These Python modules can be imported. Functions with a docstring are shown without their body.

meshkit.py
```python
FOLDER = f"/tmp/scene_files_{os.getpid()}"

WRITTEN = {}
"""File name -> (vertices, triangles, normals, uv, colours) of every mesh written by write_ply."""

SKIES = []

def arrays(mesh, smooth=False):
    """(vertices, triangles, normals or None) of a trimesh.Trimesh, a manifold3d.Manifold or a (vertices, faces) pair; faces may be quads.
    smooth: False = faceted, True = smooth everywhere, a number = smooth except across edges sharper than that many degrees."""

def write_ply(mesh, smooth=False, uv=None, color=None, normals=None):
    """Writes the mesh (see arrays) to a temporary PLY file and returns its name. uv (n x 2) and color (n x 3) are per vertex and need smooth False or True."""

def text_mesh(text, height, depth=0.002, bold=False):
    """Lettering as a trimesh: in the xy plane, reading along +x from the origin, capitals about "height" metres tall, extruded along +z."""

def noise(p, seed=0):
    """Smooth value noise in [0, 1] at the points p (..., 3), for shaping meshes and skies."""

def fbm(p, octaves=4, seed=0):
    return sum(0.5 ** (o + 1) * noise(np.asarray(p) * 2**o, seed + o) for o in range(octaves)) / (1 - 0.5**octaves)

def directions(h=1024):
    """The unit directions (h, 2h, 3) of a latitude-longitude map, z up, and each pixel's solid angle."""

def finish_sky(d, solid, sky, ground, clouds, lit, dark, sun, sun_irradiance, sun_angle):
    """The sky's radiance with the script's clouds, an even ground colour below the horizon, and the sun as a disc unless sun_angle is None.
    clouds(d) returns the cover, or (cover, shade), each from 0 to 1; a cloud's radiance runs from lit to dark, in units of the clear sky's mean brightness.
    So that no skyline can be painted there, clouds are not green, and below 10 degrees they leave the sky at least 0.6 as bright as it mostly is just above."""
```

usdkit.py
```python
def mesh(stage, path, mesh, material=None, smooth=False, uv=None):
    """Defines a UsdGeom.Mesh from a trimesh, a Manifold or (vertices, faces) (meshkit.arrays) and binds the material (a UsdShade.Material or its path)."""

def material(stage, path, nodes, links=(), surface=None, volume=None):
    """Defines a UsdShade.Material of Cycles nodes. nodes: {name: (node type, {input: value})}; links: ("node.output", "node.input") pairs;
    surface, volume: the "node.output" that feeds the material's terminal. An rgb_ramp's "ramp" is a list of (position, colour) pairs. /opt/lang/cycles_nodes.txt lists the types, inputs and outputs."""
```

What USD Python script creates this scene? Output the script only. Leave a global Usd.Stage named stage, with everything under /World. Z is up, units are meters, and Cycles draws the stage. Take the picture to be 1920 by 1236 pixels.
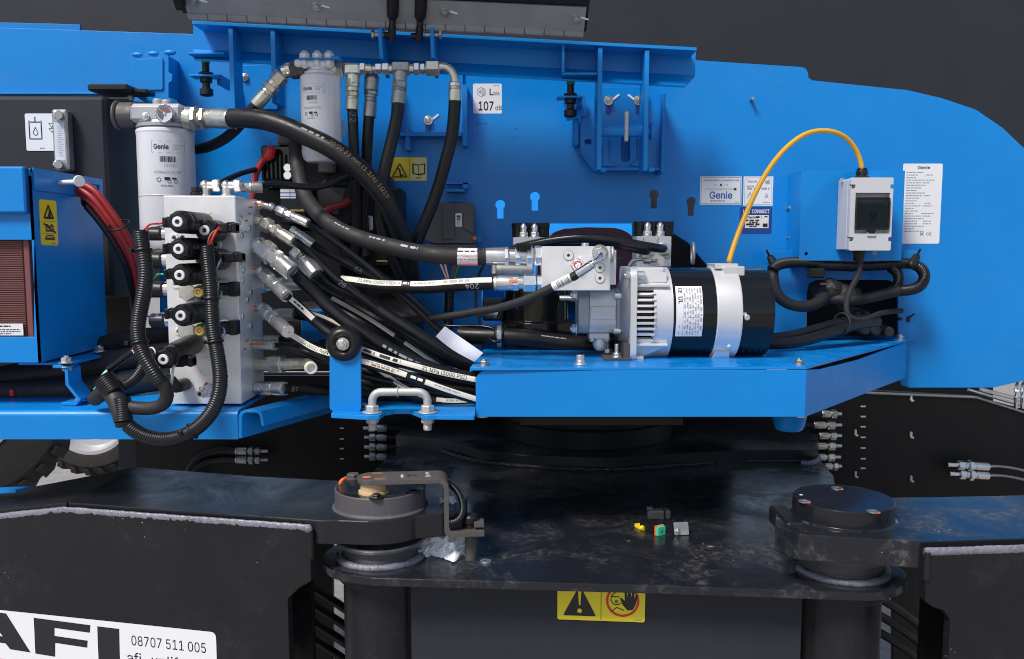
import math, random
import numpy as np, trimesh, usdkit, meshkit
import shapely, shapely.geometry as sg
from shapely import affinity
from scipy.interpolate import CubicSpline
from pxr import Usd, UsdGeom, UsdLux, UsdShade, Gf, Sdf, Vt

random.seed(7); rng = np.random.default_rng(7)
stage = Usd.Stage.CreateInMemory()
UsdGeom.SetStageUpAxis(stage, UsdGeom.Tokens.z); UsdGeom.SetStageMetersPerUnit(stage, 1.0)
UsdGeom.Xform.Define(stage, '/World'); UsdGeom.Scope.Define(stage, '/World/Looks')
# ------------------------------------------------------------------ camera, sky, sun, exposure
F, CX, CY, CZ = 1600.0, 960.0, 618.0, 1.55
PITCH = math.radians(5.5)
cam = UsdGeom.Camera.Define(stage, '/World/camera')
cam.AddTranslateOp().Set(Gf.Vec3d(0, 0, CZ)); cam.AddRotateXOp().Set(90 - math.degrees(PITCH))
cam.CreateHorizontalApertureAttr(36.0); cam.CreateVerticalApertureAttr(36.0 * 659 / 1024)
cam.CreateFocalLengthAttr(36.0 * F / 1920); cam.CreateClippingRangeAttr(Gf.Vec2f(0.05, 500))
cam.CreateExposureAttr(1.46)
SUN_EL, SUN_AZ = math.radians(52), math.radians(-141)     # azimuth = atan2(x, y) of the direction to the sun
sd = np.array([math.sin(SUN_AZ) * math.cos(SUN_EL), math.cos(SUN_AZ) * math.cos(SUN_EL), math.sin(SUN_EL)])
sun = UsdLux.DistantLight.Define(stage, '/World/sun')
sun.CreateIntensityAttr(0.40); sun.CreateAngleAttr(16.0); sun.CreateColorAttr(Gf.Vec3f(1.0, 0.95, 0.88))
sun.CreateNormalizeAttr(True)
_q = Gf.Rotation(Gf.Vec3d(0, 0, 1), Gf.Vec3d(*sd.tolist()))
sun.AddTransformOp().Set(Gf.Matrix4d().SetRotate(_q))
dome = UsdLux.DomeLight.Define(stage, '/World/sky')
skym = usdkit.material(stage, '/World/Looks/sky_look', {
    'sky': ('sky_texture', {'sky_type': 'single_scattering', 'sun_disc': False, 'sun_elevation': SUN_EL, 'sun_rotation': SUN_AZ, 'aerosol_density': 1.6, 'air_density': 1.0}),
    'tc': ('texture_coordinate', {}),
    'mp': ('mapping', {'mapping_type': 'point', 'scale': (1.0, 1.0, 2.4)}),
    'n': ('noise_texture', {'scale': 2.6, 'detail': 7.0, 'roughness': 0.58}),
    'r': ('rgb_ramp', {'ramp': [(0.0, (0, 0, 0)), (0.46, (0, 0, 0)), (0.66, (0.9, 0.9, 0.9)), (1.0, (1, 1, 1))]}),
    'mx': ('mix_color', {'blend_type': 'mix', 'use_clamp': False, 'b': (3.2, 3.3, 3.5)}),
    'bg': ('background_shader', {'strength': 0.05})},
    [('tc.generated', 'mp.vector'), ('mp.vector', 'n.vector'), ('n.fac', 'r.fac'), ('r.color', 'mx.fac'), ('sky.color', 'mx.a'), ('mx.result', 'bg.color')], surface='bg.background')
UsdShade.MaterialBindingAPI.Apply(dome.GetPrim()).Bind(skym)
dome.GetPrim().SetCustomDataByKey('kind', 'structure')

# ------------------------------------------------------------------ photograph pixel -> point in the place
_cp, _sp = math.cos(PITCH), math.sin(PITCH)
def ray(px, py):
    x, u = (px - CX) / F, (CY - py) / F
    return np.array([x, _cp + u * _sp, u * _cp - _sp])
ROW = [450.0]                  # picture row used where a call needs only the sideways place
def P(px, py, Y):
    d = ray(px, py if py != 0 else ROW[0]); return np.array([0, 0, CZ]) + d * (Y / d[1])
def PZ(px, py, z):
    d = ray(px, py); return np.array([0, 0, CZ]) + d * ((z - CZ) / d[2])
def PX(px, py, X):
    d = ray(px, py); return np.array([0, 0, CZ]) + d * (X / d[0])
def K(Y): return Y / F
V = lambda *a: np.array(a, float)
def unit(v): v = np.asarray(v, float); return v / max(np.linalg.norm(v), 1e-12)

# ------------------------------------------------------------------ materials
LK = {}
def mat(name, base, rough=0.5, metal=0.0, bump=None, var=None, dust=None, bevel=0.0, coat=0.0, spec=0.5, rvar=0.0, specks=0.0):
    nodes = {'p': ('principled_bsdf', {'base_color': base, 'roughness': rough, 'metallic': metal, 'coat_weight': coat, 'coat_roughness': 0.08, 'specular_ior_level': spec})}
    links = []
    need = bump or var or dust or rvar or specks
    if need: nodes['g'] = ('texture_coordinate', {})
    G = 'g.object'
    col = None
    if var:
        nodes['vn'] = ('noise_texture', {'scale': var[0], 'detail': 4.0, 'roughness': 0.6})
        b = np.array(base)
        nodes['vr'] = ('rgb_ramp', {'ramp': [(0.25, tuple(b * (1 - var[1]))), (0.75, tuple(np.minimum(b * (1 + var[1]), 1)))]})
        links += [(G, 'vn.vector'), ('vn.fac', 'vr.fac')]; col = 'vr.color'
    if dust:   # (scale, colour, from, to, amount)
        nodes['dn'] = ('noise_texture', {'scale': dust[0], 'detail': 8.0, 'roughness': 0.68, 'distortion': 0.6})
        nodes['dr'] = ('rgb_ramp', {'ramp': [(0.0, (0, 0, 0)), (dust[2], (0, 0, 0)), (dust[3], (dust[4],) * 3), (1.0, (dust[4],) * 3)]})
        nodes['dm'] = ('mix_color', {'blend_type': 'mix', 'a': base, 'b': dust[1]})
        nodes['fn'] = ('noise_texture', {'scale': dust[0] * 10, 'detail': 9.0, 'roughness': 0.72, 'distortion': 0.8})
        nodes['fr'] = ('rgb_ramp', {'ramp': [(0.0, (0, 0, 0)), (0.48, (0.05,) * 3), (0.58, (0.7,) * 3), (0.70, (1, 1, 1))]})
        nodes['fm'] = ('mix_color', {'blend_type': 'multiply', 'fac': 1.0})
        links += [(G, 'dn.vector'), ('dn.fac', 'dr.fac'), (G, 'fn.vector'), ('fn.fac', 'fr.fac'), ('dr.color', 'fm.a'), ('fr.color', 'fm.b'), ('fm.result', 'dm.fac')]
        if col: links.append((col, 'dm.a'))
        col = 'dm.result'
    if specks:   # grit: sparse pale dots of uneven size
        nodes['sv'] = ('voronoi_texture', {'scale': specks, 'feature': 'f1'})
        nodes['sn'] = ('noise_texture', {'scale': specks * 0.09, 'detail': 3.0})
        nodes['sm'] = ('map_range', {'from_min': 0.56, 'from_max': 0.80, 'to_min': 0.0, 'to_max': 0.15, 'clamp': True})
        nodes['sl'] = ('math', {'math_type': 'less_than'})
        nodes['sc'] = ('mix_color', {'blend_type': 'mix', 'a': base, 'b': (0.42, 0.41, 0.40)})
        links += [(G, 'sv.vector'), (G, 'sn.vector'), ('sn.fac', 'sm.value'), ('sv.distance', 'sl.value1'), ('sm.result', 'sl.value2'), ('sl.value', 'sc.fac')]
        if col: links.append((col, 'sc.a'))
        col = 'sc.result'
    if col: links.append((col, 'p.base_color'))
    if rvar or dust:
        nodes['rn'] = ('noise_texture', {'scale': (dust[0] if dust else 14.0), 'detail': 6.0, 'roughness': 0.65, 'distortion': 0.6 if dust else 0.0})
        rv = rvar or 0.25
        nodes['rr'] = ('map_range', {'from_min': 0.3, 'from_max': 0.72, 'to_min': max(rough - rv * 0.5, 0.04), 'to_max': min(rough + rv, 1.0), 'clamp': True})
        links += [(G, 'rn.vector'), ('rn.fac', 'rr.value'), ('rr.result', 'p.roughness')]
    nrm = None
    if bevel:
        nodes['bv'] = ('bevel', {'radius': bevel, 'samples': 4}); nrm = 'bv.bevel'
    if bump:
        nodes['bn'] = ('noise_texture', {'scale': bump[0], 'detail': 3.0, 'roughness': 0.55})
        nodes['bp'] = ('bump', {'strength': bump[1], 'distance': bump[2] if len(bump) > 2 else 0.001})
        links += [(G, 'bn.vector'), ('bn.fac', 'bp.height')]
        if nrm: links.append((nrm, 'bp.normal'))
        nrm = 'bp.normal'
    if nrm: links.append((nrm, 'p.normal'))
    LK[name] = usdkit.material(stage, '/World/Looks/' + name, nodes, links, surface='p.BSDF')
BLUE = (0.003, 0.205, 0.60)
mat('blue_paint', BLUE, 0.34, bump=(420, 0.10, 0.0006), var=(3.0, 0.06), bevel=0.0016, spec=0.35, rvar=0.10)
mat('blue_panel_paint', BLUE, 0.30, bump=(300, 0.16, 0.0008), var=(2.5, 0.07), bevel=0.0016, spec=0.4, rvar=0.08, dust=(7, (0.10, 0.20, 0.38), 0.50, 0.80, 0.35))
mat('tray_paint', BLUE, 0.22, bump=(350, 0.06, 0.0005), var=(4.0, 0.06), bevel=0.0016, spec=0.5, dust=(16, (0.10, 0.17, 0.30), 0.58, 0.85, 0.3))
mat('dark_grey_paint', (0.021, 0.023, 0.031), 0.55, spec=0.3, bump=(260, 0.14, 0.0008), var=(5, 0.12), bevel=0.0015)
mat('chassis_paint', (0.010, 0.011, 0.014), 0.22, spec=0.5, bump=(240, 0.12, 0.0008), bevel=0.003, dust=(5.5, (0.10, 0.10, 0.105), 0.52, 0.86, 0.40))
mat('plate_paint', (0.011, 0.012, 0.016), 0.19, specks=60, bump=(200, 0.10, 0.0008), bevel=0.003, dust=(8.0, (0.20, 0.195, 0.19), 0.47, 0.72, 0.75))
mat('axle_paint', (0.009, 0.0095, 0.012), 0.36, specks=70, spec=0.35, bump=(300, 0.16, 0.0008), bevel=0.003, dust=(7.0, (0.10, 0.10, 0.105), 0.54, 0.9, 0.35))
mat('pin_paint', (0.075, 0.071, 0.080), 0.46, bump=(220, 0.1, 0.0008), bevel=0.002, dust=(12, (0.16, 0.155, 0.16), 0.45, 0.8, 0.5))
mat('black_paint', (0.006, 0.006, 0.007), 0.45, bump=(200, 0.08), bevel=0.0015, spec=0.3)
mat('gloss_black', (0.004, 0.004, 0.005), 0.12, bump=(160, 0.03), bevel=0.0015, rvar=0.05)
mat('black_plastic', (0.007, 0.007, 0.0085), 0.40, spec=0.4, bump=(500, 0.08), bevel=0.0008)
mat('rubber', (0.007, 0.007, 0.0085), 0.38, spec=0.4, bump=(700, 0.10), rvar=0.15, dust=(22, (0.03, 0.03, 0.032), 0.5, 0.85, 0.5))
mat('gloss_rubber', (0.006, 0.006, 0.007), 0.24, bump=(700, 0.06), rvar=0.12)
mat('wrapped_rubber', (0.013, 0.013, 0.0155), 0.62, bump=(900, 0.2), dust=(24, (0.035, 0.035, 0.037), 0.5, 0.85, 0.5))
mat('conduit_plastic', (0.008, 0.0085, 0.011), 0.33, rvar=0.1)
mat('tyre_rubber', (0.022, 0.021, 0.021), 0.75, bump=(120, 0.3, 0.002), dust=(10, (0.14, 0.125, 0.11), 0.45, 0.8, 0.6))
mat('zinc', (0.76, 0.75, 0.73), 0.24, metal=0.9, rvar=0.14, var=(40, 0.12), bevel=0.0008)
mat('zinc_warm', (0.70, 0.66, 0.55), 0.27, metal=0.9, rvar=0.16, var=(40, 0.18), bevel=0.0008)
mat('zinc_dull', (0.40, 0.40, 0.39), 0.42, metal=1.0, rvar=0.15, var=(40, 0.2), bevel=0.0008)
mat('chrome', (0.80, 0.80, 0.80), 0.10, metal=1.0, bevel=0.0006)
mat('aluminium', (0.76, 0.76, 0.78), 0.36, metal=0.45, bump=(160, 0.10), var=(22, 0.09), bevel=0.0009, rvar=0.06)
mat('cast_aluminium', (0.66, 0.65, 0.66), 0.44, metal=0.4, bump=(380, 0.22, 0.0008), var=(14, 0.08), bevel=0.0016)
mat('cast_grey', (0.40, 0.40, 0.42), 0.5, metal=0.5, bump=(300, 0.25, 0.001), var=(14, 0.12), bevel=0.0015)
mat('galvanised', (0.50, 0.50, 0.50), 0.52, metal=0.55, bump=(260, 0.16, 0.0008), var=(24, 0.12), bevel=0.0008)
mat('hinge_steel', (0.26, 0.26, 0.27), 0.55, metal=0.45, bump=(240, 0.12), var=(18, 0.12), bevel=0.0006)
mat('brass', (0.62, 0.44, 0.15), 0.28, metal=1.0, bevel=0.0006)
mat('filter_white', (0.62, 0.62, 0.66), 0.30, bump=(90, 0.03), bevel=0.001)
mat('box_grey', (0.52, 0.53, 0.56), 0.45, bump=(600, 0.08), bevel=0.0012)
mat('white_print', (0.70, 0.71, 0.74), 0.35)
mat('hose_stripe', (0.70, 0.67, 0.60), 0.5, dust=(40, (0.38, 0.33, 0.25), 0.45, 0.8, 0.6))
mat('paper', (0.72, 0.72, 0.80), 0.7, bump=(30, 0.3, 0.004))
mat('black_print', (0.012, 0.012, 0.016), 0.45)
mat('grey_print', (0.30, 0.30, 0.33), 0.5)
mat('navy_print', (0.012, 0.014, 0.045), 0.4)
mat('blue_print', (0.02, 0.10, 0.36), 0.4)
mat('deep_blue', (0.006, 0.045, 0.22), 0.4)
mat('red_print', (0.62, 0.03, 0.03), 0.45)
mat('orange_mark', (0.80, 0.16, 0.03), 0.6)
mat('orange_faded', (0.26, 0.12, 0.06), 0.6)
mat('yellow_label', (0.86, 0.64, 0.02), 0.35)
mat('bright_yellow_label', (0.78, 0.66, 0.02), 0.35)
mat('pale_yellow', (0.80, 0.70, 0.30), 0.4)
mat('yellow_cable', (0.72, 0.38, 0.02), 0.38)
mat('red_cable', (0.30, 0.020, 0.024), 0.42, rvar=0.1)
mat('bright_red', (0.60, 0.015, 0.015), 0.4)
mat('burgundy', (0.17, 0.055, 0.058), 0.5, bump=(200, 0.1), bevel=0.001)
mat('green_plastic', (0.01, 0.30, 0.05), 0.4)
mat('teal_plastic', (0.05, 0.55, 0.33), 0.4)
mat('white_wire', (0.65, 0.63, 0.58), 0.45)
mat('blue_wire', (0.12, 0.15, 0.42), 0.45)
mat('module_grey', (0.070, 0.070, 0.073), 0.55, bump=(500, 0.15), bevel=0.001)
mat('tan_plastic', (0.50, 0.36, 0.20), 0.45)
mat('weld_bead', (0.19, 0.19, 0.235), 0.26, bump=(150, 0.5, 0.003), dust=(14, (0.03, 0.03, 0.035), 0.40, 0.6, 0.9))
mat('cap_paint', (0.010, 0.0105, 0.014), 0.16, bump=(200, 0.06, 0.0006), bevel=0.002, rvar=0.08)
mat('rusty_steel', (0.075, 0.068, 0.066), 0.5, bump=(260, 0.2), bevel=0.0015, dust=(30, (0.16, 0.13, 0.11), 0.5, 0.8, 0.5))
mat('wheel_silver', (0.62, 0.62, 0.66), 0.4, metal=0.3)
mat('concrete', (0.25, 0.235, 0.23), 0.9, bump=(60, 0.6, 0.004), var=(20, 0.25))
def mixmat(name, tint, gloss, fac, rough=0.06):
    LK[name] = usdkit.material(stage, '/World/Looks/' + name, {'t': ('transparent_bsdf', {'color': tint}), 'g': ('principled_bsdf', {'base_color': gloss, 'roughness': rough}), 'm': ('mix_closure', {'fac': fac})},
        [('t.BSDF', 'm.closure1'), ('g.BSDF', 'm.closure2')], surface='m.closure')
mixmat('smoked_window', (0.42, 0.47, 0.49), (0.02, 0.03, 0.035), 0.16)
mixmat('clear_plastic', (0.95, 0.95, 0.97), (0.92, 0.93, 0.97), 0.84, 0.10)
mixmat('gauge_glass', (0.97, 0.97, 0.98), (0.5, 0.5, 0.5), 0.06, 0.05)

# ------------------------------------------------------------------ mesh primitives (vertices split at hard edges, so smooth=True shades them well)
def TM(v, f): return trimesh.Trimesh(np.asarray(v, float), np.asarray(f, int), process=False)
def cat(*ms):
    out = []
    for m in ms:
        out += [x for x in m if x is not None] if isinstance(m, (list, tuple)) else ([m] if m is not None else [])
    return trimesh.util.concatenate(out)
def split(m, ang=None):
    if ang: return trimesh.graph.smooth_shade(m, angle=math.radians(ang), facet_minarea=None)
    return TM(m.vertices[m.faces].reshape(-1, 3), np.arange(len(m.faces) * 3).reshape(-1, 3))
def quad(a, b, c, d): return TM([a, b, c, d], [[0, 1, 2], [0, 2, 3]])
def hull(pts): return split(trimesh.Trimesh(np.asarray(pts)).convex_hull)
def box(x0, x1, y0, y1, z0, z1, b=0.0):
    if b <= 0:
        return split(trimesh.creation.box(bounds=[[min(x0, x1), min(y0, y1), min(z0, z1)], [max(x0, x1), max(y0, y1), max(z0, z1)]]))
    lo, hi = np.minimum([x0, y0, z0], [x1, y1, z1]), np.maximum([x0, y0, z0], [x1, y1, z1])
    b = min(b, 0.45 * (hi - lo).min()); pts = []
    for s in np.ndindex(2, 2, 2):
        c = np.where(np.array(s) == 1, hi, lo); d = np.where(np.array(s) == 1, -b, b)
        for k in range(3):
            q = c + d; q[k] = c[k]; pts.append(q)
    return hull(pts)
def frame_of(d, ref=None):
    d = unit(d); r = V(0, 0, 1) if ref is None else np.asarray(ref, float)
    if abs(d @ unit(r)) > 0.97: r = V(1, 0, 0) if abs(d[0]) < 0.9 else V(0, 1, 0)
    a = unit(np.cross(r, d)); return a, np.cross(d, a), d
def lathe(p0, d, prof, n=24, sharp=32, ref=None, a0=0.0):
    """prof: (t along d, radius) pairs."""
    a, b, d = frame_of(d, ref); p0 = np.asarray(p0, float)
    th = np.linspace(0, 2 * math.pi, n + 1) + a0; ring = np.cos(th)[:, None] * a + np.sin(th)[:, None] * b
    prof = [np.array(q, float) for q in prof]; v, f = [], []; prev = None
    for i in range(len(prof) - 1):
        s = prof[i + 1] - prof[i]
        if np.linalg.norm(s) < 1e-9: continue
        ok = prev is not None and math.degrees(math.acos(np.clip(unit(prev) @ unit(s), -1, 1))) < sharp
        if not ok: v.append(p0 + d * prof[i][0] + ring * prof[i][1]); 
        k0 = sum(len(x) for x in v[:-1]); v.append(p0 + d * prof[i + 1][0] + ring * prof[i + 1][1]); k1 = k0 + n + 1
        j = np.arange(n)
        f += np.stack([k0 + j, k0 + j + 1, k1 + j + 1], 1).tolist() + np.stack([k0 + j, k1 + j + 1, k1 + j], 1).tolist()
        prev = s
    return TM(np.vstack(v), f)
def rod(p0, p1, r, n=20, b=0.0, r1=None):
    p0, p1 = np.asarray(p0, float), np.asarray(p1, float); L = np.linalg.norm(p1 - p0); r1 = r if r1 is None else r1
    b = min(b, 0.4 * L, 0.6 * min(r, r1))
    prof = [(0, 0), (0, r - b), (b, r), (L - b, r1), (L, r1 - b), (L, 0)] if b > 0 else [(0, 0), (0, r), (L, r1), (L, 0)]
    return lathe(p0, p1 - p0, prof, n)
def hexa(p0, p1, r, a0=0.3, ch=0.12):
    p0, p1 = np.asarray(p0, float), np.asarray(p1, float); L = np.linalg.norm(p1 - p0); c = min(ch * r, 0.3 * L)
    return split(lathe(p0, p1 - p0, [(0, 0), (0, r - c), (c, r), (L - c, r), (L, r - c), (L, 0)], 6, a0=a0))
def ball(c, r, sub=2):
    m = trimesh.creation.icosphere(sub, r); m.apply_translation(c); return m
def torus(c, d, R, r, n=32, k=10):
    return lathe(np.asarray(c, float), d, [(r * math.sin(t), R + r * math.cos(t)) for t in np.linspace(0, 2 * math.pi, k + 1)], n)
class Fr:
    """a flat place: origin, right, up; its normal is right x up."""
    def __init__(s, o, u=(1, 0, 0), v=(0, 0, 1)):
        s.o, s.u = np.asarray(o, float), unit(u); v = np.asarray(v, float); s.v = unit(v - s.u * (v @ s.u)); s.n = np.cross(s.u, s.v)
    def at(s, x, y, h=0.0): return s.o + s.u * x + s.v * y + s.n * h
    def map(s, m, h=0.0):
        w = np.asarray(m.vertices); return TM(s.o + w[:, :1] * s.u + w[:, 1:2] * s.v + (w[:, 2:3] + h) * s.n, m.faces)
    def poly(s, g, t=0.0, h=0.0, ang=30):
        if t <= 0: t = 0.0002
        gs = [x for x in getattr(g, 'geoms', [g]) if x.area > 1e-10]
        return cat([split(s.map(trimesh.creation.extrude_polygon(x, t, engine='earcut'), h), ang) for x in gs])
    def rect(s, x0, y0, x1, y1, h=0.0004): return quad(s.at(x0, y0, h), s.at(x1, y0, h), s.at(x1, y1, h), s.at(x0, y1, h))
    def text(s, t, x, y, hh, h=0.0004, bold=False, w=None, right=False):
        m = meshkit.text_mesh(t, hh, 0.0001, bold); vv = np.array(m.vertices)
        if w: vv[:, 0] *= w / vv[:, 0].max()
        if right: vv[:, 0] -= vv[:, 0].max()
        return s.map(TM(vv + [x, y, 0], m.faces), h)
def rrect(x0, y0, x1, y1, r, n=5):
    x0, x1, y0, y1 = min(x0, x1), max(x0, x1), min(y0, y1), max(y0, y1); r = min(r, 0.49 * min(x1 - x0, y1 - y0))
    return sg.box(x0 + r, y0 + r, x1 - r, y1 - r).buffer(r, quad_segs=n)
def Py(pts, holes=()): return sg.Polygon(pts, holes)
def rounded(g, r, n=4): return g.buffer(-r, quad_segs=n).buffer(2 * r, quad_segs=n).buffer(-r, quad_segs=n)
def plate_y(px, Y, t, holes=(), r=0.0):
    """a sheet parallel to the picture: its outline in photograph pixels, its front face at depth Y, thickness t away from the viewer."""
    w = lambda q: [(P(a, b, Y)[0], P(a, b, Y)[2]) for a, b in q]
    g = Py(w(px))
    if r: g = rounded(g, r)
    for h in holes: g = g.difference(h if isinstance(h, sg.base.BaseGeometry) else Py(w(h)))
    return Fr((0, Y, 0)).poly(g, t, -t)
def plate_z(px, z, t, holes=(), r=0.0):
    """a level sheet: outline in photograph pixels, top face at height z."""
    g = Py([tuple(PZ(a, b, z)[:2]) for a, b in px])
    if r: g = rounded(g, r)
    for h in holes: g = g.difference(h)
    return Fr((0, 0, z), (1, 0, 0), (0, 1, 0)).poly(g, t, -t)
def prism(a, b, poly):
    """a profile of 3D points carried straight from offset a to offset b."""
    o = poly[0]; u = unit(poly[1] - poly[0]); n = unit(np.asarray(b) - np.asarray(a)); v = np.cross(n, u); L = np.linalg.norm(np.asarray(b) - np.asarray(a))
    fr = Fr(o + np.asarray(a), u, v); return fr.poly(Py([((q - o) @ u, (q - o) @ v) for q in poly]), L)
class Curve:
    def __init__(s, pts, step=0.008, ref=(0, -1, 0), straight=False):
        pts = np.asarray(pts, float); d = np.r_[0, np.cumsum(np.linalg.norm(np.diff(pts, axis=0), axis=1) ** (1.0 if straight else 0.6))]
        if len(pts) < 3 or straight:
            fn = lambda t: np.stack([np.interp(t, d, pts[:, k]) for k in range(3)], 1)
        else: fn = CubicSpline(d, pts)
        q = fn(np.linspace(0, d[-1], 60 * len(pts))); L = np.r_[0, np.cumsum(np.linalg.norm(np.diff(q, axis=0), axis=1))]
        n = max(int(L[-1] / step), 2); s.L = L[-1]; s.s = np.linspace(0, s.L, n + 1)
        s.p = np.stack([np.interp(s.s, L, q[:, k]) for k in range(3)], 1); s.t = np.gradient(s.p, axis=0); s.t /= np.linalg.norm(s.t, axis=1)[:, None]
        N = np.asarray(ref, float) - s.t * (s.t @ np.asarray(ref, float))[:, None]; ln = np.linalg.norm(N, axis=1)[:, None]
        s.N = N / np.maximum(ln, 1e-6); s.B = np.cross(s.t, s.N)
    def at(s, a):
        g = lambda A: np.stack([np.interp(a, s.s, A[:, k]) for k in range(3)], -1)
        return g(s.p), g(s.N), g(s.B)
    def tube(s, r, n=14, caps=True):
        r = np.broadcast_to(r, len(s.s)) if np.ndim(r) < 2 else r
        th = np.linspace(0, 2 * math.pi, n, endpoint=False); c, w = np.cos(th), np.sin(th); m = len(s.s)
        v = (s.p[:, None] + r[:, None, None] * (c[None, :, None] * s.N[:, None] + w[None, :, None] * s.B[:, None])).reshape(-1, 3)
        i, j = np.meshgrid(np.arange(m - 1), np.arange(n), indexing='ij'); a, b = i * n + j, i * n + (j + 1) % n
        f = np.concatenate([np.stack([a, b + n, b], -1).reshape(-1, 3), np.stack([a, a + n, b + n], -1).reshape(-1, 3)])[:, ::-1]
        out = [TM(v, f[:, ::-1])]
        if caps:
            for e, sg_ in ((0, -1), (m - 1, 1)):
                ring = v[e * n:(e + 1) * n]; out.append(TM(np.vstack([ring, s.p[e]]), [[j, (j + 1) % n, n][::-sg_] for j in range(n)]))
        m_ = cat(out); return m_
    def strip(s, r, s0, s1, a0, a1, k=4, lift=0.0004):
        a = np.arange(s0, s1 + 1e-9, min(0.008, (s1 - s0) / 3)); p, N, B = s.at(a); th = np.linspace(a0, a1, k)
        v = (p[:, None] + (r + lift) * (np.cos(th)[None, :, None] * N[:, None] + np.sin(th)[None, :, None] * B[:, None])).reshape(-1, 3); m = len(a)
        i, j = np.meshgrid(np.arange(m - 1), np.arange(k - 1), indexing='ij'); q = i * k + j
        return TM(v, np.concatenate([np.stack([q, q + k, q + k + 1], -1).reshape(-1, 3), np.stack([q, q + k + 1, q + 1], -1).reshape(-1, 3)])[:, ::-1])
    def text(s, r, t, s0, a0, hh, lift=0.0007, flip=False, bold=False):
        m = meshkit.text_mesh(t, hh, 0.0001, bold); v = np.array(m.vertices); w = v[:, 0].max()
        x = s0 + (w - v[:, 0] if flip else v[:, 0]); a = a0 + (v[:, 1] - hh / 2) / r * (1 if flip else -1)
        p, N, B = s.at(x); return TM(p + (r + lift) * (np.cos(a)[:, None] * N + np.sin(a)[:, None] * B), m.faces)
def corrugated(pts, r, pitch=0.0042, amp=0.10, n=14):
    c = Curve(pts, step=pitch / 4); k = np.arange(len(c.s)) % 4; return c, c.tube(r * (1 + np.array([amp, amp * 0.6, -amp, -amp * 0.2])[k] * 0.7), n)

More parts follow.
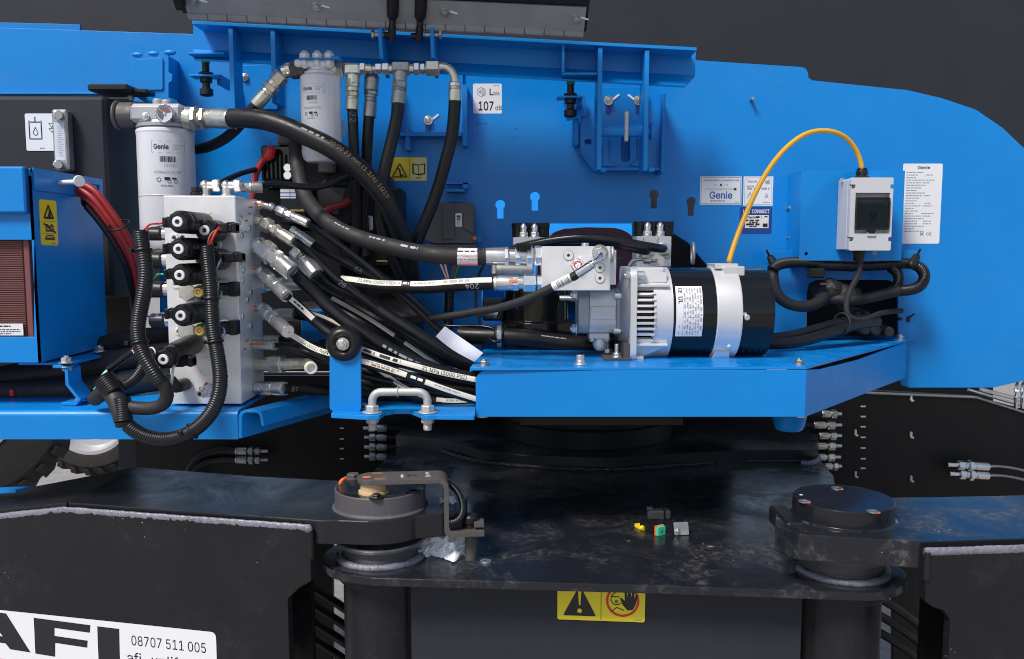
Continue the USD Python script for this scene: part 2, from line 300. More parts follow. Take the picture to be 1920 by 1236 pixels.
# ------------------------------------------------------------------ things, parts, sub-parts
used = {}
def fresh(parent, name):
    k = (parent, name); used[k] = used.get(k, 0) + 1
    return name if used[k] == 1 else f'{name}_{used[k] - 1:03d}'
def custom(prim, **kw):
    for k, v in kw.items():
        if v: prim.SetCustomDataByKey(k, v)
def put(path, m, material, base=None):
    v = np.asarray(m.vertices) - (0 if base is None else base)
    return usdkit.mesh(stage, path, TM(v, m.faces), LK[material], smooth=True)
class Thing:
    def __init__(s, name, label, category, group=None):
        s.name, s.label, s.cat, s.group, s.parts = name, label, category, group, []
    def part(s, name, mesh, material, label=None, under=None):
        s.parts.append((name, mesh, material, label, under)); return len(s.parts) - 1
    def done(s):
        lo = np.min([p[1].bounds[0] for p in s.parts], 0); hi = np.max([p[1].bounds[1] for p in s.parts], 0)
        base = V((lo[0] + hi[0]) / 2, (lo[1] + hi[1]) / 2, lo[2]); s.path = '/World/' + fresh('/World', s.name)
        x = UsdGeom.Xform.Define(stage, s.path); s.op = x.AddTranslateOp(); s.op.Set(Gf.Vec3d(*base.tolist())); s.base = base
        custom(x.GetPrim(), label=s.label, category=s.cat, group=s.group); made = []
        for n, m, k, l, u in s.parts:
            par = s.path if u is None else made[u]; path = par + '/' + fresh(par, n); put(path, m, k, base); made.append(path)
            custom(stage.GetPrimAtPath(path), label=l)
        return s
    def copy(s, offset, label, group=None, rotz=0.0):
        path = '/World/' + fresh('/World', s.name); x = UsdGeom.Xform.Define(stage, path)
        x.GetPrim().GetReferences().AddInternalReference(s.path); x.GetPrim().SetInstanceable(True)
        s2 = UsdGeom.Xformable(x.GetPrim()); op = x.GetOrderedXformOps()[0]; op.Set(Gf.Vec3d(*(s.base + np.asarray(offset, float)).tolist()))
        custom(x.GetPrim(), label=label, category=s.cat, group=group or s.group)
def single(name, mesh, material, label=None, category=None, group=None, kind=None):
    path = '/World/' + fresh('/World', name); m = put(path, mesh, material); custom(m.GetPrim(), label=label, category=category, group=group, kind=kind)

# ------------------------------------------------------------------ hydraulics
def leg(p0, p1, segs):
    """pieces strung on a straight line; segs: (kind, from, to, radius); h hex, c round, s crimped sleeve, n narrow neck."""
    p0, p1 = np.asarray(p0, float), np.asarray(p1, float); out = []
    for kind, a, b, r in segs:
        q0, q1 = p0 + (p1 - p0) * a, p0 + (p1 - p0) * b; L = np.linalg.norm(q1 - q0)
        if kind == 'h': out.append(hexa(q0, q1, r, a0=0.2))
        elif kind == 's':
            prof = [(0, 0), (0, r * 0.86), (L * .06, r * .95), (L * .16, r * .97), (L * .2, r * .88), (L * .25, r)]
            prof += [(L * .60, r), (L * .95, r), (L, r * 0.94), (L, 0)]; out.append(lathe(q0, q1 - q0, prof, 20))
        else: out.append(rod(q0, q1, r, 18, b=r * 0.12))
    return out
def bolt(p, d, r, h=None, washer=True):
    d = unit(d); h = h or r * 0.9; out = []
    if washer: out.append(rod(p, p + d * r * 0.25, r * 1.45, 18, b=r * 0.08))
    out.append(hexa(p + d * r * 0.2, p + d * (r * 0.2 + h), r)); out.append(rod(p + d * h, p + d * (h + r * 0.55), r * 0.5, 12, b=r * .1))
    return cat(out)
def lines(fr, rows, h=0.0004):
    """small print nobody can read at this size: strokes of uneven words. rows: (x0, x1, y, height)."""
    out = []
    for x0, x1, y, hh in rows:
        x = x0
        while x < x1:
            w = min(hh * rng.uniform(1.2, 4.2), x1 - x); out.append(fr.rect(x, y, x + w, y + hh, h)); x += w + hh * rng.uniform(0.4, 0.9)
    return cat(out)
def barcode(fr, x0, y0, x1, y1, n, h=0.0004, up=False):
    out, t = [], 0.0
    while t < 1:
        w = rng.choice([0.5, 0.5, 1.0, 1.4]) / n
        if t + w > 1: break
        a, b = t, t + w
        out.append(fr.rect(x0 + (x1 - x0) * a, y0, x0 + (x1 - x0) * b, y1, h) if not up else fr.rect(x0, y0 + (y1 - y0) * a, x1, y0 + (y1 - y0) * b, h)); t = b + rng.choice([0.5, 0.8, 1.2]) / n
    return cat(out)
def ring2(cx, cy, r, w, n=20): return sg.Point(cx, cy).buffer(r, quad_segs=n).difference(sg.Point(cx, cy).buffer(r - w, quad_segs=n))
def stroke(pts, w): return sg.LineString(pts).buffer(w / 2, quad_segs=3)
def px_frame(x0, y0, x1, y1, Y):
    """frame of a label that covers these pixels on the plane at depth Y; returns frame (lower left origin), width, height."""
    a, b = P(x0, y1, Y), P(x1, y0, Y); return Fr((a[0], Y, a[2])), b[0] - a[0], b[2] - a[2]
# ================================================================== the setting
YP = 2.20
single('ground', box(-30, 30, -20, 60, -0.3, 0.0), 'concrete', kind='structure')

# grey boom lying behind the blue bulkhead
t = Thing('boom', 'huge dark grey steel boom lying across the back above the blue bulkhead', 'boom')
t.part('boom_side', plate_y([(-500, -600), (2500, -600), (2500, 560), (1195, 520), (1195, 230), (-500, 230)], 3.1, 0.02), 'dark_grey_paint')
t.part('boom_top', box(-3.3, 3.3, 3.125, 3.6, 3.2, 3.22), 'dark_grey_paint')
t.done()

# far blue panel seen through the openings
t = Thing('inner_cover', 'bright blue inner cover seen through the holes and the arched opening', 'panel')
t.part('sheet', hull([P(600, 640, 2.50), P(1010, 640, 2.50), P(1196, 560, 2.60), P(1196, 300, 3.05), P(600, 300, 3.05)] + [q + V(0, .012, -.012) for q in (P(600, 640, 2.50), P(1010, 640, 2.50), P(1196, 560, 2.60), P(1196, 300, 3.05), P(600, 300, 3.05))]), 'blue_paint')
t.part('upper_lip', plate_y([(-80, 40), (150, 46), (150, 70), (-80, 66)], 2.75, 0.01), 'blue_paint')
t.done()

# blue bulkhead with holes and stickers
def keyhole(cx, cy, r=9, w=4.4, dn=24):
    c = P(cx, cy, YP); k = K(YP)
    return sg.Point(c[0], c[2]).buffer(r * k).union(sg.box(c[0] - w * k, c[2] - dn * k, c[0] + w * k, c[2]).buffer(1.5 * k))
arch = [(903, 660), (903, 548), (912, 525), (955, 470), (985, 430), (1003, 419), (1200, 419), (1240, 424), (1290, 455), (1325, 497), (1345, 545), (1350, 660)]
outline = [(-120, 48), (360, 64), (900, 92), (1300, 113), (1503, 126), (1511, 129), (1515, 137), (1516, 146), (1523, 151), (1640, 163), (1700, 169), (1765, 184), (1830, 206), (1880, 240), (1925, 283), (2010, 366), (2090, 460),
           (2090, 650), (1922, 713), (1862, 727), (1705, 727), (1690, 722), (1685, 705), (1684, 545), (1678, 530), (1665, 525), (1530, 525), (1517, 532), (1513, 548), (1513, 690), (300, 690), (300, 195), (250, 190), (250, 181), (-120, 178)]
bulk = Thing('bulkhead', 'large blue sheet steel bulkhead with keyhole slots and stickers', 'panel')
i_sheet = bulk.part('sheet', plate_y(outline, YP, 0.006, holes=[arch] + [keyhole(*q) for q in ((938, 384), (1003, 369), (1227, 365), (1296, 379))]), 'blue_panel_paint')
k = K(YP)
ROW[0] = 178
# folded edge under the left band, doubled plate and ribs of the bulkhead
bulk.part('folded_edge', box(P(-120, 0, YP)[0], P(244, 0, YP)[0], YP - 0.010, YP - 0.0005, P(0, 178, YP)[2], P(0, 174, YP)[2]), 'blue_paint')
for x, y0, y1 in ((873, 165, 278), (768, 245, 285), (742, 150, 250)):
    a, b = P(x - 4, y1, YP), P(x + 4, y0, YP); bulk.part('rib', box(a[0], b[0], YP - 0.045, YP - 0.001, a[2], b[2]), 'blue_paint')
g = plate_y([(740, 120), (868, 120), (868, 255), (765, 255), (752, 248), (740, 230)], YP - 0.008, 0.006); bulk.part('mounting_plate', g, 'blue_paint')
a, b = P(752, 260, YP), P(868, 253, YP); bulk.part('mounting_flange', box(a[0], b[0], YP - 0.05, YP - 0.008, a[2], b[2]), 'blue_paint')
def slot_screw(th, px, py, Y, swipe=1):
    p = P(px, py, Y); kk = K(Y); i = th.part('slot', Fr(P(px, py + 12, Y)).poly(rrect(-5 * kk, -14 * kk, 5 * kk, 14 * kk, 5 * kk), 0.0006), 'deep_blue')
    th.part('bolt', bolt(p - V(0, .0008, 0), V(0, -1, 0), 6 * kk), 'zinc_warm')
    th.part('paint_mark', Fr(p - V(0, .0007, 0)).poly(stroke([(9 * kk * swipe, 3 * kk), (18 * kk * swipe, 10 * kk)], 4 * kk), 0.0004), 'white_print')
slot_screw(bulk, 803, 226, YP - 0.0085)
slot_screw(bulk, 450, 142, YP - 0.001)
ROW[0] = 350
# small blue bracket over the control module
bulk.part('bracket', cat(box(*[P(840, 0, YP)[0], P(873, 0, YP)[0]], YP - 0.05, YP - 0.001, P(0, 362, YP)[2], P(0, 357, YP)[2]), box(P(840, 0, YP)[0], P(873, 0, YP)[0], YP - 0.006, YP - 0.001, P(0, 380, YP)[2], P(0, 342, YP)[2]),
    rod(P(874, 350, YP) - V(0, .001, 0), P(874, 350, YP) - V(0, .03, 0), 6 * k), box(P(838, 0, YP)[0], P(878, 0, YP)[0], YP - 0.03, YP - 0.001, P(0, 347, YP)[2], P(0, 343, YP)[2])), 'blue_paint')
# noise sticker
fr, w, h = px_frame(887, 157, 941, 213, YP); i = bulk.part('noise_sticker', fr.poly(rrect(0, 0, w, h, 0.004), 0.0002), 'white_print', label='white square sound power sticker reading 107 dB')
bulk.part('print', cat(fr.text('107', w * .16, h * .11, h * .29, bold=True, w=w * .55), fr.text('L', w * .55, h * .62, h * .20, bold=True)), 'black_print', under=i)
bulk.part('print', cat(fr.text('WA', w * .70, h * .61, h * .12, w=w * .22), fr.text('dB', w * .76, h * .12, h * .14)), 'black_print', under=i)
hx = Py([(w * .29 + w * .17 * math.cos(a), h * .72 + w * .17 * math.sin(a)) for a in np.arange(6) * math.pi / 3 + math.pi / 6])
pic = [fr.poly(hx.difference(hx.buffer(-0.0012)), 0, 0.0004), fr.poly(Py([(w * .20, h * .69), (w * .25, h * .69), (w * .29, h * .64), (w * .29, h * .80), (w * .25, h * .76), (w * .20, h * .76)]), 0, 0.0004)]
for q in (.05, .09, .13): pic.append(fr.poly(ring2(w * .28, h * .72, w * q, w * .018).intersection(sg.box(w * .31, 0, w, h)), 0, 0.0004))
bulk.part('symbol', cat(pic + [lines(fr, [(w * .72, w * .9, h * .92, h * .03)])]), 'grey_print', under=i)
# yellow read-the-manual sticker
fr, w, h = px_frame(731, 295, 800, 339, YP); i = bulk.part('warning_sticker', fr.poly(rrect(0, 0, w, h, 0.004), 0.0002), 'yellow_label', label='yellow crush warning and manual sticker')
def warn_tri(fr, cx, cy, s, h=0.0004, t=0.16):
    a = rounded(Py([(cx - s, cy - s * .8), (cx + s, cy - s * .8), (cx, cy + s)]), s * .12); return fr.poly(a.difference(a.buffer(-s * t)), 0, h)
bulk.part('symbol', cat(warn_tri(fr, w * .27, h * .42, h * .36), fr.poly(stroke([(w * .22, h * .55), (w * .27, h * .45), (w * .29, h * .22), (w * .36, h * .24)], h * .07), 0, .0004), fr.poly(sg.box(w * .53, h * .04, w * .54, h * .96), 0, .0004)), 'black_print', under=i)
book = [fr.poly(Py([(w * (.62 + d), h * (.32 - d)), (w * (.78 + d), h * (.26 - d)), (w * (.94 + d * .3), h * (.32 - d)), (w * (.94 + d * .3), h * .72), (w * .78, h * .66), (w * (.62 + d), h * .72)]).exterior.buffer(h * .018), 0, .0004) for d in (0, .02)]
bulk.part('symbol', cat(book + [fr.poly(stroke([(w * .78, h * .26), (w * .78, h * .66)], h * .03), 0, .0004), lines(fr, [(w * .72, w * .88, h * .1, h * .05)])]), 'black_print', under=i)
bulk.part('bleached_patch', fr.poly(Py([(w * .55, h * .04), (w * .97, h * .04), (w * .97, h * .95), (w * .66, h * .95), (w * .60, h * .5), (w * .56, h * .4)]), .00012, 0.0002), 'pale_yellow', under=i)
# maker sticker, guide sticker, blue connect sticker
fr, w, h = px_frame(1312, 331, 1391, 384, YP); i = bulk.part('maker_sticker', fr.poly(rrect(0, 0, w, h, 0.002), 0.0002), 'white_print', label='white year and month of manufacture sticker')
bo = rrect(w * .02, h * .03, w * .98, h * .97, .002); bulk.part('print', cat(fr.poly(bo.difference(bo.buffer(-.0008)), 0, .0004), fr.text('YEAR AND MONTH OF MANUFACTURE', w * .07, h * .83, h * .065, w=w * .86)), 'navy_print', under=i)
bulk.part('print', fr.text('Genie', w * .22, h * .22, h * .24, bold=True, w=w * .56), 'blue_print', under=i)
dots = [fr.poly(ring2(w * (.13 + .062 * q), h * .55, w * .022, w * .006, 5), 0, .0004) for q in range(13)] + [fr.poly(ring2(w * (.36 + .28 * q), h * .70, w * .025, w * .006, 5), 0, .0004) for q in (0, 1)]
bulk.part('print', cat(dots + [lines(fr, [(w * .25, w * .6, h * .11, h * .05), (w * .85, w * .95, h * .08, h * .03)])]), 'grey_print', under=i)
bulk.part('punch_mark', cat(fr.poly(sg.Point(w * .5, h * .70).buffer(w * .026), 0, .0004), fr.poly(sg.Point(w * .845, h * .55).buffer(w * .03), 0, .0004)), 'navy_print', under=i)
fr, w, h = px_frame(1393, 331, 1450, 386, YP); i = bulk.part('guide_sticker', fr.poly(rrect(0, 0, w, h, 0.001), 0.0002), 'white_print', label='white square guide sticker with rounded border behind the yellow cable')
bo = rrect(w * .04, h * .04, w * .96, h * .96, .006); bulk.part('print', cat(fr.poly(bo.difference(bo.buffer(-.0008)), 0, .0004), fr.text('Genie', w * .12, h * .79, h * .09, bold=True), lines(fr, [(w * .12, w * .38, h * .64, h * .05), (w * .12, w * .88, h * .55, h * .07), (w * .68, w * .9, h * .1, h * .03)]),
    fr.poly(stroke([(w * .15, h * .28), (w * .22, h * .46), (w * .30, h * .30)], .002), 0, .0004), fr.poly(stroke([(w * .75, h * .28), (w * .78, h * .42), (w * .84, h * .3), (w * .74, h * .3)], .002), 0, .0004), fr.poly(Py([(w * .72, h * .84), (w * .88, h * .9), (w * .88, h * .74), (w * .74, h * .74)]), 0, .0004)), 'grey_print', under=i)
fr, w, h = px_frame(1386, 388, 1448, 439, YP); i = bulk.part('connect_sticker', fr.poly(rrect(0, 0, w, h, 0.003), 0.0002), 'deep_blue', label='dark blue sticker reading LIFT CONNECT with pale serial plate')
bulk.part('print', fr.text('LIFT CONNECT', w * .09, h * .77, h * .13, bold=True, w=w * .83), 'white_print', under=i)
bulk.part('serial_plate', fr.rect(w * .17, h * .22, w * .90, h * .70, .0004), 'hose_stripe', under=i)
bulk.part('print', cat(fr.text('Genie', w * .24, h * .58, h * .08, .0007, bold=True), lines(fr, [(w * .5, w * .68, h * .59, h * .07), (w * .76, w * .87, h * .62, h * .04), (w * .2, w * .62, h * .47, h * .06), (w * .3, w * .56, h * .4, h * .05), (w * .2, w * .62, h * .32, h * .07), (w * .3, w * .55, h * .26, h * .04), (w * .72, w * .87, h * .26, h * .13)], .0007)), 'black_print', under=i)
# data sheet
fr, w, h = px_frame(1687, 307, 1768, 457, YP); i = bulk.part('data_sticker', fr.poly(rrect(0, 0, w, h, 0.004), 0.0002), 'white_print', label='tall white data plate sticker with small print and CE mark')
bulk.part('print', cat(fr.text('Genie', w * .36, h * .935, h * .035, bold=True, w=w * .32), fr.text('CE', w * .65, h * .105, h * .034, w=w * .14), fr.text('EHC', w * .50, h * .105, h * .034, bold=True, w=w * .1)), 'black_print', under=i)
rows = []
for q in range(24):
    y = h * (.885 - .032 * q); rows.append((w * .10, w * rng.uniform(.3, .62), y, h * .012))
    if q in (1, 3, 4, 9, 12, 13, 16, 17, 19, 20): rows.append((w * rng.uniform(.5, .6), w * rng.uniform(.65, .82), y, h * .012))
bulk.part('print', lines(fr, rows), 'grey_print', under=i)
for x, y in ((1477, 391), (1477, 446), (1682, 597), (1408, 188)):
    p = P(x, y, YP); bulk.part('stud', rod(p, p - V(0, .022, 0), 3.2 * k, 10, b=.0006), 'zinc_dull' if x < 1600 else 'black_plastic')
for x, y, dx_ in ((893, 230, 9), (907, 231, 6), (893, 250, 7), (965, 241, 6), (962, 257, 5), (1022, 335, 3), (1025, 365, 3)):
    bulk.part('scratch', Fr(P(x, y, YP - .0003)).poly(stroke([(0, 0), (dx_ * k * .5, -.0018), (dx_ * k, -.0012)], .0012), .0002), 'deep_blue' if x < 1000 else 'grey_print')
bulk.done()

# lower dark inner wall behind the hoses and the left gap
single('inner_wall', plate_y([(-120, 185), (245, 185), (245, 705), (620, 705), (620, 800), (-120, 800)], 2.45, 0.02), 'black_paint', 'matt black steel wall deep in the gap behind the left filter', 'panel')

ROW[0] = 260
# hydraulic tank, dark grey, far left
YT = 2.02
t = Thing('hydraulic_tank', 'dark grey hydraulic tank with sight gauge behind the blue battery box', 'tank')
a, b = P(-140, 560, YT), P(196, 180, YT)
t.part('tank_body', box(a[0], b[0], YT, YT + 0.38, a[2], b[2], 0.008), 'dark_grey_paint')
fr, w, h = px_frame(50, 213, 103, 283, YT - .001); i = t.part('oil_sticker', fr.poly(rrect(0, 0, w, h, .004), 0.0002), 'white_print', label='white sticker with an oil drop symbol')
kk = K(YT)
drop = Py([(w * .33, h * .65), (w * .24, h * .50), (w * .26, h * .44), (w * .33, h * .40), (w * .40, h * .44), (w * .42, h * .50)])
t.part('symbol', cat(fr.poly(drop.difference(drop.buffer(-.0015)), 0, .0004), fr.poly(stroke([(w * .13, h * .80), (w * .13, h * .32), (w * .53, h * .32), (w * .53, h * .80)], .0025), 0, .0004), fr.poly(stroke([(w * .18, h * .77), (w * .48, h * .77)], .0025), 0, .0004), fr.poly(stroke([(w * .33, h * .77), (w * .33, h * .9)], .0025), 0, .0004),
    fr.poly(Py([(w * .78, h * .74), (w * .95, h * .74), (w * .87, h * .62)]).exterior.buffer(.0006), 0, .0004), fr.poly(Py([(w * .78, h * .60), (w * .95, h * .60), (w * .87, h * .49)]).exterior.buffer(.0006), 0, .0004), lines(fr, [(w * .45, w * .6, h * .06, h * .02)])), 'navy_print', under=i)
yg = YT - .03
t.part('gauge_back', box(P(98, 0, yg)[0], P(127, 0, yg)[0], yg, YT - .001, P(0, 320, yg)[2], P(0, 205, yg)[2], .004), 'zinc_dull')
i = t.part('gauge_tube', box(P(102, 0, yg)[0], P(123, 0, yg)[0], yg - .008, yg - .0005, P(0, 302, yg)[2], P(0, 226, yg)[2], .003), 'gauge_glass')
fr2, w, h = px_frame(104, 230, 120, 300, yg - .0002); t.part('gauge_scale', cat([fr2.rect(0, 0, w, h, .0001)]), 'white_print', under=i)
t.part('scale_marks', cat([fr2.rect(w * .35, h * q, w * (.75 if n % 3 else .9), h * (q + .012), .0004) for n, q in enumerate(np.arange(.1, .95, .05))]), 'grey_print', under=i)
for y in (216, 309):
    t.part('gauge_screw', rod(P(109, y, yg), P(109, y, yg - .016), 8.5 * kk, 18, b=.002), 'chrome')
t.done()

ROW[0] = 150
# black bar and little blue shelf at the end of the band
t = Thing('shelf_bracket', 'small blue box bracket with wavy top weld hanging above the left filter gauge', 'bracket')
t.part('plate', plate_y([(243, 104), (316, 98), (316, 135), (323, 140), (322, 152), (316, 156), (316, 183), (322, 188), (300, 192), (285, 203), (268, 190), (250, 178), (248, 150), (243, 142)], 2.12, .006), 'blue_paint')
t.part('inner_plate', plate_y([(253, 112), (305, 108), (305, 168), (256, 170)], 2.116, .004, r=.004), 'blue_paint')
for x in (258, 288, 318):
    wv = ball((0, 0, 0), 1, 2); t.part('weld', TM(wv.vertices * [.016, .007, .0065] + P(x, 104 - (x - 243) * .07, 2.123), wv.faces), 'blue_paint')
t.part('side_flange', box(P(247, 0, 2.126)[0], P(252, 0, 2.126)[0], 2.1265, YP - .001, P(0, 178, 2.12)[2], P(0, 106, 2.12)[2]), 'blue_paint')
t.part('side_flange', box(P(309, 0, 2.126)[0], P(314, 0, 2.126)[0], 2.1265, YP - .001, P(0, 178, 2.12)[2], P(0, 102, 2.12)[2]), 'blue_paint')
t.part('bolt', bolt(P(245, 180, 2.11), V(0, 0, -1), .008), 'zinc_warm')
t.done()
single('rubber_strip', cat(box(P(170, 0, 2.05)[0], P(246, 0, 2.05)[0], 2.03, 2.12, P(0, 173, 2.05)[2], P(0, 160, 2.05)[2], .004), box(P(246, 0, 2.1)[0], P(288, 0, 2.1)[0], 2.06, 2.11, P(0, 181, 2.1)[2], P(0, 172, 2.1)[2], .003)), 'rubber', 'black rubber strip on the lower edge of the blue band', 'rubber strip')

# ================================================================== upper bracket, hinge, open door, gas struts
ROW[0] = 110
YB, YF = 2.06, 1.99            # back face and front edge of the upper bracket
def slope(x, y0): return y0 + (x - 360) * 0.0529      # the whole upper rail falls to the right
t = Thing('upper_rail', 'long dark blue folded rail across the top with ribs below the hinge', 'rail')
z = lambda x, y: slope(x, y)
face = [(362, z(362, 44)), (1305, z(1305, 44)), (1303, z(1303, 92)), (362, z(362, 92))]
t.part('back_plate', plate_y(face, YB, .006), 'blue_paint')
q0, q1 = P(362, z(362, 92), YB), P(1303, z(1303, 92), YB); r0, r1 = P(364, z(362, 110), YB - .03), P(1284, z(1303, 111), YB - .03)
def slab(a, b, c, d, th): 
    n = unit(np.cross(b - a, d - a)) * th; return hull([a, b, c, d, a + n, b + n, c + n, d + n])
t.part('lower_lip', slab(q0, q1, r1, r0, .005), 'blue_paint')
s0, s1 = P(360, z(360, 45), YF), P(1306, z(1306, 45), YF); e0, e1 = P(360, z(360, 45), YF).copy(), P(1306, z(1306, 45), YF).copy(); e0[1] = e1[1] = YB + .004
t.part('top_flange', slab(s0, s1, e1, e0, .007), 'blue_paint')
for x, yb in ((431, 214), (510, 192), (1126, 318), (1214, 320)):
    ya = z(x, 48); pts = [P(x, ya, YF + .01), P(x, z(x, 92), YF + .02)]
    X = P(x, ya, YF)[0]; zt, zm, zb = P(x, ya, YF)[2], P(x, 135, YF)[2], P(x, yb, 2.04)[2]
    zb = P(x, yb, YF)[2]; poly = [V(X, YF + .004, zt), V(X, YF + .004, zb), V(X, YB + .012, zb), V(X, YB + .012, zm - .045), V(X, YB - .001, zm - .03), V(X, YB - .001, zt)]
    t.part('rib', prism((-.005, 0, 0), (.005, 0, 0), poly), 'blue_paint')
ROW[0] = 120
# small open box that holds the right plunger
xa, xb = 1052, 1118; bxs = [box(P(xa, 0, 2.03)[0], P(xa + 5, 0, 2.03)[0], 2.0, YB - .001, P(0, 142, 2.03)[2], P(0, 88, 2.03)[2]), box(P(xa, 0, 2.03)[0], P(xb, 0, 2.03)[0], 2.0, YB - .004, P(0, 145, 2.03)[2], P(0, 141, 2.03)[2])]
t.part('stop_box', cat(bxs), 'blue_paint')
t.part('stop_plate', box(P(362, 0, 2.03)[0], P(428, 0, 2.03)[0], 2.0, YB - .004, P(0, 107, 2.03)[2], P(0, 104, 2.03)[2]), 'blue_paint')
for x, s in ((716, 1), (812, -1)):
    p = P(x, 68, 1.97); ear = [V(p[0], p[1] - .025, p[2] + .012), V(p[0], p[1] + .0, p[2] + .022), V(p[0], YB - .001, p[2] - .0), V(p[0], YB - .001, p[2] - .075), V(p[0], p[1] - .01, p[2] - .05), V(p[0], p[1] - .028, p[2] - .012)]
    t.part('strut_ear', prism((-.004, 0, 0), (.004, 0, 0), ear), 'blue_paint')
    t.part('ball_stud', cat(rod(p - V(.018 * -s, .012, 0), p + V(-.016 * s, -.012, 0), .0055, 14, b=.001), hexa(p + V(-.014 * s, -.012, 0), p + V(-.021 * s, -.012, 0), .010)), 'zinc_dull')
for x in (385, 480, 605, 843, 1075): t.part('weld_nut', hexa(P(x, z(x, 50), 2.02), P(x, z(x, 47), 2.02), .008), 'zinc_warm')
t.part('cross_tube', cat(rod(P(1121, 246, 2.035), P(1220, 246, 2.035), .0138, 24), rod(P(1117, 246, 2.035), P(1123, 246, 2.035), .020, 24, b=.002), rod(P(1218, 246, 2.035), P(1224, 246, 2.035), .020, 24, b=.002)), 'blue_paint')
ROW[0] = 318
for x in (1126, 1214):
    t.part('hook_foot', cat(box(P(x - 6, 0, 2.06)[0], P(x + 6, 0, 2.06)[0], 2.0, 2.09, P(0, 322, 2.0)[2], P(0, 314, 2.0)[2], .002)), 'blue_paint')
t.done()

ROW[0] = 245
# latch plate behind the two long arms, standing on the bulkhead
YL = YP - .035
lp = Thing('latch_plate', 'blue latch plate with clipped corner and finger slot below the long rail arms', 'bracket')
lp.part('plate', plate_y([(1088, 178), (1238, 176), (1238, 316), (1112, 318), (1088, 284)], YL, .006, holes=[[(1096, 262), (1109, 261), (1109, 270), (1097, 271)], [(1165, 255), (1181, 255), (1182, 297), (1178, 303), (1168, 303), (1164, 297)]]), 'blue_panel_paint')
lp.part('right_flange', box(P(1236, 0, YL)[0], P(1243, 0, YL)[0], YL - .03, YP - .001, P(0, 327, YL)[2], P(0, 177, YL)[2], .002), 'blue_paint')
lp.part('bottom_flange', cat(box(P(1112, 0, YL)[0], P(1238, 0, YL)[0], YL - .022, YL + .005, P(0, 321, YL)[2], P(0, 316, YL)[2])), 'blue_paint')
lp.part('corner_flange', slab(P(1087, 284, YL - .02), P(1112, 319, YL - .02), P(1112, 319, YL + .004), P(1087, 284, YL + .004), .004), 'blue_paint')
lp.part('left_flange', box(P(1074, 0, YL)[0], P(1086, 0, YL)[0], YL - .008, YP - .001, P(0, 274, YL)[2], P(0, 215, YL)[2], .005), 'blue_paint')
lp.part('upper_plate', plate_y([(1128, 165), (1212, 162), (1212, 236), (1128, 237)], YL - .02, .004), 'blue_panel_paint')
for x, s in ((1141, 1), (1197, -1)): slot_screw(lp, x, 189, YL - .0205, s)
lp.part('lever', cat(box(P(1170, 0, 2.03)[0], P(1178, 0, 2.03)[0], 2.02, 2.035, P(0, 266, 2.03)[2], P(0, 210, 2.03)[2], .002)), 'galvanised')
lp.part('left_bar', plate_y([(1131, 257), (1140, 257), (1140, 298), (1143, 305), (1153, 306), (1153, 312), (1131, 312)], YL - .008, .004), 'blue_panel_paint')
lp.part('right_bar', plate_y([(1196, 257), (1206, 257), (1206, 312), (1184, 312), (1184, 306), (1192, 305), (1196, 298)], YL - .008, .004), 'blue_panel_paint')
lp.part('pivot_tab', plate_y([(1055, 190), (1072, 178), (1096, 178), (1100, 216), (1062, 228), (1060, 205)], YL - .02, .004, r=.004), 'blue_paint')
lp.done()

# door hinge: leaf, barrels, bolts; door; gas struts
YH = 1.955
ang = math.atan2(P(1093, 64, YH)[2] - P(357, 31, YH)[2], P(1093, 64, YH)[0] - P(357, 31, YH)[0])
h0, h1 = P(354, 29, YH), P(1094, 63, YH); hd = unit(h1 - h0); HL = np.linalg.norm(h1 - h0); tilt = math.radians(47)
hup = unit(np.cross(V(0, -1, 0), hd)); hup = hup if hup[2] > 0 else -hup
hup = unit(hup * math.cos(tilt) + V(0, -1, 0) * math.sin(tilt)); hn = unit(np.cross(hd, hup))
t = Thing('piano_hinge', 'long grey steel piano hinge bolted to the open door above the rail', 'hinge')
t.part('leaf', Fr(h0, hd, hup).poly(sg.box(0.0, .009, HL, .066), .004, 0), 'hinge_steel')
nk = 20
for j in range(nk):
    a, b = h0 + hd * (HL * j / nk + .0006), h0 + hd * (HL * (j + 1) / nk - .0006); t.part('knuckle', rod(a, b, .0104, 16, b=.0006), 'hinge_steel')
t.part('hinge_pin', rod(h0 + hd * .001, h1 - hd * .001, .0058, 10), 'black_paint')
fl = Fr(h0, hd, hup)
for j, (x, y) in enumerate(((374, 3), (599, 12), (835, 25), (1077, 38))):
    s_ = (x - 354) / 740 * HL; p = fl.at(s_, .040, .0042); t.part('bolt', bolt(p, fl.n, .0075), 'zinc_dull')
    t.part('paint_mark', fl.poly(stroke([(s_ + .012, .042), (s_ + .026, .038)], .004), 0, .0042), 'white_print')
t.done()
t = Thing('engine_door', 'black engine cover door hinged open above the hinge', 'door')
t.part('door_skin', fl.poly(sg.box(-.012, .004, HL + .006, 1.10), .02, -.0215), 'black_paint')
t.part('edge_fold', fl.poly(sg.box(-.012, .03, .004, 1.10), .03, -.001), 'black_paint')
t.done()
gs = Thing('gas_strut', 'left black gas strut holding the open door', 'gas strut', 'gas struts of the open door')
p0, p1 = P(735, 66, 1.955), P(736, 33, 1.93); d = unit(p1 - p0)
gs.part('end_fitting', cat(rod(p0 - d * .012, p0 + d * .02, .0085, 14, b=.002), rod(p0, p0 + V(-.018, 0, 0), .007, 12, b=.001)), 'black_plastic')
gs.part('piston_rod', rod(p0 + d * .015, p1, .0072, 14), 'gloss_black')
gs.part('cylinder', lathe(p1 - d * .004, d, [(0, 0), (0, .008), (.008, .0125), (.03, .0135), (.36, .0135), (.36, 0)], 18), 'black_paint')
gs.done(); gs.copy(P(786, 68, 1.955) - p0, 'right black gas strut holding the open door')

ROW[0] = 130
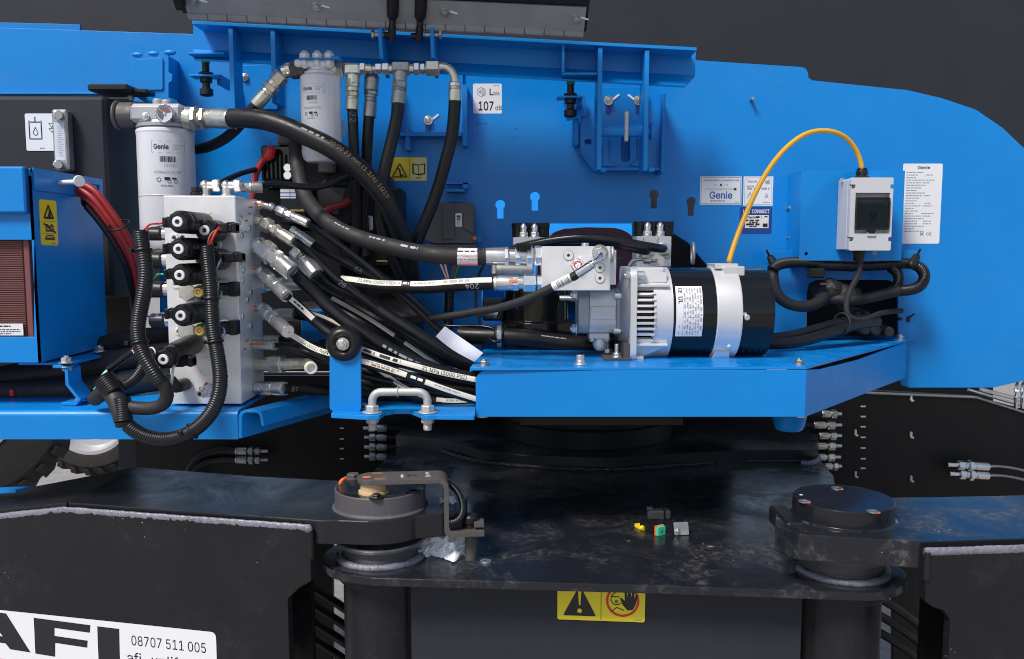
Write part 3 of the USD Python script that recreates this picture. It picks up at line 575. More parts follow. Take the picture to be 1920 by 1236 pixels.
# green-topped spring plungers
pl = Thing('spring_plunger', 'black spring plunger with green tip at the left end of the rail', 'plunger', 'green-tipped spring plungers')
Y = 2.06; kk = K(Y); p = P(385, 105, Y); dn = V(0, 0, -1)
pl.part('green_tip', rod(p, p + dn * 13 * kk, 8 * kk, 18, b=.001), 'green_plastic')
pl.part('body', lathe(p + dn * 13 * kk, dn, [(0, 0), (0, 6.5 * kk), (18 * kk, 6.5 * kk), (20 * kk, 10 * kk), (34 * kk, 11 * kk), (36 * kk, 7 * kk), (44 * kk, 7 * kk), (47 * kk, 12 * kk), (57 * kk, 12 * kk), (59 * kk, 9 * kk), (60 * kk, 0)], 18), 'black_plastic')
pl.part('lock_nut', hexa(p + dn * 29 * kk, p + dn * 34 * kk, 13 * kk), 'black_plastic')
pl.part('flange_plate', cat(box(p[0] - 25 * kk, p[0] + 22 * kk, Y - .022, Y + .022, p[2] - 39 * kk, p[2] - 36 * kk), box(p[0] + 14 * kk, p[0] + 22 * kk, Y + .0225, Y + .10, p[2] - 48 * kk, p[2] - 30 * kk)), 'blue_paint')
pl.done(); pl.copy(P(1070, 145, Y) - p, 'black spring plunger with green tip beside the latch plate')
# blue tabs on the bulkhead at left of the rail arms
t = Thing('wall_bracket', 'dark blue bracket plate with a bolt behind the left rail arms', 'bracket')
t.part('plate', plate_y([(432, 124), (520, 120), (520, 205), (432, 205)], YP - .02, .005), 'blue_paint')
t.part('bolt', bolt(P(459, 145, YP - .021), V(0, -1, 0), .007), 'zinc_warm')
t.done()
# ================================================================== chassis: pivot plate, pins, axle arms, wheels
ZP = 0.955                                   # top of the big pivot plate
EZ = V(0, 0, 1)
pL, pR = PZ(715, 1040, ZP), PZ(1576, 1066, ZP)       # axes of the two king pins
nose = unit(np.cross(EZ, pR - pL)); nose = nose if nose[1] < 0 else -nose      # towards the viewer, square to the line of pins
along = unit(pR - pL)
def rough(m, amp, sc=150.0):
    v = np.array(m.vertices); n = np.stack([meshkit.fbm(v * sc + k * 7.3, 3, 11 + k) - .5 for k in range(3)], 1); return TM(v + n * amp * 2, m.faces)
TP = .015
t = Thing('pivot_plate', 'big black steel pivot plate with dusty glossy top between the two king pins', 'steel plate')
r_lug = 0.112
gp = Py([tuple(q[:2]) for q in (PZ(x, y, ZP) for x, y in ((640, 1076), (700, 1084), (1200, 1097), (1640, 1112), (1660, 1040), (1565, 908), (1563, 893), (1530, 852), (1480, 800), (790, 800), (735, 850), (700, 885), (640, 960)))])
edge_f = [PZ(760, 1085, ZP), PZ(1560, 1107, ZP)]
gp = gp.union(sg.Point(pL[:2]).buffer(r_lug, quad_segs=16)).union(sg.Point(pR[:2] ).buffer(r_lug, quad_segs=16)); gp = rounded(gp, .012)
FZ = lambda z: Fr((0, 0, z), (1, 0, 0), (0, 1, 0))
t.part('plate', FZ(ZP).poly(gp, TP, -TP), 'plate_paint')
def arc_weld(c, r, a0, a1, z, rr=.007, n=40):
    th = np.linspace(a0, a1, n); pts = np.stack([c[0] + r * np.cos(th), c[1] + r * np.sin(th), np.full(n, z)], 1); cv = Curve(pts, step=.0015); k_ = np.stack([cv.s * 45, cv.s * 0 + 8, cv.s * 0], 1)
    return rough(cv.tube(rr * (.75 + .4 * meshkit.fbm(k_, 3, 5)), 12), rr * .17, 140)
for c in (pL, pR):
    t.part('spacer_ring', lathe(c, EZ, [(0, .075), (.012, .074), (.014, .072), (.03, .072), (.03, 0)], 48), 'pin_paint')
    t.part('weld', arc_weld(c, .080, -math.pi * .98, math.pi * .1, ZP + .003, .0075), 'weld_bead')
# curved upper plate of the slew ring standing on the pivot plate
front = [(742, 838), (775, 842), (830, 848), (900, 868), (1000, 878), (1150, 882), (1300, 872), (1440, 866), (1500, 867), (1526, 865)]
ZU = ZP + .034
up = [tuple(PZ(x, y - 23, ZU)[:2]) for x, y in front] + [tuple(PZ(x, y, ZU)[:2]) for x, y in ((1535, 826), (1480, 770), (790, 770))]
t.part('upper_plate', FZ(ZU).poly(Py(up), .036, -.036), 'chassis_paint')
wp = np.array([PZ(x, y - 2, ZP + .002) for x, y in front[2:]]); cv = Curve(wp, step=.004)
t.part('weld', rough(cv.tube(.0075 * (1 + .2 * np.sin(cv.s * 500)), 10), .003, 120), 'gloss_black')
t.part('weld', Curve(np.array([PZ(x, y, ZP + .004) for x, y in ((1502, 869), (1515, 869), (1528, 866), (1534, 856))]), step=.004).tube(.007, 8), 'weld_bead')
for x, y, r in ((1335, 1048, .020), (1180, 1040, .012), (868, 1001, .02)): 
    c = PZ(x, y - 28, ZP); t.part('plug_weld', lathe(c - EZ * .001, EZ, [(0, r), (.003, r * .9), (.004, r * .7), (.004, 0)], 24), 'chassis_paint')
# dark skirt below the plate with its warning sticker
def front_plane(off): 
    o = pL + nose * off; return o
so = front_plane(.052) ; fs = Fr((so[0], so[1], ZP - TP), along, EZ)
def on_front(px, py, fr):     # pixel -> coordinates in an upright plane
    d = ray(px, py); o = V(0, 0, CZ); tt = ((fr.o - o) @ fr.n) / (d @ fr.n); q = o + d * tt - fr.o; return q @ fr.u, q @ fr.v
x0, x1 = on_front(770, 1100, fs)[0], on_front(1505, 1110, fs)[0]
i = t.part('skirt', fs.poly(sg.box(x0, -.5, x1 - .02, 0).union(rrect(x1 - .1, -.5, x1, -.004, .025)), .012, -.013), 'dark_grey_paint', label='dark grey skirt plate under the pivot plate')
a = on_front(1045, 1162, fs); b = on_front(1210, 1100, fs); w, h = b[0] - a[0], .064
fw = Fr(fs.at(a[0], a[1] + .001, .0), along, EZ)
i = t.part('warning_sticker', fw.poly(rrect(0, 0, w, h * 1.25, .004), .0006, .0), 'bright_yellow_label', label='yellow keep hands clear warning sticker')
tri = rounded(Py([(w * .065, h * .13), (w * .445, h * .13), (w * .255, h * 1.06)]), .002)
mark = Py([(w * .235, h * .86), (w * .275, h * .86), (w * .263, h * .45), (w * .247, h * .45)]).union(sg.Point(w * .255, h * .86).buffer(w * .02)).union(sg.Point(w * .255, h * .28).buffer(w * .027))
t.part('symbol', fw.poly(tri.difference(mark), 0, .0008), 'black_print', under=i)
t.part('divider', fw.rect(w * .497, h * .03, w * .503, h * 1.2, .0009), 'black_print', under=i)
t.part('prohibition_ring', fw.poly(ring2(w * .745, h * .62, w * .19, w * .028), 0, .0008), 'red_print', under=i)
hand = Py([(w * .74, h * .52), (w * .71, h * .72), (w * .735, h * .70), (w * .77, h * .62), (w * .765, h * .95), (w * .79, h * .96), (w * .80, h * .72), (w * .81, h * 1.0), (w * .835, h * 1.0), (w * .84, h * .73), (w * .86, h * .95), (w * .88, h * .94), (w * .875, h * .7), (w * .90, h * .82), (w * .92, h * .80), (w * .89, h * .5), (w * .86, h * .36), (w * .80, h * .34)])
t.part('hand_symbol', fw.poly(hand, 0, .001), 'black_print', under=i)
t.part('face_symbol', fw.poly(stroke([(w * .66, h * .86), (w * .62, h * .78), (w * .61, h * .64), (w * .64, h * .52), (w * .69, h * .5), (w * .72, h * .55)], .0016).union(ring2(w * .675, h * .60, w * .018, .0015)).union(stroke([(w * .62, h * .3), (w * .68, h * .42), (w * .76, h * .34)], .0016)).union(stroke([(w * .62, h * .74), (w * .70, h * .74)], .0016)), 0, .0012), 'black_print', under=i)
t.part('print', lines(fw, [(w * .88, w * .96, h * .05, h * .03)], .0009), 'grey_print', under=i)
t.done()
# the two columns in which the pins turn
col = Thing('pin_column', 'black steel pin column standing under the left king pin', 'column', 'columns under the king pins')
col.part('column', lathe(pL - EZ * .9, EZ, [(0, .073), (.874 - TP + .010, .073)], 48), 'axle_paint')
col.part('collar', lathe(pL - EZ * (TP + .024), EZ, [(0, .073), (0, .082), (.008, .086), (.024, .086)], 48), 'axle_paint')
col.done(); col.copy(pR - pL, 'black steel pin column standing under the right king pin')

# axle arms
def lug_px(poly, z): return Py([tuple(PZ(x, y, z)[:2]) for x, y in poly])
ZA = ZP + .100                               # top of the left arm's lug plate
cl = pL + EZ * (ZA - ZP)
def arm_frame(a_px, b_px, z):
    a, b = PZ(*a_px, z), PZ(*b_px, z); u = unit(b - a); return a, b, u
# left arm
t = Thing('axle_arm', 'left black axle arm with grey weld seam and white hire company sticker', 'axle arm')
A, B, u = arm_frame((125, 942), (586, 975), ZA)          # front top edge of the box
n = V(u[1], -u[0], 0); n = n if n[1] < 0 else -n
C_back = [PZ(x, y, ZA) for x, y in ((640, 902), (470, 893), (255, 876))]
lug = Py([tuple(A[:2]), tuple((B + u * .02)[:2]), tuple((cl + V(0, -.100, 0) - u * .02)[:2]), tuple((cl + n * .104)[:2]), tuple((cl + u * .13 + n * .03)[:2]), tuple((cl + u * .165 - n * .0)[:2]), tuple((cl + u * .15 - n * .09)[:2]), tuple((cl - n * .15)[:2])] + [tuple(c[:2]) for c in C_back])
disc = sg.Point(cl[:2]).buffer(.104, quad_segs=20); lug = rounded(lug.union(disc).union(disc.union(Py([tuple((B - u * .03)[:2]), tuple((B - u * .029)[:2]), tuple(C_back[0][:2])])).convex_hull), .008)
t.part('lug_plate', FZ(ZA).poly(lug, .044, -.044), 'chassis_paint')
fa = Fr(A, u, EZ); LB = (B - A) @ u
gx = lambda px, py: on_front(px, py, fa)
o_n = n * .004
body = Py([(0, -.012), (LB, -.012), (LB, gx(586, 1085)[1]), (gx(566, 1100)[0], gx(566, 1098)[1]), (gx(545, 1112)[0], gx(545, 1118)[1]), (gx(545, 1112)[0], -.55), (-.62, -.55), (-.62, -.012 - .62 * .17), ])
fb = Fr(A + n * .012, u, EZ)
t.part('front_plate', fb.poly(body, .018, -.018), 'axle_paint')
# sloping top left of the bend
Al = A - u * .60 - EZ * .095; Cl = C_back[-1] - u * .42 - EZ * .095
t.part('slope_plate', slab(Al, A, C_back[-1], Cl, -.02), 'axle_paint')
def bead(a, b, r, nz=.0):
    n_off = unit(np.cross(unit(np.asarray(b) - np.asarray(a)), EZ))
    pts = np.linspace(a, b, 60); cv = Curve(pts, step=.0015, straight=True); k_ = np.stack([cv.s * 40, cv.s * 0 + 3, cv.s * 0], 1); m = cv.tube(r * (.93 + .16 * meshkit.fbm(k_, 3, 5)), 14); v = np.array(m.vertices); c0 = cv.p.mean(0); o = (v - c0) @ n_off; v = v - np.outer(o - np.repeat((cv.p - c0) @ n_off, 1).mean(), n_off) * .45; return rough(TM(v, m.faces), r * .13, 150)
t.part('weld', bead(A + n * .0085 - EZ * .013, B + n * .0085 - EZ * .013, .0070), 'weld_bead')
t.part('weld', bead(Al + n * .0085 - EZ * .013, A + n * .0085 - EZ * .013, .0070), 'weld_bead')
t.part('weld', ball(B + n * .0095 - EZ * .014 - u * .004, .0075), 'weld_bead'); t.part('weld', bead(B + n * .008 - EZ * .02, B + n * .008 - EZ * .07, .005), 'axle_paint')
t.part('rear_wall', slab(PZ(585, 900, ZA) - EZ * .052, C_back[2] - EZ * .052, C_back[2] - EZ * .5, PZ(585, 900, ZA) - EZ * .5, .012), 'chassis_paint')
# hire sticker
c0, c1 = on_front(405, 1186, fb), on_front(0, 1133, fb); wl = c0[0] - c1[0] + .35; top = c0[1]
fl2 = Fr(fb.at(c0[0] - wl, top - .30, .0), u, EZ)
i = t.part('hire_sticker', fl2.poly(rrect(0, 0, wl, .30, .010), .0008, .0), 'white_print', label='white sticker with big black letters AFI and a phone number')
def gl(px, py): q = on_front(px, py, fb); return q[0] - (c0[0] - wl), q[1] - (top - .30)
def polyp(pts): return Py([gl(*q) for q in pts])
t.part('letter', fl2.poly(polyp([(64, 1158), (170, 1172), (169, 1186), (103, 1177), (103, 1192), (165, 1201), (164, 1214), (104, 1205), (104, 1231), (67, 1225)]), 0, .001), 'black_print', under=i)
t.part('letter', fl2.poly(polyp([(183, 1174), (224, 1179), (226, 1260), (186, 1254)]), 0, .001), 'black_print', under=i)
t.part('letter', fl2.poly(polyp([(-45, 1143), (12, 1150), (58, 1223), (20, 1217), (11, 1206), (-55, 1197), (-66, 1206), (-105, 1200)]).difference(polyp([(-20, 1165), (-14, 1166), (6, 1193), (-38, 1187)])), 0, .001), 'black_print', under=i)
q0, q1 = gl(246, 1209), gl(387, 1227); tw = q1[0] - q0[0]
t.part('print', fl2.text('08707 511 005', q0[0], q0[1], .0195, .001, w=tw), 'navy_print', under=i)
q0 = gl(238, 1238); t.part('print', fl2.text('afi-uplift', q0[0], q0[1] - .004, .021, .001), 'navy_print', under=i)
t.part('red_band', fl2.rect(.0, .0, gl(58, 1236)[0], gl(0, 1231)[1] - .004, .001), 'red_print', under=i)
t.done()
single('blue_strap', slab(A - u * .60 - EZ * .055 - n * .06, A - u * .18 - EZ * .012 - n * .07, A - u * .17 - EZ * .012 - n * .10, A - u * .60 - EZ * .055 - n * .12, .006), 'blue_paint', 'thin blue strap lying on the sloping end of the left axle arm', 'strap')

# left king pin
t = Thing('king_pin', 'left grey king pin with orange marked bolt on top', 'pin')
t.part('head', lathe(cl, EZ, [(0, .092), (.003, .0875), (.006, .0865), (.0350, .0865), (.0365, .0850), (.0365, .0840)], 64), 'pin_paint', label='dusty grey round pin head')
t.part('top_face', lathe(cl, EZ, [(.0320, .0840), (.0365, .0840), (.0365, 0)], 64), 'plate_paint')
t.part('lower_ring', lathe(pL + EZ * .030, EZ, [(0, .085), (.006, .088), (.009, .086), (.009, 0)], 48), 'zinc_dull')
p = PZ(662, 897, ZA + .0365); t.part('bolt', cat(hexa(p, p + EZ * .010, .013), rod(p, p + EZ * .003, .018, 18)), 'rusty_steel')
t.part('paint_mark', Curve(np.array([PZ(648, 898, ZA + .0465), PZ(640, 902, ZA + .0455), PZ(638, 908, ZA + .039)]), step=.003).tube(.0035, 8), 'orange_mark')
p = PZ(706, 934, ZA + .0365); t.part('washer', cat(rod(p, p + EZ * .003, .014, 18), hexa(p, p + EZ * .008, .009)), 'gloss_black')
p = PZ(775, 922, ZA + .0365); t.part('recess', lathe(p, EZ, [(0, .014), (.0012, .014), (.0012, .009), (.0004, .007), (.0004, 0)], 20), 'black_paint')
t.done()
# steering angle sensor strap
zs = ZA + .067; YS = cl[1]
t = Thing('sensor_strap', 'bent dark steel strap with orange marks over the left king pin', 'bracket')
dx = lambda px, z, y: PZ(px, 0, z)
pc = PZ(700, 893, zs); pe = PZ(822, 890, zs); us = unit(pe - pc); us[2] = 0; us = unit(us); nsv = V(-us[1], us[0], 0)
Lh = (pe - pc) @ us; w2 = .030; t0 = .009
fs2 = Fr(pc, us, nsv)
t.part('top_leg', fs2.poly(sg.box(0, -w2, Lh, w2).union(sg.Point(0, 0).buffer(w2, quad_segs=12)).difference(sg.box(.064, -.008, .082, .012)), t0, -t0), 'rusty_steel')
zb_ = ZP + .054
bend = [pe + us * 0, pe + us * .010 - EZ * .002, pe + us * .016 - EZ * .009, pe + us * .018 - EZ * .018]
Hh = zs - zb_ - .014
prof = [(0, 0), (.007, -.001), (.014, -.005), (.018, -.012), (.019, -.02), (.019, -Hh + .006), (.021, -Hh), (.026, -Hh - .004), (.085, -Hh - .004), (.085, -Hh - .014), (.021, -Hh - .014), (.014, -Hh - .011), (.010, -Hh - .003), (.010, -.022), (.008, -.013), (.003, -.0095), (0, -.009)]
fv = Fr(pe, us, EZ); g = Py(prof)
t.part('bent_leg', fv.poly(g, 2 * w2, -w2, 60), 'rusty_steel')
for a, b, s, mo in ((-.012, -.006, .015, 'orange_mark'), (.014, -.020, .022, 'orange_faded'), (.006, .020, .020, 'orange_faded')): t.part('orange_smear', fs2.poly(affinity.rotate(sg.Point(a, b).buffer(s * .5).intersection(sg.box(a - s, b - .006, a + s, b + .005)), 8), .0002, .0002), mo)
t.part('stamp', fs2.poly(stroke([(.055 - .001, .006), (.052, -.004), (.057, -.004), (.052, -.010), (.056, -.016)], .0022).union(stroke([(.098, .016), (.104, .012), (.098, .007), (.104, .003)], .002)).union(stroke([(.098, -.004), (.106, -.004)], .002)).union(stroke([(.098, -.011), (.106, -.011)], .002)), .0002, .0002), 'white_print')
p = fv.at(.060, -Hh - .004); t.part('bolt', cat(rod(p, p + EZ * .006, .014, 18), rod(p + EZ * .006, p + EZ * .024, .016, 24, b=.004), ), 'black_plastic')
t.part('spacer', rod(p - EZ * .010, V(p[0], p[1], ZP), .011, 18), 'rusty_steel')
t.part('foot_fork', fv.poly(sg.box(.066, -Hh + .001, .085, -Hh + .010), .026, -.004), 'rusty_steel')
t.done()
pt = PZ(705, 908, ZA + .058); pt = pc.copy(); 
single('sensor_bushing', cat(lathe(V(pt[0], pt[1], ZA + .0365), EZ, [(0, .0285), (.004, .028), (.005, .024), (.0210, .024), (.0210, 0)], 32)), 'tan_plastic', 'tan plastic sensor bushing standing on the left king pin under the strap', 'sensor')
c = [pt + V(.02, .03, -.012), pt + V(.075, .05, -.012), pt + V(.15, .04, -.035), pt + V(.165, .0, -.075), pt + V(.14, -.01, -.085)]
single('sensor_lead', corrugated(c, .006, .004)[1], 'conduit_plastic', 'short ribbed black sensor lead curling behind the bent strap', 'cable')

# right arm and pin
ZR = ZP + .100; cr = pR + EZ * (ZR - ZP)
t = Thing('axle_arm', 'right black axle arm reflecting the blue sky, with white weld seam', 'axle arm')
A2, B2, u2 = arm_frame((1728, 1018), (1925, 1012), ZR); u2 = unit(u2 * V(1, 1, 0)); n2 = V(u2[1], -u2[0], 0); n2 = n2 if n2[1] < 0 else -n2
Rb = [PZ(x, y, ZR) for x, y in ((2100, 926), (1660, 934), (1480, 940), (1456, 962), (1453, 985), (1470, 995))]
lug2 = Py([tuple(PZ(x, y, ZR)[:2]) for x, y in ((1500, 1002), (1728, 1016), (2100, 1004))] + [tuple(q[:2]) for q in Rb[:5]]).union(sg.Point(cr[:2]).buffer(.106, quad_segs=20)); lug2 = rounded(lug2.union(sg.Point(cr[:2]).buffer(.106, quad_segs=20).union(Py([tuple(PZ(1728, 1016, ZR)[:2]), tuple(PZ(1729, 1016, ZR)[:2]), tuple(PZ(1700, 933, ZR)[:2])])).convex_hull), .006)
t.part('lug_plate', FZ(ZR).poly(lug2, .046, -.046), 'plate_paint')
fb2 = Fr(A2 + n2 * .012, u2, EZ); gq = lambda x, y: on_front(x, y, fb2)
body = Py([(gq(1735, 1030)[0], -.010), (.9, -.010), (.9, -.6), (gq(1782, 1160)[0], -.6), (gq(1782, 1160)[0], gq(1782, 1163)[1]), (gq(1770, 1145)[0], gq(1770, 1145)[1]), (gq(1748, 1140)[0], gq(1748, 1138)[1]), (gq(1735, 1130)[0], gq(1735, 1128)[1])])
t.part('front_plate', fb2.poly(body, .018, -.018), 'axle_paint')
t.part('weld', bead(fb2.at(0, -.012, -.002), fb2.at(.9, -.012, -.002), .0070), 'weld_bead')
t.part('weld', bead(fb2.at(.004, -.012, .0), fb2.at(.004, -.06, .0), .005), 'axle_paint')
t.part('shim', box(PZ(1440, 990, ZR - .04)[0], cr[0] - .05, cr[1] - .02, cr[1] + .05, ZR - .045, ZR - .036, .003), 'zinc_dull')
t.part('stop_block', FZ(ZR + .0).poly(lug_px([(1456, 965), (1490, 958), (1500, 985), (1475, 1000)], ZR), .0, .0) if False else box(PZ(1456, 965, ZR)[0], PZ(1490, 965, ZR)[0], PZ(1470, 985, ZR)[1], PZ(1470, 950, ZR)[1], ZR - .03, ZR + .004, .004), 'axle_paint')
t.part('deep_wall', slab(PZ(1740, 960, ZR) - EZ * .05, PZ(2100, 940, ZR) - EZ * .05, PZ(2100, 940, ZR) - EZ * .6, PZ(1740, 960, ZR) - EZ * .6, .012), 'black_paint')
t.done()
t = Thing('king_pin', 'right black king pin with three bolt holes in its smooth round cap', 'pin')
t.part('cap', lathe(cr, EZ, [(0, .094), (.003, .0895), (.0340, .089), (.0355, .0875), (.0355, 0)], 64), 'cap_paint')
t.part('lower_ring', lathe(pR + EZ * .0305, EZ, [(0, .083), (.008, .0865), (.018, .0865), (.0185, .084), (.0185, 0)], 48), 'pin_paint')
for x, y in ((1569, 916), (1508, 941), (1637, 960)):
    p = PZ(x, y, ZR + .0355); t.part('bolt_hole', lathe(p, EZ, [(0, .0105), (.0016, .0105), (.0016, .0075), (.0006, .006), (.0006, 0)], 20), 'zinc_dull')
    t.part('rust_spot', FZ(ZR + .0367).poly(sg.Point(p[0] + .004, p[1] - .008).buffer(.005).difference(sg.Point(p[0], p[1]).buffer(.0075)), .0002, 0), 'orange_mark')
t.part('paint_chip', FZ(ZR + .03553).poly(sg.Point(*PZ(1502, 928, ZR + .0355)[:2]).buffer(.004, quad_segs=1), .0002, 0), 'white_print')
t.done()

# rear chassis wall with bulkhead fittings
YW = 2.75; kw = K(YW)
t = Thing('rear_chassis', 'black chassis wall under the blue bulkhead carrying rows of hydraulic fittings', 'chassis')
t.part('wall', plate_y([(255, 700), (1545, 700), (1545, 728), (1830, 744), (2300, 866), (2300, 1010), (255, 985)], YW, .03), 'black_paint')
t.part('rim_weld', Curve([P(1540, 729, YW - .004), P(1632, 737, YW - .004), P(1830, 745, YW - .004), P(1920, 773, YW - .004), P(2100, 822, YW - .004)], straight=True).tube(.0045, 8), 'zinc_dull')
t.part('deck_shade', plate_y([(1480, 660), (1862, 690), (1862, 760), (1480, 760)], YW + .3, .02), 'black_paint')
t.part('rim_plate', slab(P(1500, 726, YW), P(1830, 743, YW), P(1830, 743, YW + .4), P(1500, 726, YW + .4), -.004), 'black_paint')
t.part('end_post', plate_y([(222, 700), (256, 700), (256, 985), (222, 985)], YW + .05, .06), 'dark_grey_paint')
for x in (1612, 1708):
    for y in ((812, 890) if x < 1700 else (747, 816, 898)):
        p = P(x - 8 if x < 1700 else x, y, YW); t.part('cable_tie', cat(box(p[0] - .004, p[0] + .002, YW - .006, YW - .0005, p[2] - .006, p[2] + .011), box(p[0] - .002, p[0] + .006, YW - .01, YW - .0005, p[2] - .009, p[2] - .004)), 'white_wire')
for y in (762, 781, 800, 820, 840, 860, 878):
    p = P(1618, y, YW); t.part('tag', box(p[0] - .008, p[0] + .008, YW - .003, YW - .0005, p[2] - .0022, p[2] + .0022), 'white_wire')
for y in (803, 823, 841, 860):
    p = P(641, y, YW); t.part('tag', box(p[0] - .006, p[0] + .006, YW - .003, YW - .0005, p[2] - .002, p[2] + .002), 'white_wire')
t.done()
def bulkhead_fitting(name, label, group, x0, x1, y, Y, rev=False, m='zinc_warm'):
    t = Thing(name, label, 'fitting', group); a, b = P(x0, y, Y), P(x1, y, Y)
    if rev: a, b = b, a
    t.part('ferrule', cat(*leg(a, b, [('s', 0, .42, .0125)])), m)
    t.part('nut', cat(*leg(a, b, [('c', .4, .52, .0085), ('h', .50, .76, .0145)])), m)
    t.part('tube_end', cat(*leg(a, b, [('c', .74, 1.0, .0055)])), 'zinc')
    t.part('hose', rod(a - (b - a) * 1.6, a + (b - a) * .05, .009, 12), 'rubber'); t.done(); return t, a
names = ['just below the angled tray front', 'second from the top', 'third from the top', 'fourth from the top', 'third from the bottom', 'second from the bottom', 'lowest']
for j, (y, x0) in enumerate(zip((776, 797, 817, 836, 857, 874), (1540, 1525, 1535, 1527, 1527, 1545))):
    bulkhead_fitting('wall_fitting', 'hose fitting in the column right of the blue cone, ' + names[j], 'fittings right of the blue cone', x0, 1578 if j != 4 else 1576, y, YW - .03)
for j, (y, x0) in enumerate(zip((803, 820, 838, 856), (681, 683, 683, 683))):
    bulkhead_fitting('wall_fitting', 'dim hose fitting on the dark wall below the U bolt, ' + ['topmost', 'second from top', 'third from top', 'lowest'][j], 'dim fittings below the U bolt', x0, 726, y, YW - .03, True, 'zinc_dull')
for j, y in enumerate((846, 862)):
    t = Thing('wall_fitting', ('upper' if j == 0 else 'lower') + ' fitting with curled black hose on the dark wall above the left axle arm', 'fitting', 'pair of fittings above the left axle arm')
    a, b = P(442, y, YW - .04), P(503, y, YW - .04)
    t.part('nut', cat(*leg(a, b, [('s', 0, .35, .013), ('h', .4, .55, .015), ('h', .6, .75, .013)])), 'zinc_dull'); t.part('tube_end', cat(*leg(a, b, [('c', .3, 1, .0055)])), 'zinc_dull')
    t.part('hose', Curve([a, P(410, y - 1, YW - .04), P(375, y + 10, YW - .05), P(352, y + 40, YW - .06), P(345, y + 90, YW - .06)]).tube(.0125, 12), 'rubber'); t.done()
for j, y in enumerate((872, 889)):
    t = Thing('wall_fitting', ('upper' if j == 0 else 'lower') + ' silver fitting with thin grey cable on the dark wall behind the right arm', 'fitting', 'pair of fittings behind the right arm')
    a, b = P(1776 + 4 * j, y - 1, YW - .06), P(1853, y + 3, YW - .06)
    t.part('tube_end', cat(*leg(a, b, [('c', 0, .3, .0075)])), 'chrome'); t.part('nut', cat(*leg(a, b, [('h', .25, .42, .016), ('c', .42, .5, .012), ('h', .5, .62, .019)])), 'zinc'); t.part('ferrule', cat(*leg(a, b, [('s', .6, 1.0, .0135)])), 'zinc')
    t.part('cable', Curve([b - (b - a) * .05, P(1900, y + 6, YW - .07), P(1960, y + 22, YW - .1), P(2060, y + 50, YW - .1)]).tube(.0045, 10), 'zinc_dull'); t.done()
t = Thing('steel_pipe', 'pair of bright vertical steel pipes below the right end of the bulkhead', 'pipe')
for x in (1905, 1917): t.part('pipe', Curve([P(x, 765, YW - .1), P(x, 735, YW - .1), P(x + 1, 722, YW - .08), P(x + 10, 712, YW)]).tube(.006, 12), 'chrome')
t.part('pipe', Curve([P(1838, 730, YW - .02), P(1880, 741, YW - .02), P(1990, 770, YW - .02)]).tube(.007, 10), 'zinc'); t.part('pipe', Curve([P(1815, 731, YW + .03), P(1880, 750, YW + .03), P(1990, 782, YW + .03)]).tube(.005, 10), 'zinc')
t.done()
# hoses hanging in the gaps beside the columns
for x, n_, lab in ((632, 4, 'left'), (1664, 3, 'right')):
    for j in range(n_):
        c = P(x - 10, 1125 + j * 32, 2.1); single('hanging_hose', Curve([c + V(-.12, .05, .05), c, c + V(.05, -.01, -.03), c + V(.12, 0, -.09)]).tube(.011, 10), 'rubber', f'black hose crossing the bright gap beside the {lab} pin column, ' + ['uppermost', 'second', 'third', 'lowest'][j], 'hose', 'hoses in the gaps beside the columns')
for x0, x1, lab, nm in ((520, 624, 'left', 'left'), (1676, 1760, 'right', 'right')):
    single('side_wall', plate_y([(x0, 1000), (x1, 1000), (x1, 1500), (x0, 1500)], 2.3, .02), 'black_paint', f'black steel wall in shade beside the {lab} pin column', 'panel')
single('cross_wall', plate_y([(652, 1010), (1650, 1010), (1650, 1500), (652, 1500)], 2.3, .02), 'black_paint', 'black cross wall far under the pivot plate', 'panel')

# wheels
def wheel(name, label, c, axis, R, W, lugs, rr_=.60):
    t = Thing(name, label, 'wheel'); a, b, d = frame_of(axis)
    t.part('tyre', lathe(c, d, [(-W / 2, R * rr_), (-W / 2 - .01, R * .66), (-W / 2 - .012, R * .80), (-W / 2 + .02, R * .92), (-W / 2 + .045, R * .96), (W / 2 - .045, R * .96), (W / 2 - .02, R * .92), (W / 2 + .012, R * .80), (W / 2 + .01, R * .66), (W / 2, R * rr_)], 56), 'tyre_rubber')
    for j in range(lugs):
        for s in (-1, 1):
            th = 2 * math.pi * (j + (0.25 if s > 0 else -.25)) / lugs; rr = lambda q: a * math.cos(q) + b * math.sin(q); pts = []
            for x, rad, dq in ((s * .01, R * .95, .16), (s * (W / 2 - .02), R * .93, -.02), (s * (W / 2 + .012), R * .84, -.03)):
                for e in (-.05, .05):
                    q = th + dq + e * (1 if rad > R * .9 else .8); pts += [c + d * x + rr(q) * rad, c + d * x + rr(q) * (rad + R * (.045 if rad > R * .9 else .02))]
            t.part('lug', hull(pts), 'tyre_rubber')
    i = t.part('rim', lathe(c, d, [(W / 2 - .01, R * rr_), (W / 2 + .004, R * (rr_ + .015)), (W / 2 + .004, R * (rr_ - .04)), (W / 2 - .02, R * (rr_ - .07)), (W / 2 - .05, R * (rr_ - .10)), (W / 2 - .055, R * (rr_ - .18)), (W / 2 - .09, R * (rr_ - .20)), (W / 2 - .1, 0)], 48, sharp=20), 'wheel_silver')
    t.done()
wheel('tractor_wheel', 'big muddy tyre at the lower left with lugged tread and pale rim edge', P(-95, 745, 3.15), V(.62, -.78, 0), .44, .34, 30, .46)
wheel('tractor_wheel', 'far wheel with silver rim seen between the blue rail and the left arm', P(186, 772, 4.1), V(.10, -1, 0), .30, .24, 26)

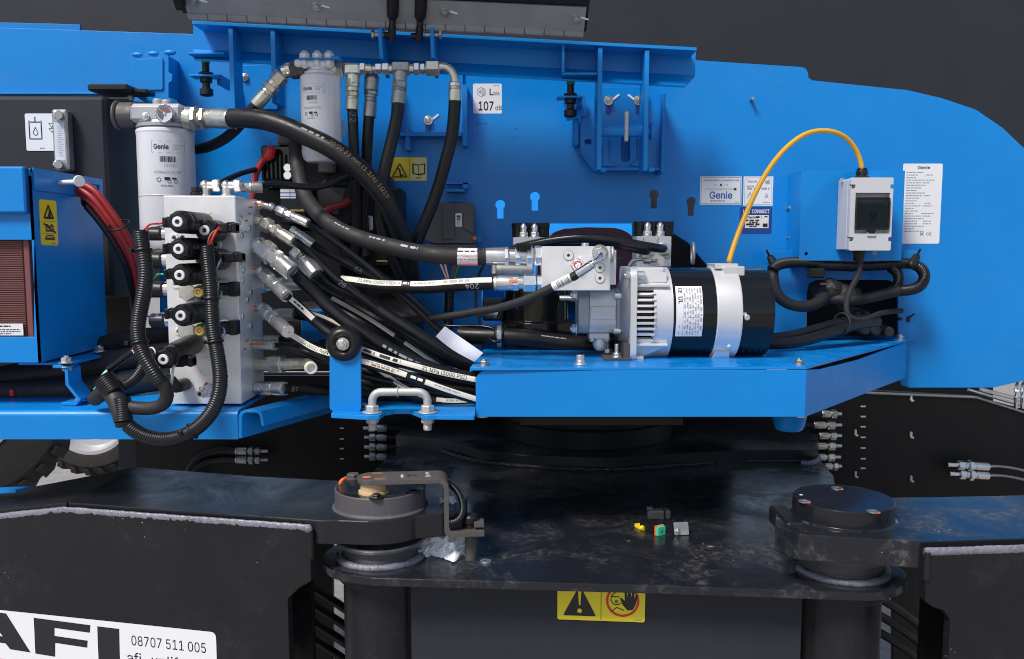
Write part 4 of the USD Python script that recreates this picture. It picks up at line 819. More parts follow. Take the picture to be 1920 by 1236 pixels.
# loose things on the pivot plate
def zf(px, py, z=ZP): return PZ(px, py, z)
c = zf(1252, 982) ; cxl = Thing('plug_connector', 'black plug connector lying at the back of the loose parts on the plate', 'connector')
c = zf(1234, 972); m = cat(box(c[0] - .024, c[0] + .026, c[1] - .012, c[1] + .012, ZP, ZP + .020, .003), box(c[0] - .026, c[0] - .012, c[1] - .008, c[1] + .008, ZP + .020, ZP + .026, .002)); cxl.part('shell', m, 'module_grey'); cxl.part('collar', box(c[0] + .010, c[0] + .014, c[1] - .0135, c[1] + .0135, ZP + .0005, ZP + .0215, .001), 'black_plastic'); cxl.done()
g = Thing('green_connector', 'black connector with green face and orange seal on the plate', 'connector'); c = zf(1237, 1003)
R_ = lambda a: V(math.cos(a), math.sin(a), 0); ax = unit(V(.55, -.83, 0)); sx = V(-ax[1], ax[0], 0)
def obox(c, ax, L0, L1, w, z0, z1): 
    s = V(-ax[1], ax[0], 0); return hull([c + ax * l + s * q + EZ * (z - 0) for l in (L0, L1) for q in (-w, w) for z in (z0, z1)])
g.part('shell', obox(V(c[0], c[1], ZP), ax, -.05, -.004, .010, .0005, .019), 'black_plastic'); g.part('seal', obox(V(c[0], c[1], ZP), ax, -.004, .0, .0112, .0003, .0200), 'orange_mark'); g.part('face', obox(V(c[0], c[1], ZP), ax, .0, .006, .0098, .0007, .0185), 'teal_plastic')
g.part('pin_slot', obox(V(c[0], c[1], ZP), ax, .005, .0066, .0025, .006, .013), 'green_plastic'); g.done()
c = zf(1201, 991); single('yellow_wedge', affinity and cat(obox(V(c[0], c[1], ZP), unit(V(.4, -.9, 0)), -.014, .014, .006, .0005, .007), rod(V(c[0], c[1] - .012, ZP + .006), V(c[0] + .004, c[1] - .018, ZP + .006), .005, 12)), 'yellow_label', 'small yellow plastic wedge left of the green connector', 'wedge')
t = Thing('toggle_plate', 'small pale steel plate with a stud leaning up beside the green connector', 'plate'); c = zf(1278, 1004)
fr = Fr(c + EZ * .0, unit(V(1, .12, 0)), unit(V(0, .45, 1))); t.part('plate', fr.poly(rrect(-.015, .0005, .016, .027, .003), .002, 0), 'zinc_dull'); t.part('stud', rod(fr.at(-.006, .012, .002), fr.at(-.012, .006, .014), .0032, 12, b=.0008), 'zinc'); t.part('body', obox(V(c[0], c[1] + .018, ZP), V(0, 1, 0), 0, .016, .01, .004, .02), 'black_plastic'); t.done()
c = zf(1183, 960 + 24); single('wire_clip', Curve([zf(1228, 985) + EZ * .003, zf(1240, 981) + EZ * .010, zf(1252, 986) + EZ * .004]).tube(.0016, 8), 'black_plastic', 'tiny bent black wire clip between the loose connectors', 'clip')
c = zf(911, 1054); single('washer', lathe(c, EZ, [(.0003, .004), (.0003, .0105), (.003, .0105), (.003, .004)], 24), 'zinc', 'single shiny washer lying near the plastic bag', 'washer')
# crumpled clear bag
def bag():
    n1, n2 = 46, 34; uu, vv = np.meshgrid(np.linspace(-1, 1, n1), np.linspace(0, 1, n2), indexing='ij'); base = zf(832, 1044)
    wid = .012 + .060 * (1 - vv) ** 1.2; x = np.where(uu < 0, uu * wid * 1.12, uu * wid * .88) + .010 * vv; y = (.035 * (1 - vv) * (1 - np.abs(uu) ** 2) * -1 + .03); z = .004 + vv ** 0.85 * .112 * (1 - .45 * np.abs(uu) ** 1.3 * (1 - vv))
    q = np.stack([x, y, z], -1); d = meshkit.fbm(q * 60, 4, 3) - .5; e = np.abs(meshkit.fbm(q * 95 + 4, 3, 9) - .5); e2 = np.abs(meshkit.fbm(q * 45 + 9, 3, 21) - .5)
    q = q + np.stack([.012 * d, -.06 * e + .02 * d - .09 * e2, .018 * (e - .12)], -1); q[..., 2] = np.maximum(q[..., 2], .001)
    i, j = np.meshgrid(np.arange(n1 - 1), np.arange(n2 - 1), indexing='ij'); a = i * n2 + j
    f = np.concatenate([np.stack([a, a + n2, a + n2 + 1], -1).reshape(-1, 3), np.stack([a, a + n2 + 1, a + 1], -1).reshape(-1, 3)]); return trimesh.graph.smooth_shade(TM(q.reshape(-1, 3) + base, f), angle=math.radians(48), facet_minarea=None)
single('plastic_bag', bag(), 'clear_plastic', 'crumpled clear plastic bag stuffed under the bent strap', 'bag')
# ================================================================== left side: rail, battery box, manifold, filters
ROW[0] = 800
YR0, YR1 = 1.60, 1.95
zr = P(0, 770, YR0)[2]
# blue rail the battery box and the valve manifold stand on
t = Thing('lower_rail', 'long blue folded rail along the lower left under battery box and valve block', 'rail')
xL, xR = P(-150, 800, YR0)[0], P(446, 800, YR0)[0]; zb = P(0, 824, YR0)[2]
rb = .012
def fold(x0, x1):
    th = np.linspace(0, math.pi / 2, 7); pr = [(YR0, zb)] + [(YR0 + rb - rb * math.cos(a), zr - rb + rb * math.sin(a)) for a in th] + [(YR1, zr), (YR1, zr - .005)] + [(YR0 + rb - (rb - .005) * math.cos(a), zr - rb + (rb - .005) * math.sin(a)) for a in th[::-1]] + [(YR0 + .005, zb)]
    return Fr(V(x0, 0, 0), V(0, 1, 0), EZ).poly(Py(pr), x1 - x0, 0, 40)
t.part('folded_sheet', fold(xL, xR), 'blue_paint')
# channel that leaves the right end and runs back
q = lambda px, py: P(px, py, YR0 + .004)
ch0 = [(447, 822), (447, 779), (451, 772), (458, 769), (480, 769), (488, 772), (492, 779), (495, 799)]
inner = [(490, 799), (487, 781), (484, 776), (478, 774), (460, 774), (455, 777), (453, 782), (453, 822)]
fr = Fr((0, YR0 + .0, 0)); dirv = unit(V(.50, 1.0, 0)); 
prof = Py([(P(a, b, YR0 - .001)[0], P(a, b, YR0 - .001)[2]) for a, b in ch0 + inner])
m = fr.poly(prof, .30, -.30, 40); vv = np.array(m.vertices); vv[:, 0] += (vv[:, 1] - YR0) * .46; m = TM(vv, m.faces)
t.part('side_channel', m, 'blue_paint')
t.done()
ROW[0] = 720
# black hoses lying on the rail behind the foot of the battery box
for j, (y0, y1, Y, r, nm) in enumerate(((708, 676, 1.80, .024, 'upper'), (733, 722, 1.76, .024, 'lower'), (700, 640, 1.88, .02, 'rear'))):
    single('thick_hose', Curve([P(-120, y0 + 10, Y), P(0, y0 + 3, Y), P(120, (y0 + y1) / 2 + 3, Y), P(220, y1, Y), P(310, y1 - 12, Y + .06), P(360, y1 - 20, Y + .12)]).tube(r, 14), 'wrapped_rubber', f'{nm} thick black hose lying under the battery box on the rail', 'hose')
p = P(22, 734, 1.735); single('red_tag', box(p[0] - .005, p[0] + .004, p[1] - .001, p[1] + .006, p[2] - .010, p[2] + .004, .001), 'bright_red', 'tiny red tag on the black hoses at far left', 'tag')
for x, w in ((95, 30), (225, 22)): pass

ROW[0] = 500
# battery box
Y0, Y1 = 1.63, 1.905
xs = P(66, 500, Y0)[0]; zt, zb2 = P(0, 316, Y0)[2], P(0, 680, Y0)[2]
t = Thing('battery_box', 'blue sheet metal battery box at far left with yellow hazard sticker', 'box')
w_ = lambda px, py: (P(px, py, Y0)[0], P(px, py, Y0)[2])
front = Py([(-1.35, zb2), (xs, zb2), (xs, P(0, 330, Y0)[2]), (-1.35, P(0, 330, Y0)[2])]).difference(Py([(-1.35, w_(0, 632)[1]), (w_(64, 632)[0], w_(0, 632)[1]), (w_(64, 450)[0], w_(0, 450)[1]), (-1.35, w_(0, 450)[1])]))
t.part('front_frame', Fr((0, Y0, 0)).poly(front, .004, -.004), 'blue_paint')
side = Fr(V(xs, Y0, 0), V(0, 1, 0), EZ)        # right face, normal towards +x
sg_ = sg.box(.0, zb2, Y1 - Y0, zt).difference(rrect(.185, zt - .062, .245, zt - .018, .01))
t.part('side_sheet', side.poly(sg_, .004, -.004), 'blue_paint')
t.part('side_flap', side.poly(sg.box(.006, zt - .040, Y1 - Y0 + .004, zt + .002).difference(sg.box(.19, zt - .034, Y1 - Y0 - .012, zt - .012)), .003, .0005), 'blue_paint')
t.part('hole_shade', side.poly(rrect(.16, zt - .075, .25, zt - .02, .02), .002, -.02), 'black_paint')
t.part('top_sheet', box(-1.35, xs, Y0 + .002, Y1, zt - .006, zt - .001), 'blue_paint')
t.part('bottom_sheet', box(-1.35, xs - .002, Y0 + .003, Y1, zb2 + .001, zb2 + .006), 'blue_paint')
cv = box(-1.35, P(54, 0, Y0 - .014)[0], Y0 - .014, Y0 - .001, P(0, 399, Y0 - .014)[2], P(0, 316, Y0 - .014)[2] + .004, .003); t.part('cover', cv, 'blue_paint')
t.part('inner_fold', box(P(57, 0, Y0)[0], P(63, 0, Y0)[0], Y0 - .008, Y0 - .0005, P(0, 400, Y0)[2], P(0, 316, Y0)[2]), 'deep_blue')
t.part('rear_sheet', box(-1.35, xs - .003, Y1 - .006, Y1 - .002, zb2, zt - .002), 'blue_paint')
# hazard sticker on the right face
a0, a1 = PX(73, 380, xs)[1] - Y0, PX(105, 380, xs)[1] - Y0; zs0, zs1 = PX(88, 460, xs)[2], PX(88, 375, xs)[2]
fr = Fr(side.at(a0, zs0, 0), V(0, 1, 0), EZ); w, h = a1 - a0, zs1 - zs0
i = t.part('hazard_sticker', fr.poly(rrect(0, 0, w, h, .006), .0006, 0), 'yellow_label', label='yellow three picture battery hazard sticker')
tr = rounded(Py([(w * .16, h * .58), (w * .84, h * .58), (w * .5, h * .92)]), .003)
sy = [fr.poly(tr.difference(tr.buffer(-.0045)), 0, .0008), fr.poly(Py([(w * .42, h * .62), (w * .64, h * .62), (w * .62, h * .72), (w * .52, h * .83), (w * .50, h * .72)]), 0, .0008), fr.rect(w * .1, h * .525, w * .9, h * .532, .0008), fr.rect(w * .1, h * .255, w * .9, h * .262, .0008)]
bt = sg.box(w * .28, h * .30, w * .76, h * .44); sy += [fr.poly(bt.difference(bt.buffer(-.0035)), 0, .0008), fr.poly(stroke([(w * .2, h * .47), (w * .84, h * .29)], .004), 0, .001), fr.rect(w * .33, h * .44, w * .44, h * .47, .0008), fr.rect(w * .6, h * .44, w * .71, h * .47, .0008), fr.rect(w * .34, h * .36, w * .46, h * .375, .0008)]
car = Py([(w * .22, h * .12), (w * .8, h * .12), (w * .78, h * .19), (w * .66, h * .23), (w * .36, h * .23), (w * .24, h * .18)]); sy += [fr.poly(car.difference(car.buffer(-.0025)), 0, .0008), fr.poly(sg.box(w * .3, h * .14, w * .72, h * .17), 0, .0009), lines(fr, [(w * .6, w * .85, h * .03, h * .015)], .0008)]
t.part('symbol', cat(sy), 'black_print', under=i)
ROW[0] = 670
# foot flange, bolts and Z leg
zf0 = zb2 - .004
t.part('foot_flange', box(xs - .06, xs + .045, Y0 + .03, Y1 - .01, zf0 - .005, zf0), 'blue_paint')
for px, py in ((124, 666), (186, 651)):
    Yb = 1.655 if px < 150 else 1.83
    p = V(P(px, py, Yb)[0], Yb, zf0); t.part('bolt', bolt(p, EZ, .010), 'zinc'); t.part('nut', bolt(p - EZ * .006, -EZ, .009), 'zinc_dull')
def zleg(Yz, x0):
    X0, X1 = P(x0, 0, Yz)[0], P(x0 + 66, 0, Yz)[0]; z0 = zf0 - .006; pts = []
    cl_ = np.array([(X0, z0), (X0 + .018, z0), (X0 + .026, z0 - .008), (X0 + .026, z0 - .035), (X0 + .048, z0 - .065), (X0 + .048, zr + .014), (X0 + .040, zr + .004), (X0 + .012, zr + .004)])
    ln = sg.LineString(cl_).buffer(.003, join_style=1, cap_style=2); return Fr((0, Yz, 0)).poly(ln, .05, -.05, 40)
t.part('foot_leg', zleg(1.645, 98), 'blue_paint')
t.part('foot_leg', zleg(1.86, 190), 'blue_paint')
p = V(P(146, 747, 1.66)[0], 1.668, zr + .007); t.part('bolt', bolt(p, EZ, .008), 'zinc')
t.done()
ROW[0] = 530
# burgundy battery inside
t = Thing('battery', 'ribbed burgundy battery standing inside the blue box', 'battery')
xb = P(62, 0, Y0 + .012)[0] - .002
t.part('case', box(-1.35, xb, Y0 + .016, Y1 - .03, zb2 + .007, P(0, 432, Y0)[2]), 'burgundy')
for j in range(44):
    z_ = P(0, 452 + j * 4.1, Y0 + .012)[2]; t.part('rib', box(-1.35, xb - .016, Y0 + .0125, Y0 + .0161, z_ - .0016, z_ + .0003), 'burgundy')
t.part('corner_post', box(xb - .012, xb - .001, Y0 + .010, Y0 + .016, zb2 + .008, P(0, 436, Y0)[2], .001), 'burgundy')
fr, w, h = px_frame(-60, 607, 43, 629, Y0 + .0085); i = t.part('print_label', fr.poly(sg.box(0, 0, w, h), .0004), 'white_print', label='white strip of small print')
t.part('print', cat(lines(fr, [(w * .55, w * .78, h * .72, h * .12), (w * .1, w * .95, h * .45, h * .08), (w * .1, w * .95, h * .28, h * .08), (w * .1, w * .8, h * .1, h * .08)])), 'blue_print', under=i)
t.done()
# red battery cables and their plastic push cap
cps = [V(xs - .02, 1.80, PX(160, 350, xs)[2]), P(176, 357, 1.78), P(200, 385, 1.78), P(228, 425, 1.79), P(250, 470, 1.82), P(262, 530, 1.88), P(268, 580, 1.95)]
for j, (o, nm) in enumerate((((0, 0, 0), 'upper'), ((-.008, .002, -.012), 'middle'), ((-.014, .012, -.022), 'lower'))):
    single('battery_cable', Curve([q + V(*o) * (1 if n else .4) for n, q in enumerate(cps)]).tube(.0068, 12), 'red_cable', f'{nm} red battery cable leaving the blue box', 'cable', None)
single('cable_sleeve', Curve([q + V(-.022, .01, -.032) for q in cps[1:]]).tube(.007, 10), 'black_plastic', 'black cable hanging just below the red battery cables', 'cable')
single('cable_tie', torus(P(229, 418, 1.783) + V(-.008, 0, -.005), unit(cps[4] - cps[3]), .0215, .0022, 24, 8), 'black_plastic', 'black cable tie around the red battery cables', 'cable tie')
p = P(142, 341, 1.71); t = Thing('push_cap', 'frosted plastic push pin on the right face of the battery box', 'pin')
t.part('cap', lathe(p + V(.0, 0, 0), V(.75, -.65, .02), [(-.012, .0), (-.012, .005), (.004, .006), (.012, .0105), (.016, .0115), (.018, .010), (.018, 0)], 20), 'white_print'); t.part('stem', rod(V(xs - .001, p[1] + .018, p[2]), p, .0045, 12), 'white_print'); t.done()

# ------------------------------------------------------------------ valve manifold
YM = 1.645
mx0, mx1 = P(313, 560, YM)[0], P(447, 560, YM)[0]; mz0, mz1 = zr + .004, P(0, 367, YM)[2]; YMB = YM + .155
mf = Thing('valve_manifold', 'tall bare aluminium valve block full of black solenoid valves and hose ports', 'manifold')
mf.part('block', box(mx0, mx1, YM, YMB, mz0, mz1, .0015), 'aluminium')
mf.part('base_pad', box(mx0 + .02, mx1 - .02, YM + .01, YMB - .01, zr + .0005, mz0 - .0002), 'black_paint')
def on(px, py): return P(px, py, YM)
km = K(YM)
fwd = V(0, -1, 0)
def tip(px, py, Y): return P(px, py, Y)
def solenoid(px, py, L=.135, side=-1, conn=(0, 0), r=.0205, droop=0.0):
    """px, py: the nut's centre as seen; the valve stands square on the front face."""
    q = P(px, py, YM - L); base = V(q[0], YM, q[2] + droop); d = unit(q - base); L2 = np.linalg.norm(q - base)
    i = mf.part('solenoid_valve', lathe(base, d, [(.0005, .0), (.0005, r * .8), (.008, r * .8), (.010, r), (L2 * .72, r), (L2 * .74, r * .94), (L2 * .80, r * .94), (L2 * .82, r), (L2 * .90, r), (L2 * .92, r * .93), (L2 * .93, 0)], 28), 'black_plastic')
    mf.part('nut', hexa(base + d * L2 * .915, base + d * (L2 * .99), r * .93), 'black_plastic', under=i)
    mf.part('end_ring', lathe(base + d * L2 * .985, d, [(0, r * .46), (.004, r * .44), (.0045, r * .40), (.0045, r * .22), (.001, r * .20), (.001, 0)], 24), 'white_print', under=i)
    mf.part('stem', rod(base + d * L2 * .98, base + d * (L2 * .985 + .003), r * .17, 12), 'black_print', under=i)
    c = base + d * L2 * .60 + V(side * r * 1.0, 0, 0) + V(conn[0], 0, conn[1])
    m = cat(box(c[0] - .010, c[0] + .010, c[1] - .015, c[1] + .015, c[2] - .009, c[2] + .009, .002), box(c[0] + side * .014 - .010, c[0] + side * .014 + .010, c[1] - .011, c[1] + .011, c[2] - .0075, c[2] + .0075, .0015), box(c[0] + side * .020 - .004, c[0] + side * .020 + .004, c[1] - .0125, c[1] + .0125, c[2] - .0092, c[2] + .0092, .0015), box(c[0] + side * .012 - .006, c[0] + side * .012 + .006, c[1] - .006, c[1] + .006, c[2] + .0076, c[2] + .0110, .001))
    mf.part('plug', m, 'black_plastic', under=i); return c + V(side * .026, 0, 0), i
pl1, _ = solenoid(333, 416)
pl2, _ = solenoid(384, 432, .075, 1, (.006, .005))
pl3, _ = solenoid(335, 467, .125)
pl4, _ = solenoid(392, 487, .075, 1, (.010, .004))
pl5, _ = solenoid(337, 516, .12)
pl7, _ = solenoid(339, 592, .12)
pl9, _ = solenoid(306, 674, .15, 1, (-.012, -.016), droop=.012)
def cartridge(px, py, L, gx):
    q = P(px, py, YM - .018); i = mf.part('cartridge_valve', cat(hexa(V(q[0], YM, q[2]), V(q[0], YM - .02, q[2]), .0185, a0=.5)), 'zinc')
    g = P(gx, py, YM - .07); b = V(g[0] + .004, YM - .002, g[2]); mf.part('body', lathe(b, g - b, [(0, 0), (0, .0165), (.03, .0165), (.034, .012), (.055, .012), (.058, .0105), (.066, .0105), (.066, 0)], 24), 'zinc_dull', under=i)
    mf.part('brass_cap', lathe(g + fwd * .0005, fwd, [(-.006, .0098), (.004, .0095), (.005, .0085), (.0045, .004), (.003, .003), (.003, 0)], 24), 'brass', under=i)
    mf.part('green_ring', torus(g + V(0, .006, 0), fwd, .0112, .0016, 24, 8), 'green_plastic', under=i)
    c = P(427, py - 6, YM - .02); mf.part('plug', cat(box(c[0] - .018, c[0] + .018, c[1] - .012, c[1] + .012, c[2] - .012, c[2] + .012, .003), box(c[0] + .006, c[0] + .020, c[1] - .014, c[1] + .014, c[2] - .014, c[2] + .014, .002)), 'black_plastic', under=i)
    mf.part('coil', rod(V(c[0] - .012, YM - .001, c[2] + .004), V(c[0] - .03, YM - .03, c[2] + .004), .0165, 20, .003), 'zinc', under=i); return c
c6 = cartridge(351, 548, 0, 373); c8 = cartridge(349, 620, 0, 375)
for x, y, r, d_ in ((327, 446, .0085, 1), (342, 445, .004, 0), (404, 458, .0115, 1), (371, 489, .004, 0), (424, 706, .0115, 1), (388, 687, .0185, 0), (335, 622, .008, 1), (360, 428, .010, 1), (330, 532, .010, 1)):
    q = on(x, y); i = mf.part('port_plug' if r > .005 else 'pin_hole', lathe(q, fwd, [(0, r), (.0012, r), (.002, r * .93), (.002, r * .5 if d_ else 0)] + ([(.0005, r * .45), (.0005, 0)] if d_ else []), 24), 'aluminium' if r > .005 else 'black_print')
    if d_: mf.part('hex_socket', hexa(q + fwd * .0006, q + fwd * .0010, r * .40), 'black_print', under=i)
for x, y, l in ((388, 400, 8), (378, 653, 14), (432, 482, 6), (400, 700, 6)): 
    q = on(x, y); mf.part('paint_mark', Fr(q + fwd * .0003).poly(stroke([(0, 0), (l * km, .001)], .003), .0002), 'pale_yellow')
q = on(330, 716); mf.part('rubber_cap', cat(rod(q + V(.02, 0, -.004), q + V(.014, -.03, -.004), .0125, 20, .003), hull(np.vstack([ball(q + V(.006, -.032, .008), .009, 1).vertices, ball(q + V(-.006, -.034, .016), .007, 1).vertices, ball(q + V(.012, -.030, -.006), .011, 1).vertices]))), 'rubber')
q = on(396, 728); e = P(374, 739, YM - .055); i = mf.part('test_port', cat(*leg(q, e, [('c', 0, .2, .011), ('h', .3, .62, .0135), ('c', .6, .8, .0085), ('c', .78, 1, .0065)])), 'zinc'); mf.part('orange_mark', ball(q + (e - q) * .35 + V(.0, -.004, .012), .0045, 1), 'orange_mark', under=i); mf.part('bore', rod(e, e + unit(e - q) * .0006, .0038, 12), 'black_print', under=i)
# left face: chrome cartridge bodies with black coils
for y, r in ((439, .0125), (488, .0155), (543, .0155), (601, .0135)):
    q = V(mx0, YM + .045, P(300, y, YM + .045)[2]); i = mf.part('side_valve', cat(rod(q, q - V(.022, 0, 0), r, 24, .002), ), 'chrome'); mf.part('coil', rod(q - V(.022, 0, 0), q - V(.052, 0, 0), r * 1.05, 22, .003), 'black_plastic', under=i)
ROW[0] = 500
# small hardware on the right face
rf = lambda px, py: PX(px, py, mx1)
for x, y in ((449, 425), (452, 441), (466, 428), (449, 490), (455, 506), (453, 527), (469, 548), (453, 594), (469, 611), (462, 562), (450, 410)):
    q = rf(x, y); mf.part('port_plug', cat(rod(q, q + V(.004, 0, 0), .0065, 16, .001)), 'zinc')
for x, y, l in ((470, 390, .02), (468, 402, .012), (462, 415, .015), (461, 436, .012), (463, 640, .015), (459, 656, .012)):
    q = rf(x, y); fr = Fr(q + V(.0004, 0, 0), V(0, 1, 0), EZ); mf.part('orange_smear', fr.poly(stroke([(-l * .6, .0), (0, .002), (l * .5, .001)], .0028), .0002), 'orange_faded')
ROW[0] = 360
# top fittings
for x, y, hx in ((385, 354, 1), (425, 352, 1)):
    q = V(P(x, 367, YM + .06)[0], YM + .06, mz1); i = mf.part('top_elbow', cat(rod(q, q + EZ * .006, .011, 18, .001), rod(q + EZ * .005, q + EZ * .022, .0085, 16), ball(q + EZ * .024, .0098, 2), rod(q + EZ * .024, q + V(.022, 0, .024), .0078, 16), hexa(q + V(.016, 0, .024), q + V(.030, 0, .024), .0125)), 'zinc')
q = V(P(368, 367, YM + .05)[0], YM + .05, mz1); mf.part('top_plug', cat(rod(q, q + EZ * .010, .0115, 18, .001), hexa(q + EZ * .01, q + EZ * .020, .010)), 'black_plastic')
mf.done()

# wires and corrugated conduits of the manifold
def wire(label, pts, m, r=.0017): single('wire', Curve(pts, step=.004).tube(r, 8), m, label, 'wire')
wire('thin red wire from the top valve to the left conduit', [pl1, pl1 + V(-.012, .002, -.002), P(277, 424, 1.505), P(266, 436, 1.505)], 'bright_red')
wire('thin brown wire from the top valve to the left conduit', [pl1 + V(0, 0, -.004), pl1 + V(-.014, .002, -.008), P(279, 430, 1.505), P(268, 438, 1.505)], 'orange_faded')
wire('thin brown wire from the second left valve', [pl3, pl3 + V(-.01, 0, 0), P(283, 473, 1.505), P(274, 476, 1.505)], 'orange_faded')
wire('thin green wire from the third left valve', [pl5, pl5 + V(-.01, 0, 0), P(290, 520, 1.505), P(280, 527, 1.505)], 'teal_plastic')
wire('thin violet wire from the lower left valve', [pl7, pl7 + V(-.01, 0, 0), P(285, 594, 1.505), P(270, 592, 1.505)], 'blue_wire')
wire('bright red wire dropping into the right conduit', [P(411, 427, 1.560), P(402, 440, 1.545), P(393, 462, 1.545)], 'bright_red', .0021)
wire('brown wire dropping into the right conduit', [P(414, 430, 1.560), P(397, 438, 1.550), P(390, 462, 1.548)], 'orange_faded', .0018)
wire('grey wire looping from the second right plug', [P(414, 486, 1.560), P(408, 500, 1.545), P(402, 514, 1.555)], 'grey_print', .0018)
wire('green wire from the upper cartridge plug to the right conduit', [P(414, 546, 1.605), P(413, 556, 1.565), P(405, 566, 1.555)], 'teal_plastic')
wire('blue wire from the lower cartridge plug to the right conduit', [P(417, 613, 1.605), P(419, 630, 1.565), P(409, 642, 1.555)], 'blue_wire')
wire('white wire hanging from the lowest valve', [P(330, 678, 1.515), P(325, 690, 1.510), P(322, 715, 1.510), P(318, 726, 1.515)], 'white_wire', .0026)
wire('white wire looping behind the left conduit', [P(280, 655, 1.545), P(288, 654, 1.535), P(293, 668, 1.525), P(291, 676, 1.525)], 'white_wire', .0015)
for j, (m, nm) in enumerate((('teal_plastic', 'green'), ('white_wire', 'pale'), ('orange_faded', 'brown'))):
    wire(f'{nm} thin wire bridging the gap to the lower cable junction', [P(203 + j * 1.5, 692, 1.60), P(190 + j * 3, 706, 1.59), P(184 + j * 4, 718, 1.59), P(176 + j * 4, 730, 1.60)], m, .0018)
t = Thing('branch_sleeve', 'slim black sleeve carrying wires down from the lowest left valve', 'sleeve')
t.part('sleeve', Curve([P(250, 658, 1.545), P(203, 693, 1.545)]).tube(.0062, 12), 'gloss_black'); t.part('wire', Curve([P(250, 652, 1.545), P(246, 658, 1.545), P(244, 662, 1.545)]).tube(.0018, 8), 'bright_red'); t.part('wire', Curve([P(247, 657, 1.542), P(252, 662, 1.542)]).tube(.0022, 8), 'white_wire'); t.done()
def conduit(label, pts, r, ties=(), bare=None, amp=.10):
    t = Thing('corrugated_conduit', label, 'conduit'); c, m = corrugated(pts, r, amp=amp); t.part('conduit', m, 'conduit_plastic')
    for a in ties:
        p, N, B = c.at(c.L * a); i = int(a * (len(c.s) - 1)); t.part('cable_tie', cat(torus(p, c.t[i], r * 1.10, .0022, 24, 8), box(p[0] - r * 1.5, p[0] - r * 1.0, p[1] - r - .004, p[1] - r + .006, p[2] - .003, p[2] + .003)), 'black_plastic')
    if bare: t.part('taped_end', Curve(bare).tube(r * .93, 14), 'wrapped_rubber')
    t.done()
L = lambda *q: [P(*a) for a in q]
conduit('black corrugated conduit curving down left of the valve block', L((264, 432, 1.505), (268, 470, 1.500), (273, 515, 1.495), (266, 570, 1.495), (259, 610, 1.490), (262, 645, 1.485), (277, 680, 1.480), (300, 715, 1.485)), .0128, (.13, .72), L((298, 712, 1.485), (312, 732, 1.490), (311, 750, 1.495), (298, 762, 1.500), (270, 766, 1.505), (240, 763, 1.510)))
conduit('black corrugated conduit hanging in a loop in front of the valve block', L((388, 461, 1.545), (391, 500, 1.540), (396, 550, 1.535), (398, 600, 1.530), (405, 650, 1.525), (412, 695, 1.515), (410, 740, 1.505), (390, 782, 1.500), (350, 814, 1.495), (305, 824, 1.495), (268, 816, 1.495), (240, 797, 1.495)), .0128, (.20, .365, .74))
conduit('short corrugated conduit from the left conduit to the junction', L((276, 662, 1.545), (268, 690, 1.545), (252, 712, 1.545), (232, 724, 1.540)), .0105)
t = Thing('conduit_junction', 'black taped Y junction where the conduits meet over the blue rail', 'junction')
t.part('taped_trunk', Curve(L((195, 716, 1.545), (212, 740, 1.525), (224, 764, 1.510), (232, 790, 1.500))).tube(.0165, 14), 'wrapped_rubber')
t.part('corrugated_end', corrugated(L((196, 712, 1.535), (206, 724, 1.530), (216, 738, 1.525)), .0185)[1], 'conduit_plastic'); t.part('split_sleeve', corrugated(L((229, 748, 1.511), (231, 770, 1.503), (232, 792, 1.495)), .0145)[1], 'conduit_plastic')
t.part('torn_lip', lathe(P(232, 790, 1.495), P(233, 800, 1.495) - P(232, 790, 1.495), [(0, .0155), (.009, .0145), (.009, .013), (0, .0125)], 16), 'black_plastic'); t.done()
single('cable_stub', Curve(L((205, 722, 1.565), (190, 738, 1.585), (178, 748, 1.605))).tube(.014, 12), 'wrapped_rubber', 'stubby black taped cable end left of the junction', 'cable')

ROW[0] = 220
# ------------------------------------------------------------------ filters
def filt(name, label, cx, y0, y1, rpx, Y, dome):
    k = K(Y); c = P(cx, y0, Y); H = P(cx, y0, Y)[2] - P(cx, y1, Y)[2]; r = rpx * k; t = Thing(name, label, 'filter', None)
    pr = [(0, 0), (0, r * .90), (.004, r * .99), (.010, r * 1.01), (.014, r * .985), (H - r * .55, r * .985)] + [(H - r * .5 + r * .5 * math.sin(a), r * (.62 + .365 * math.cos(a))) for a in np.linspace(0, math.pi / 2, 7)] + [(H, 0)]
    t.part('canister', lathe(c, -EZ, pr, 56), 'filter_white')
    return t, c, r, k, H
def wrapprint(c, r, ang0, z0, m):
    """lays flat print (x along the skin, y up) on an upright can; angle 0 faces the viewer."""
    v = np.asarray(m.vertices); a = ang0 + v[:, 0] / r; rr = r + .0004 + v[:, 2] * .2; return TM(np.stack([c[0] + rr * np.sin(a), c[1] - rr * np.cos(a), z0 + v[:, 1]], 1), m.faces)
flat = Fr((0, 0, 0), (1, 0, 0), (0, 1, 0))
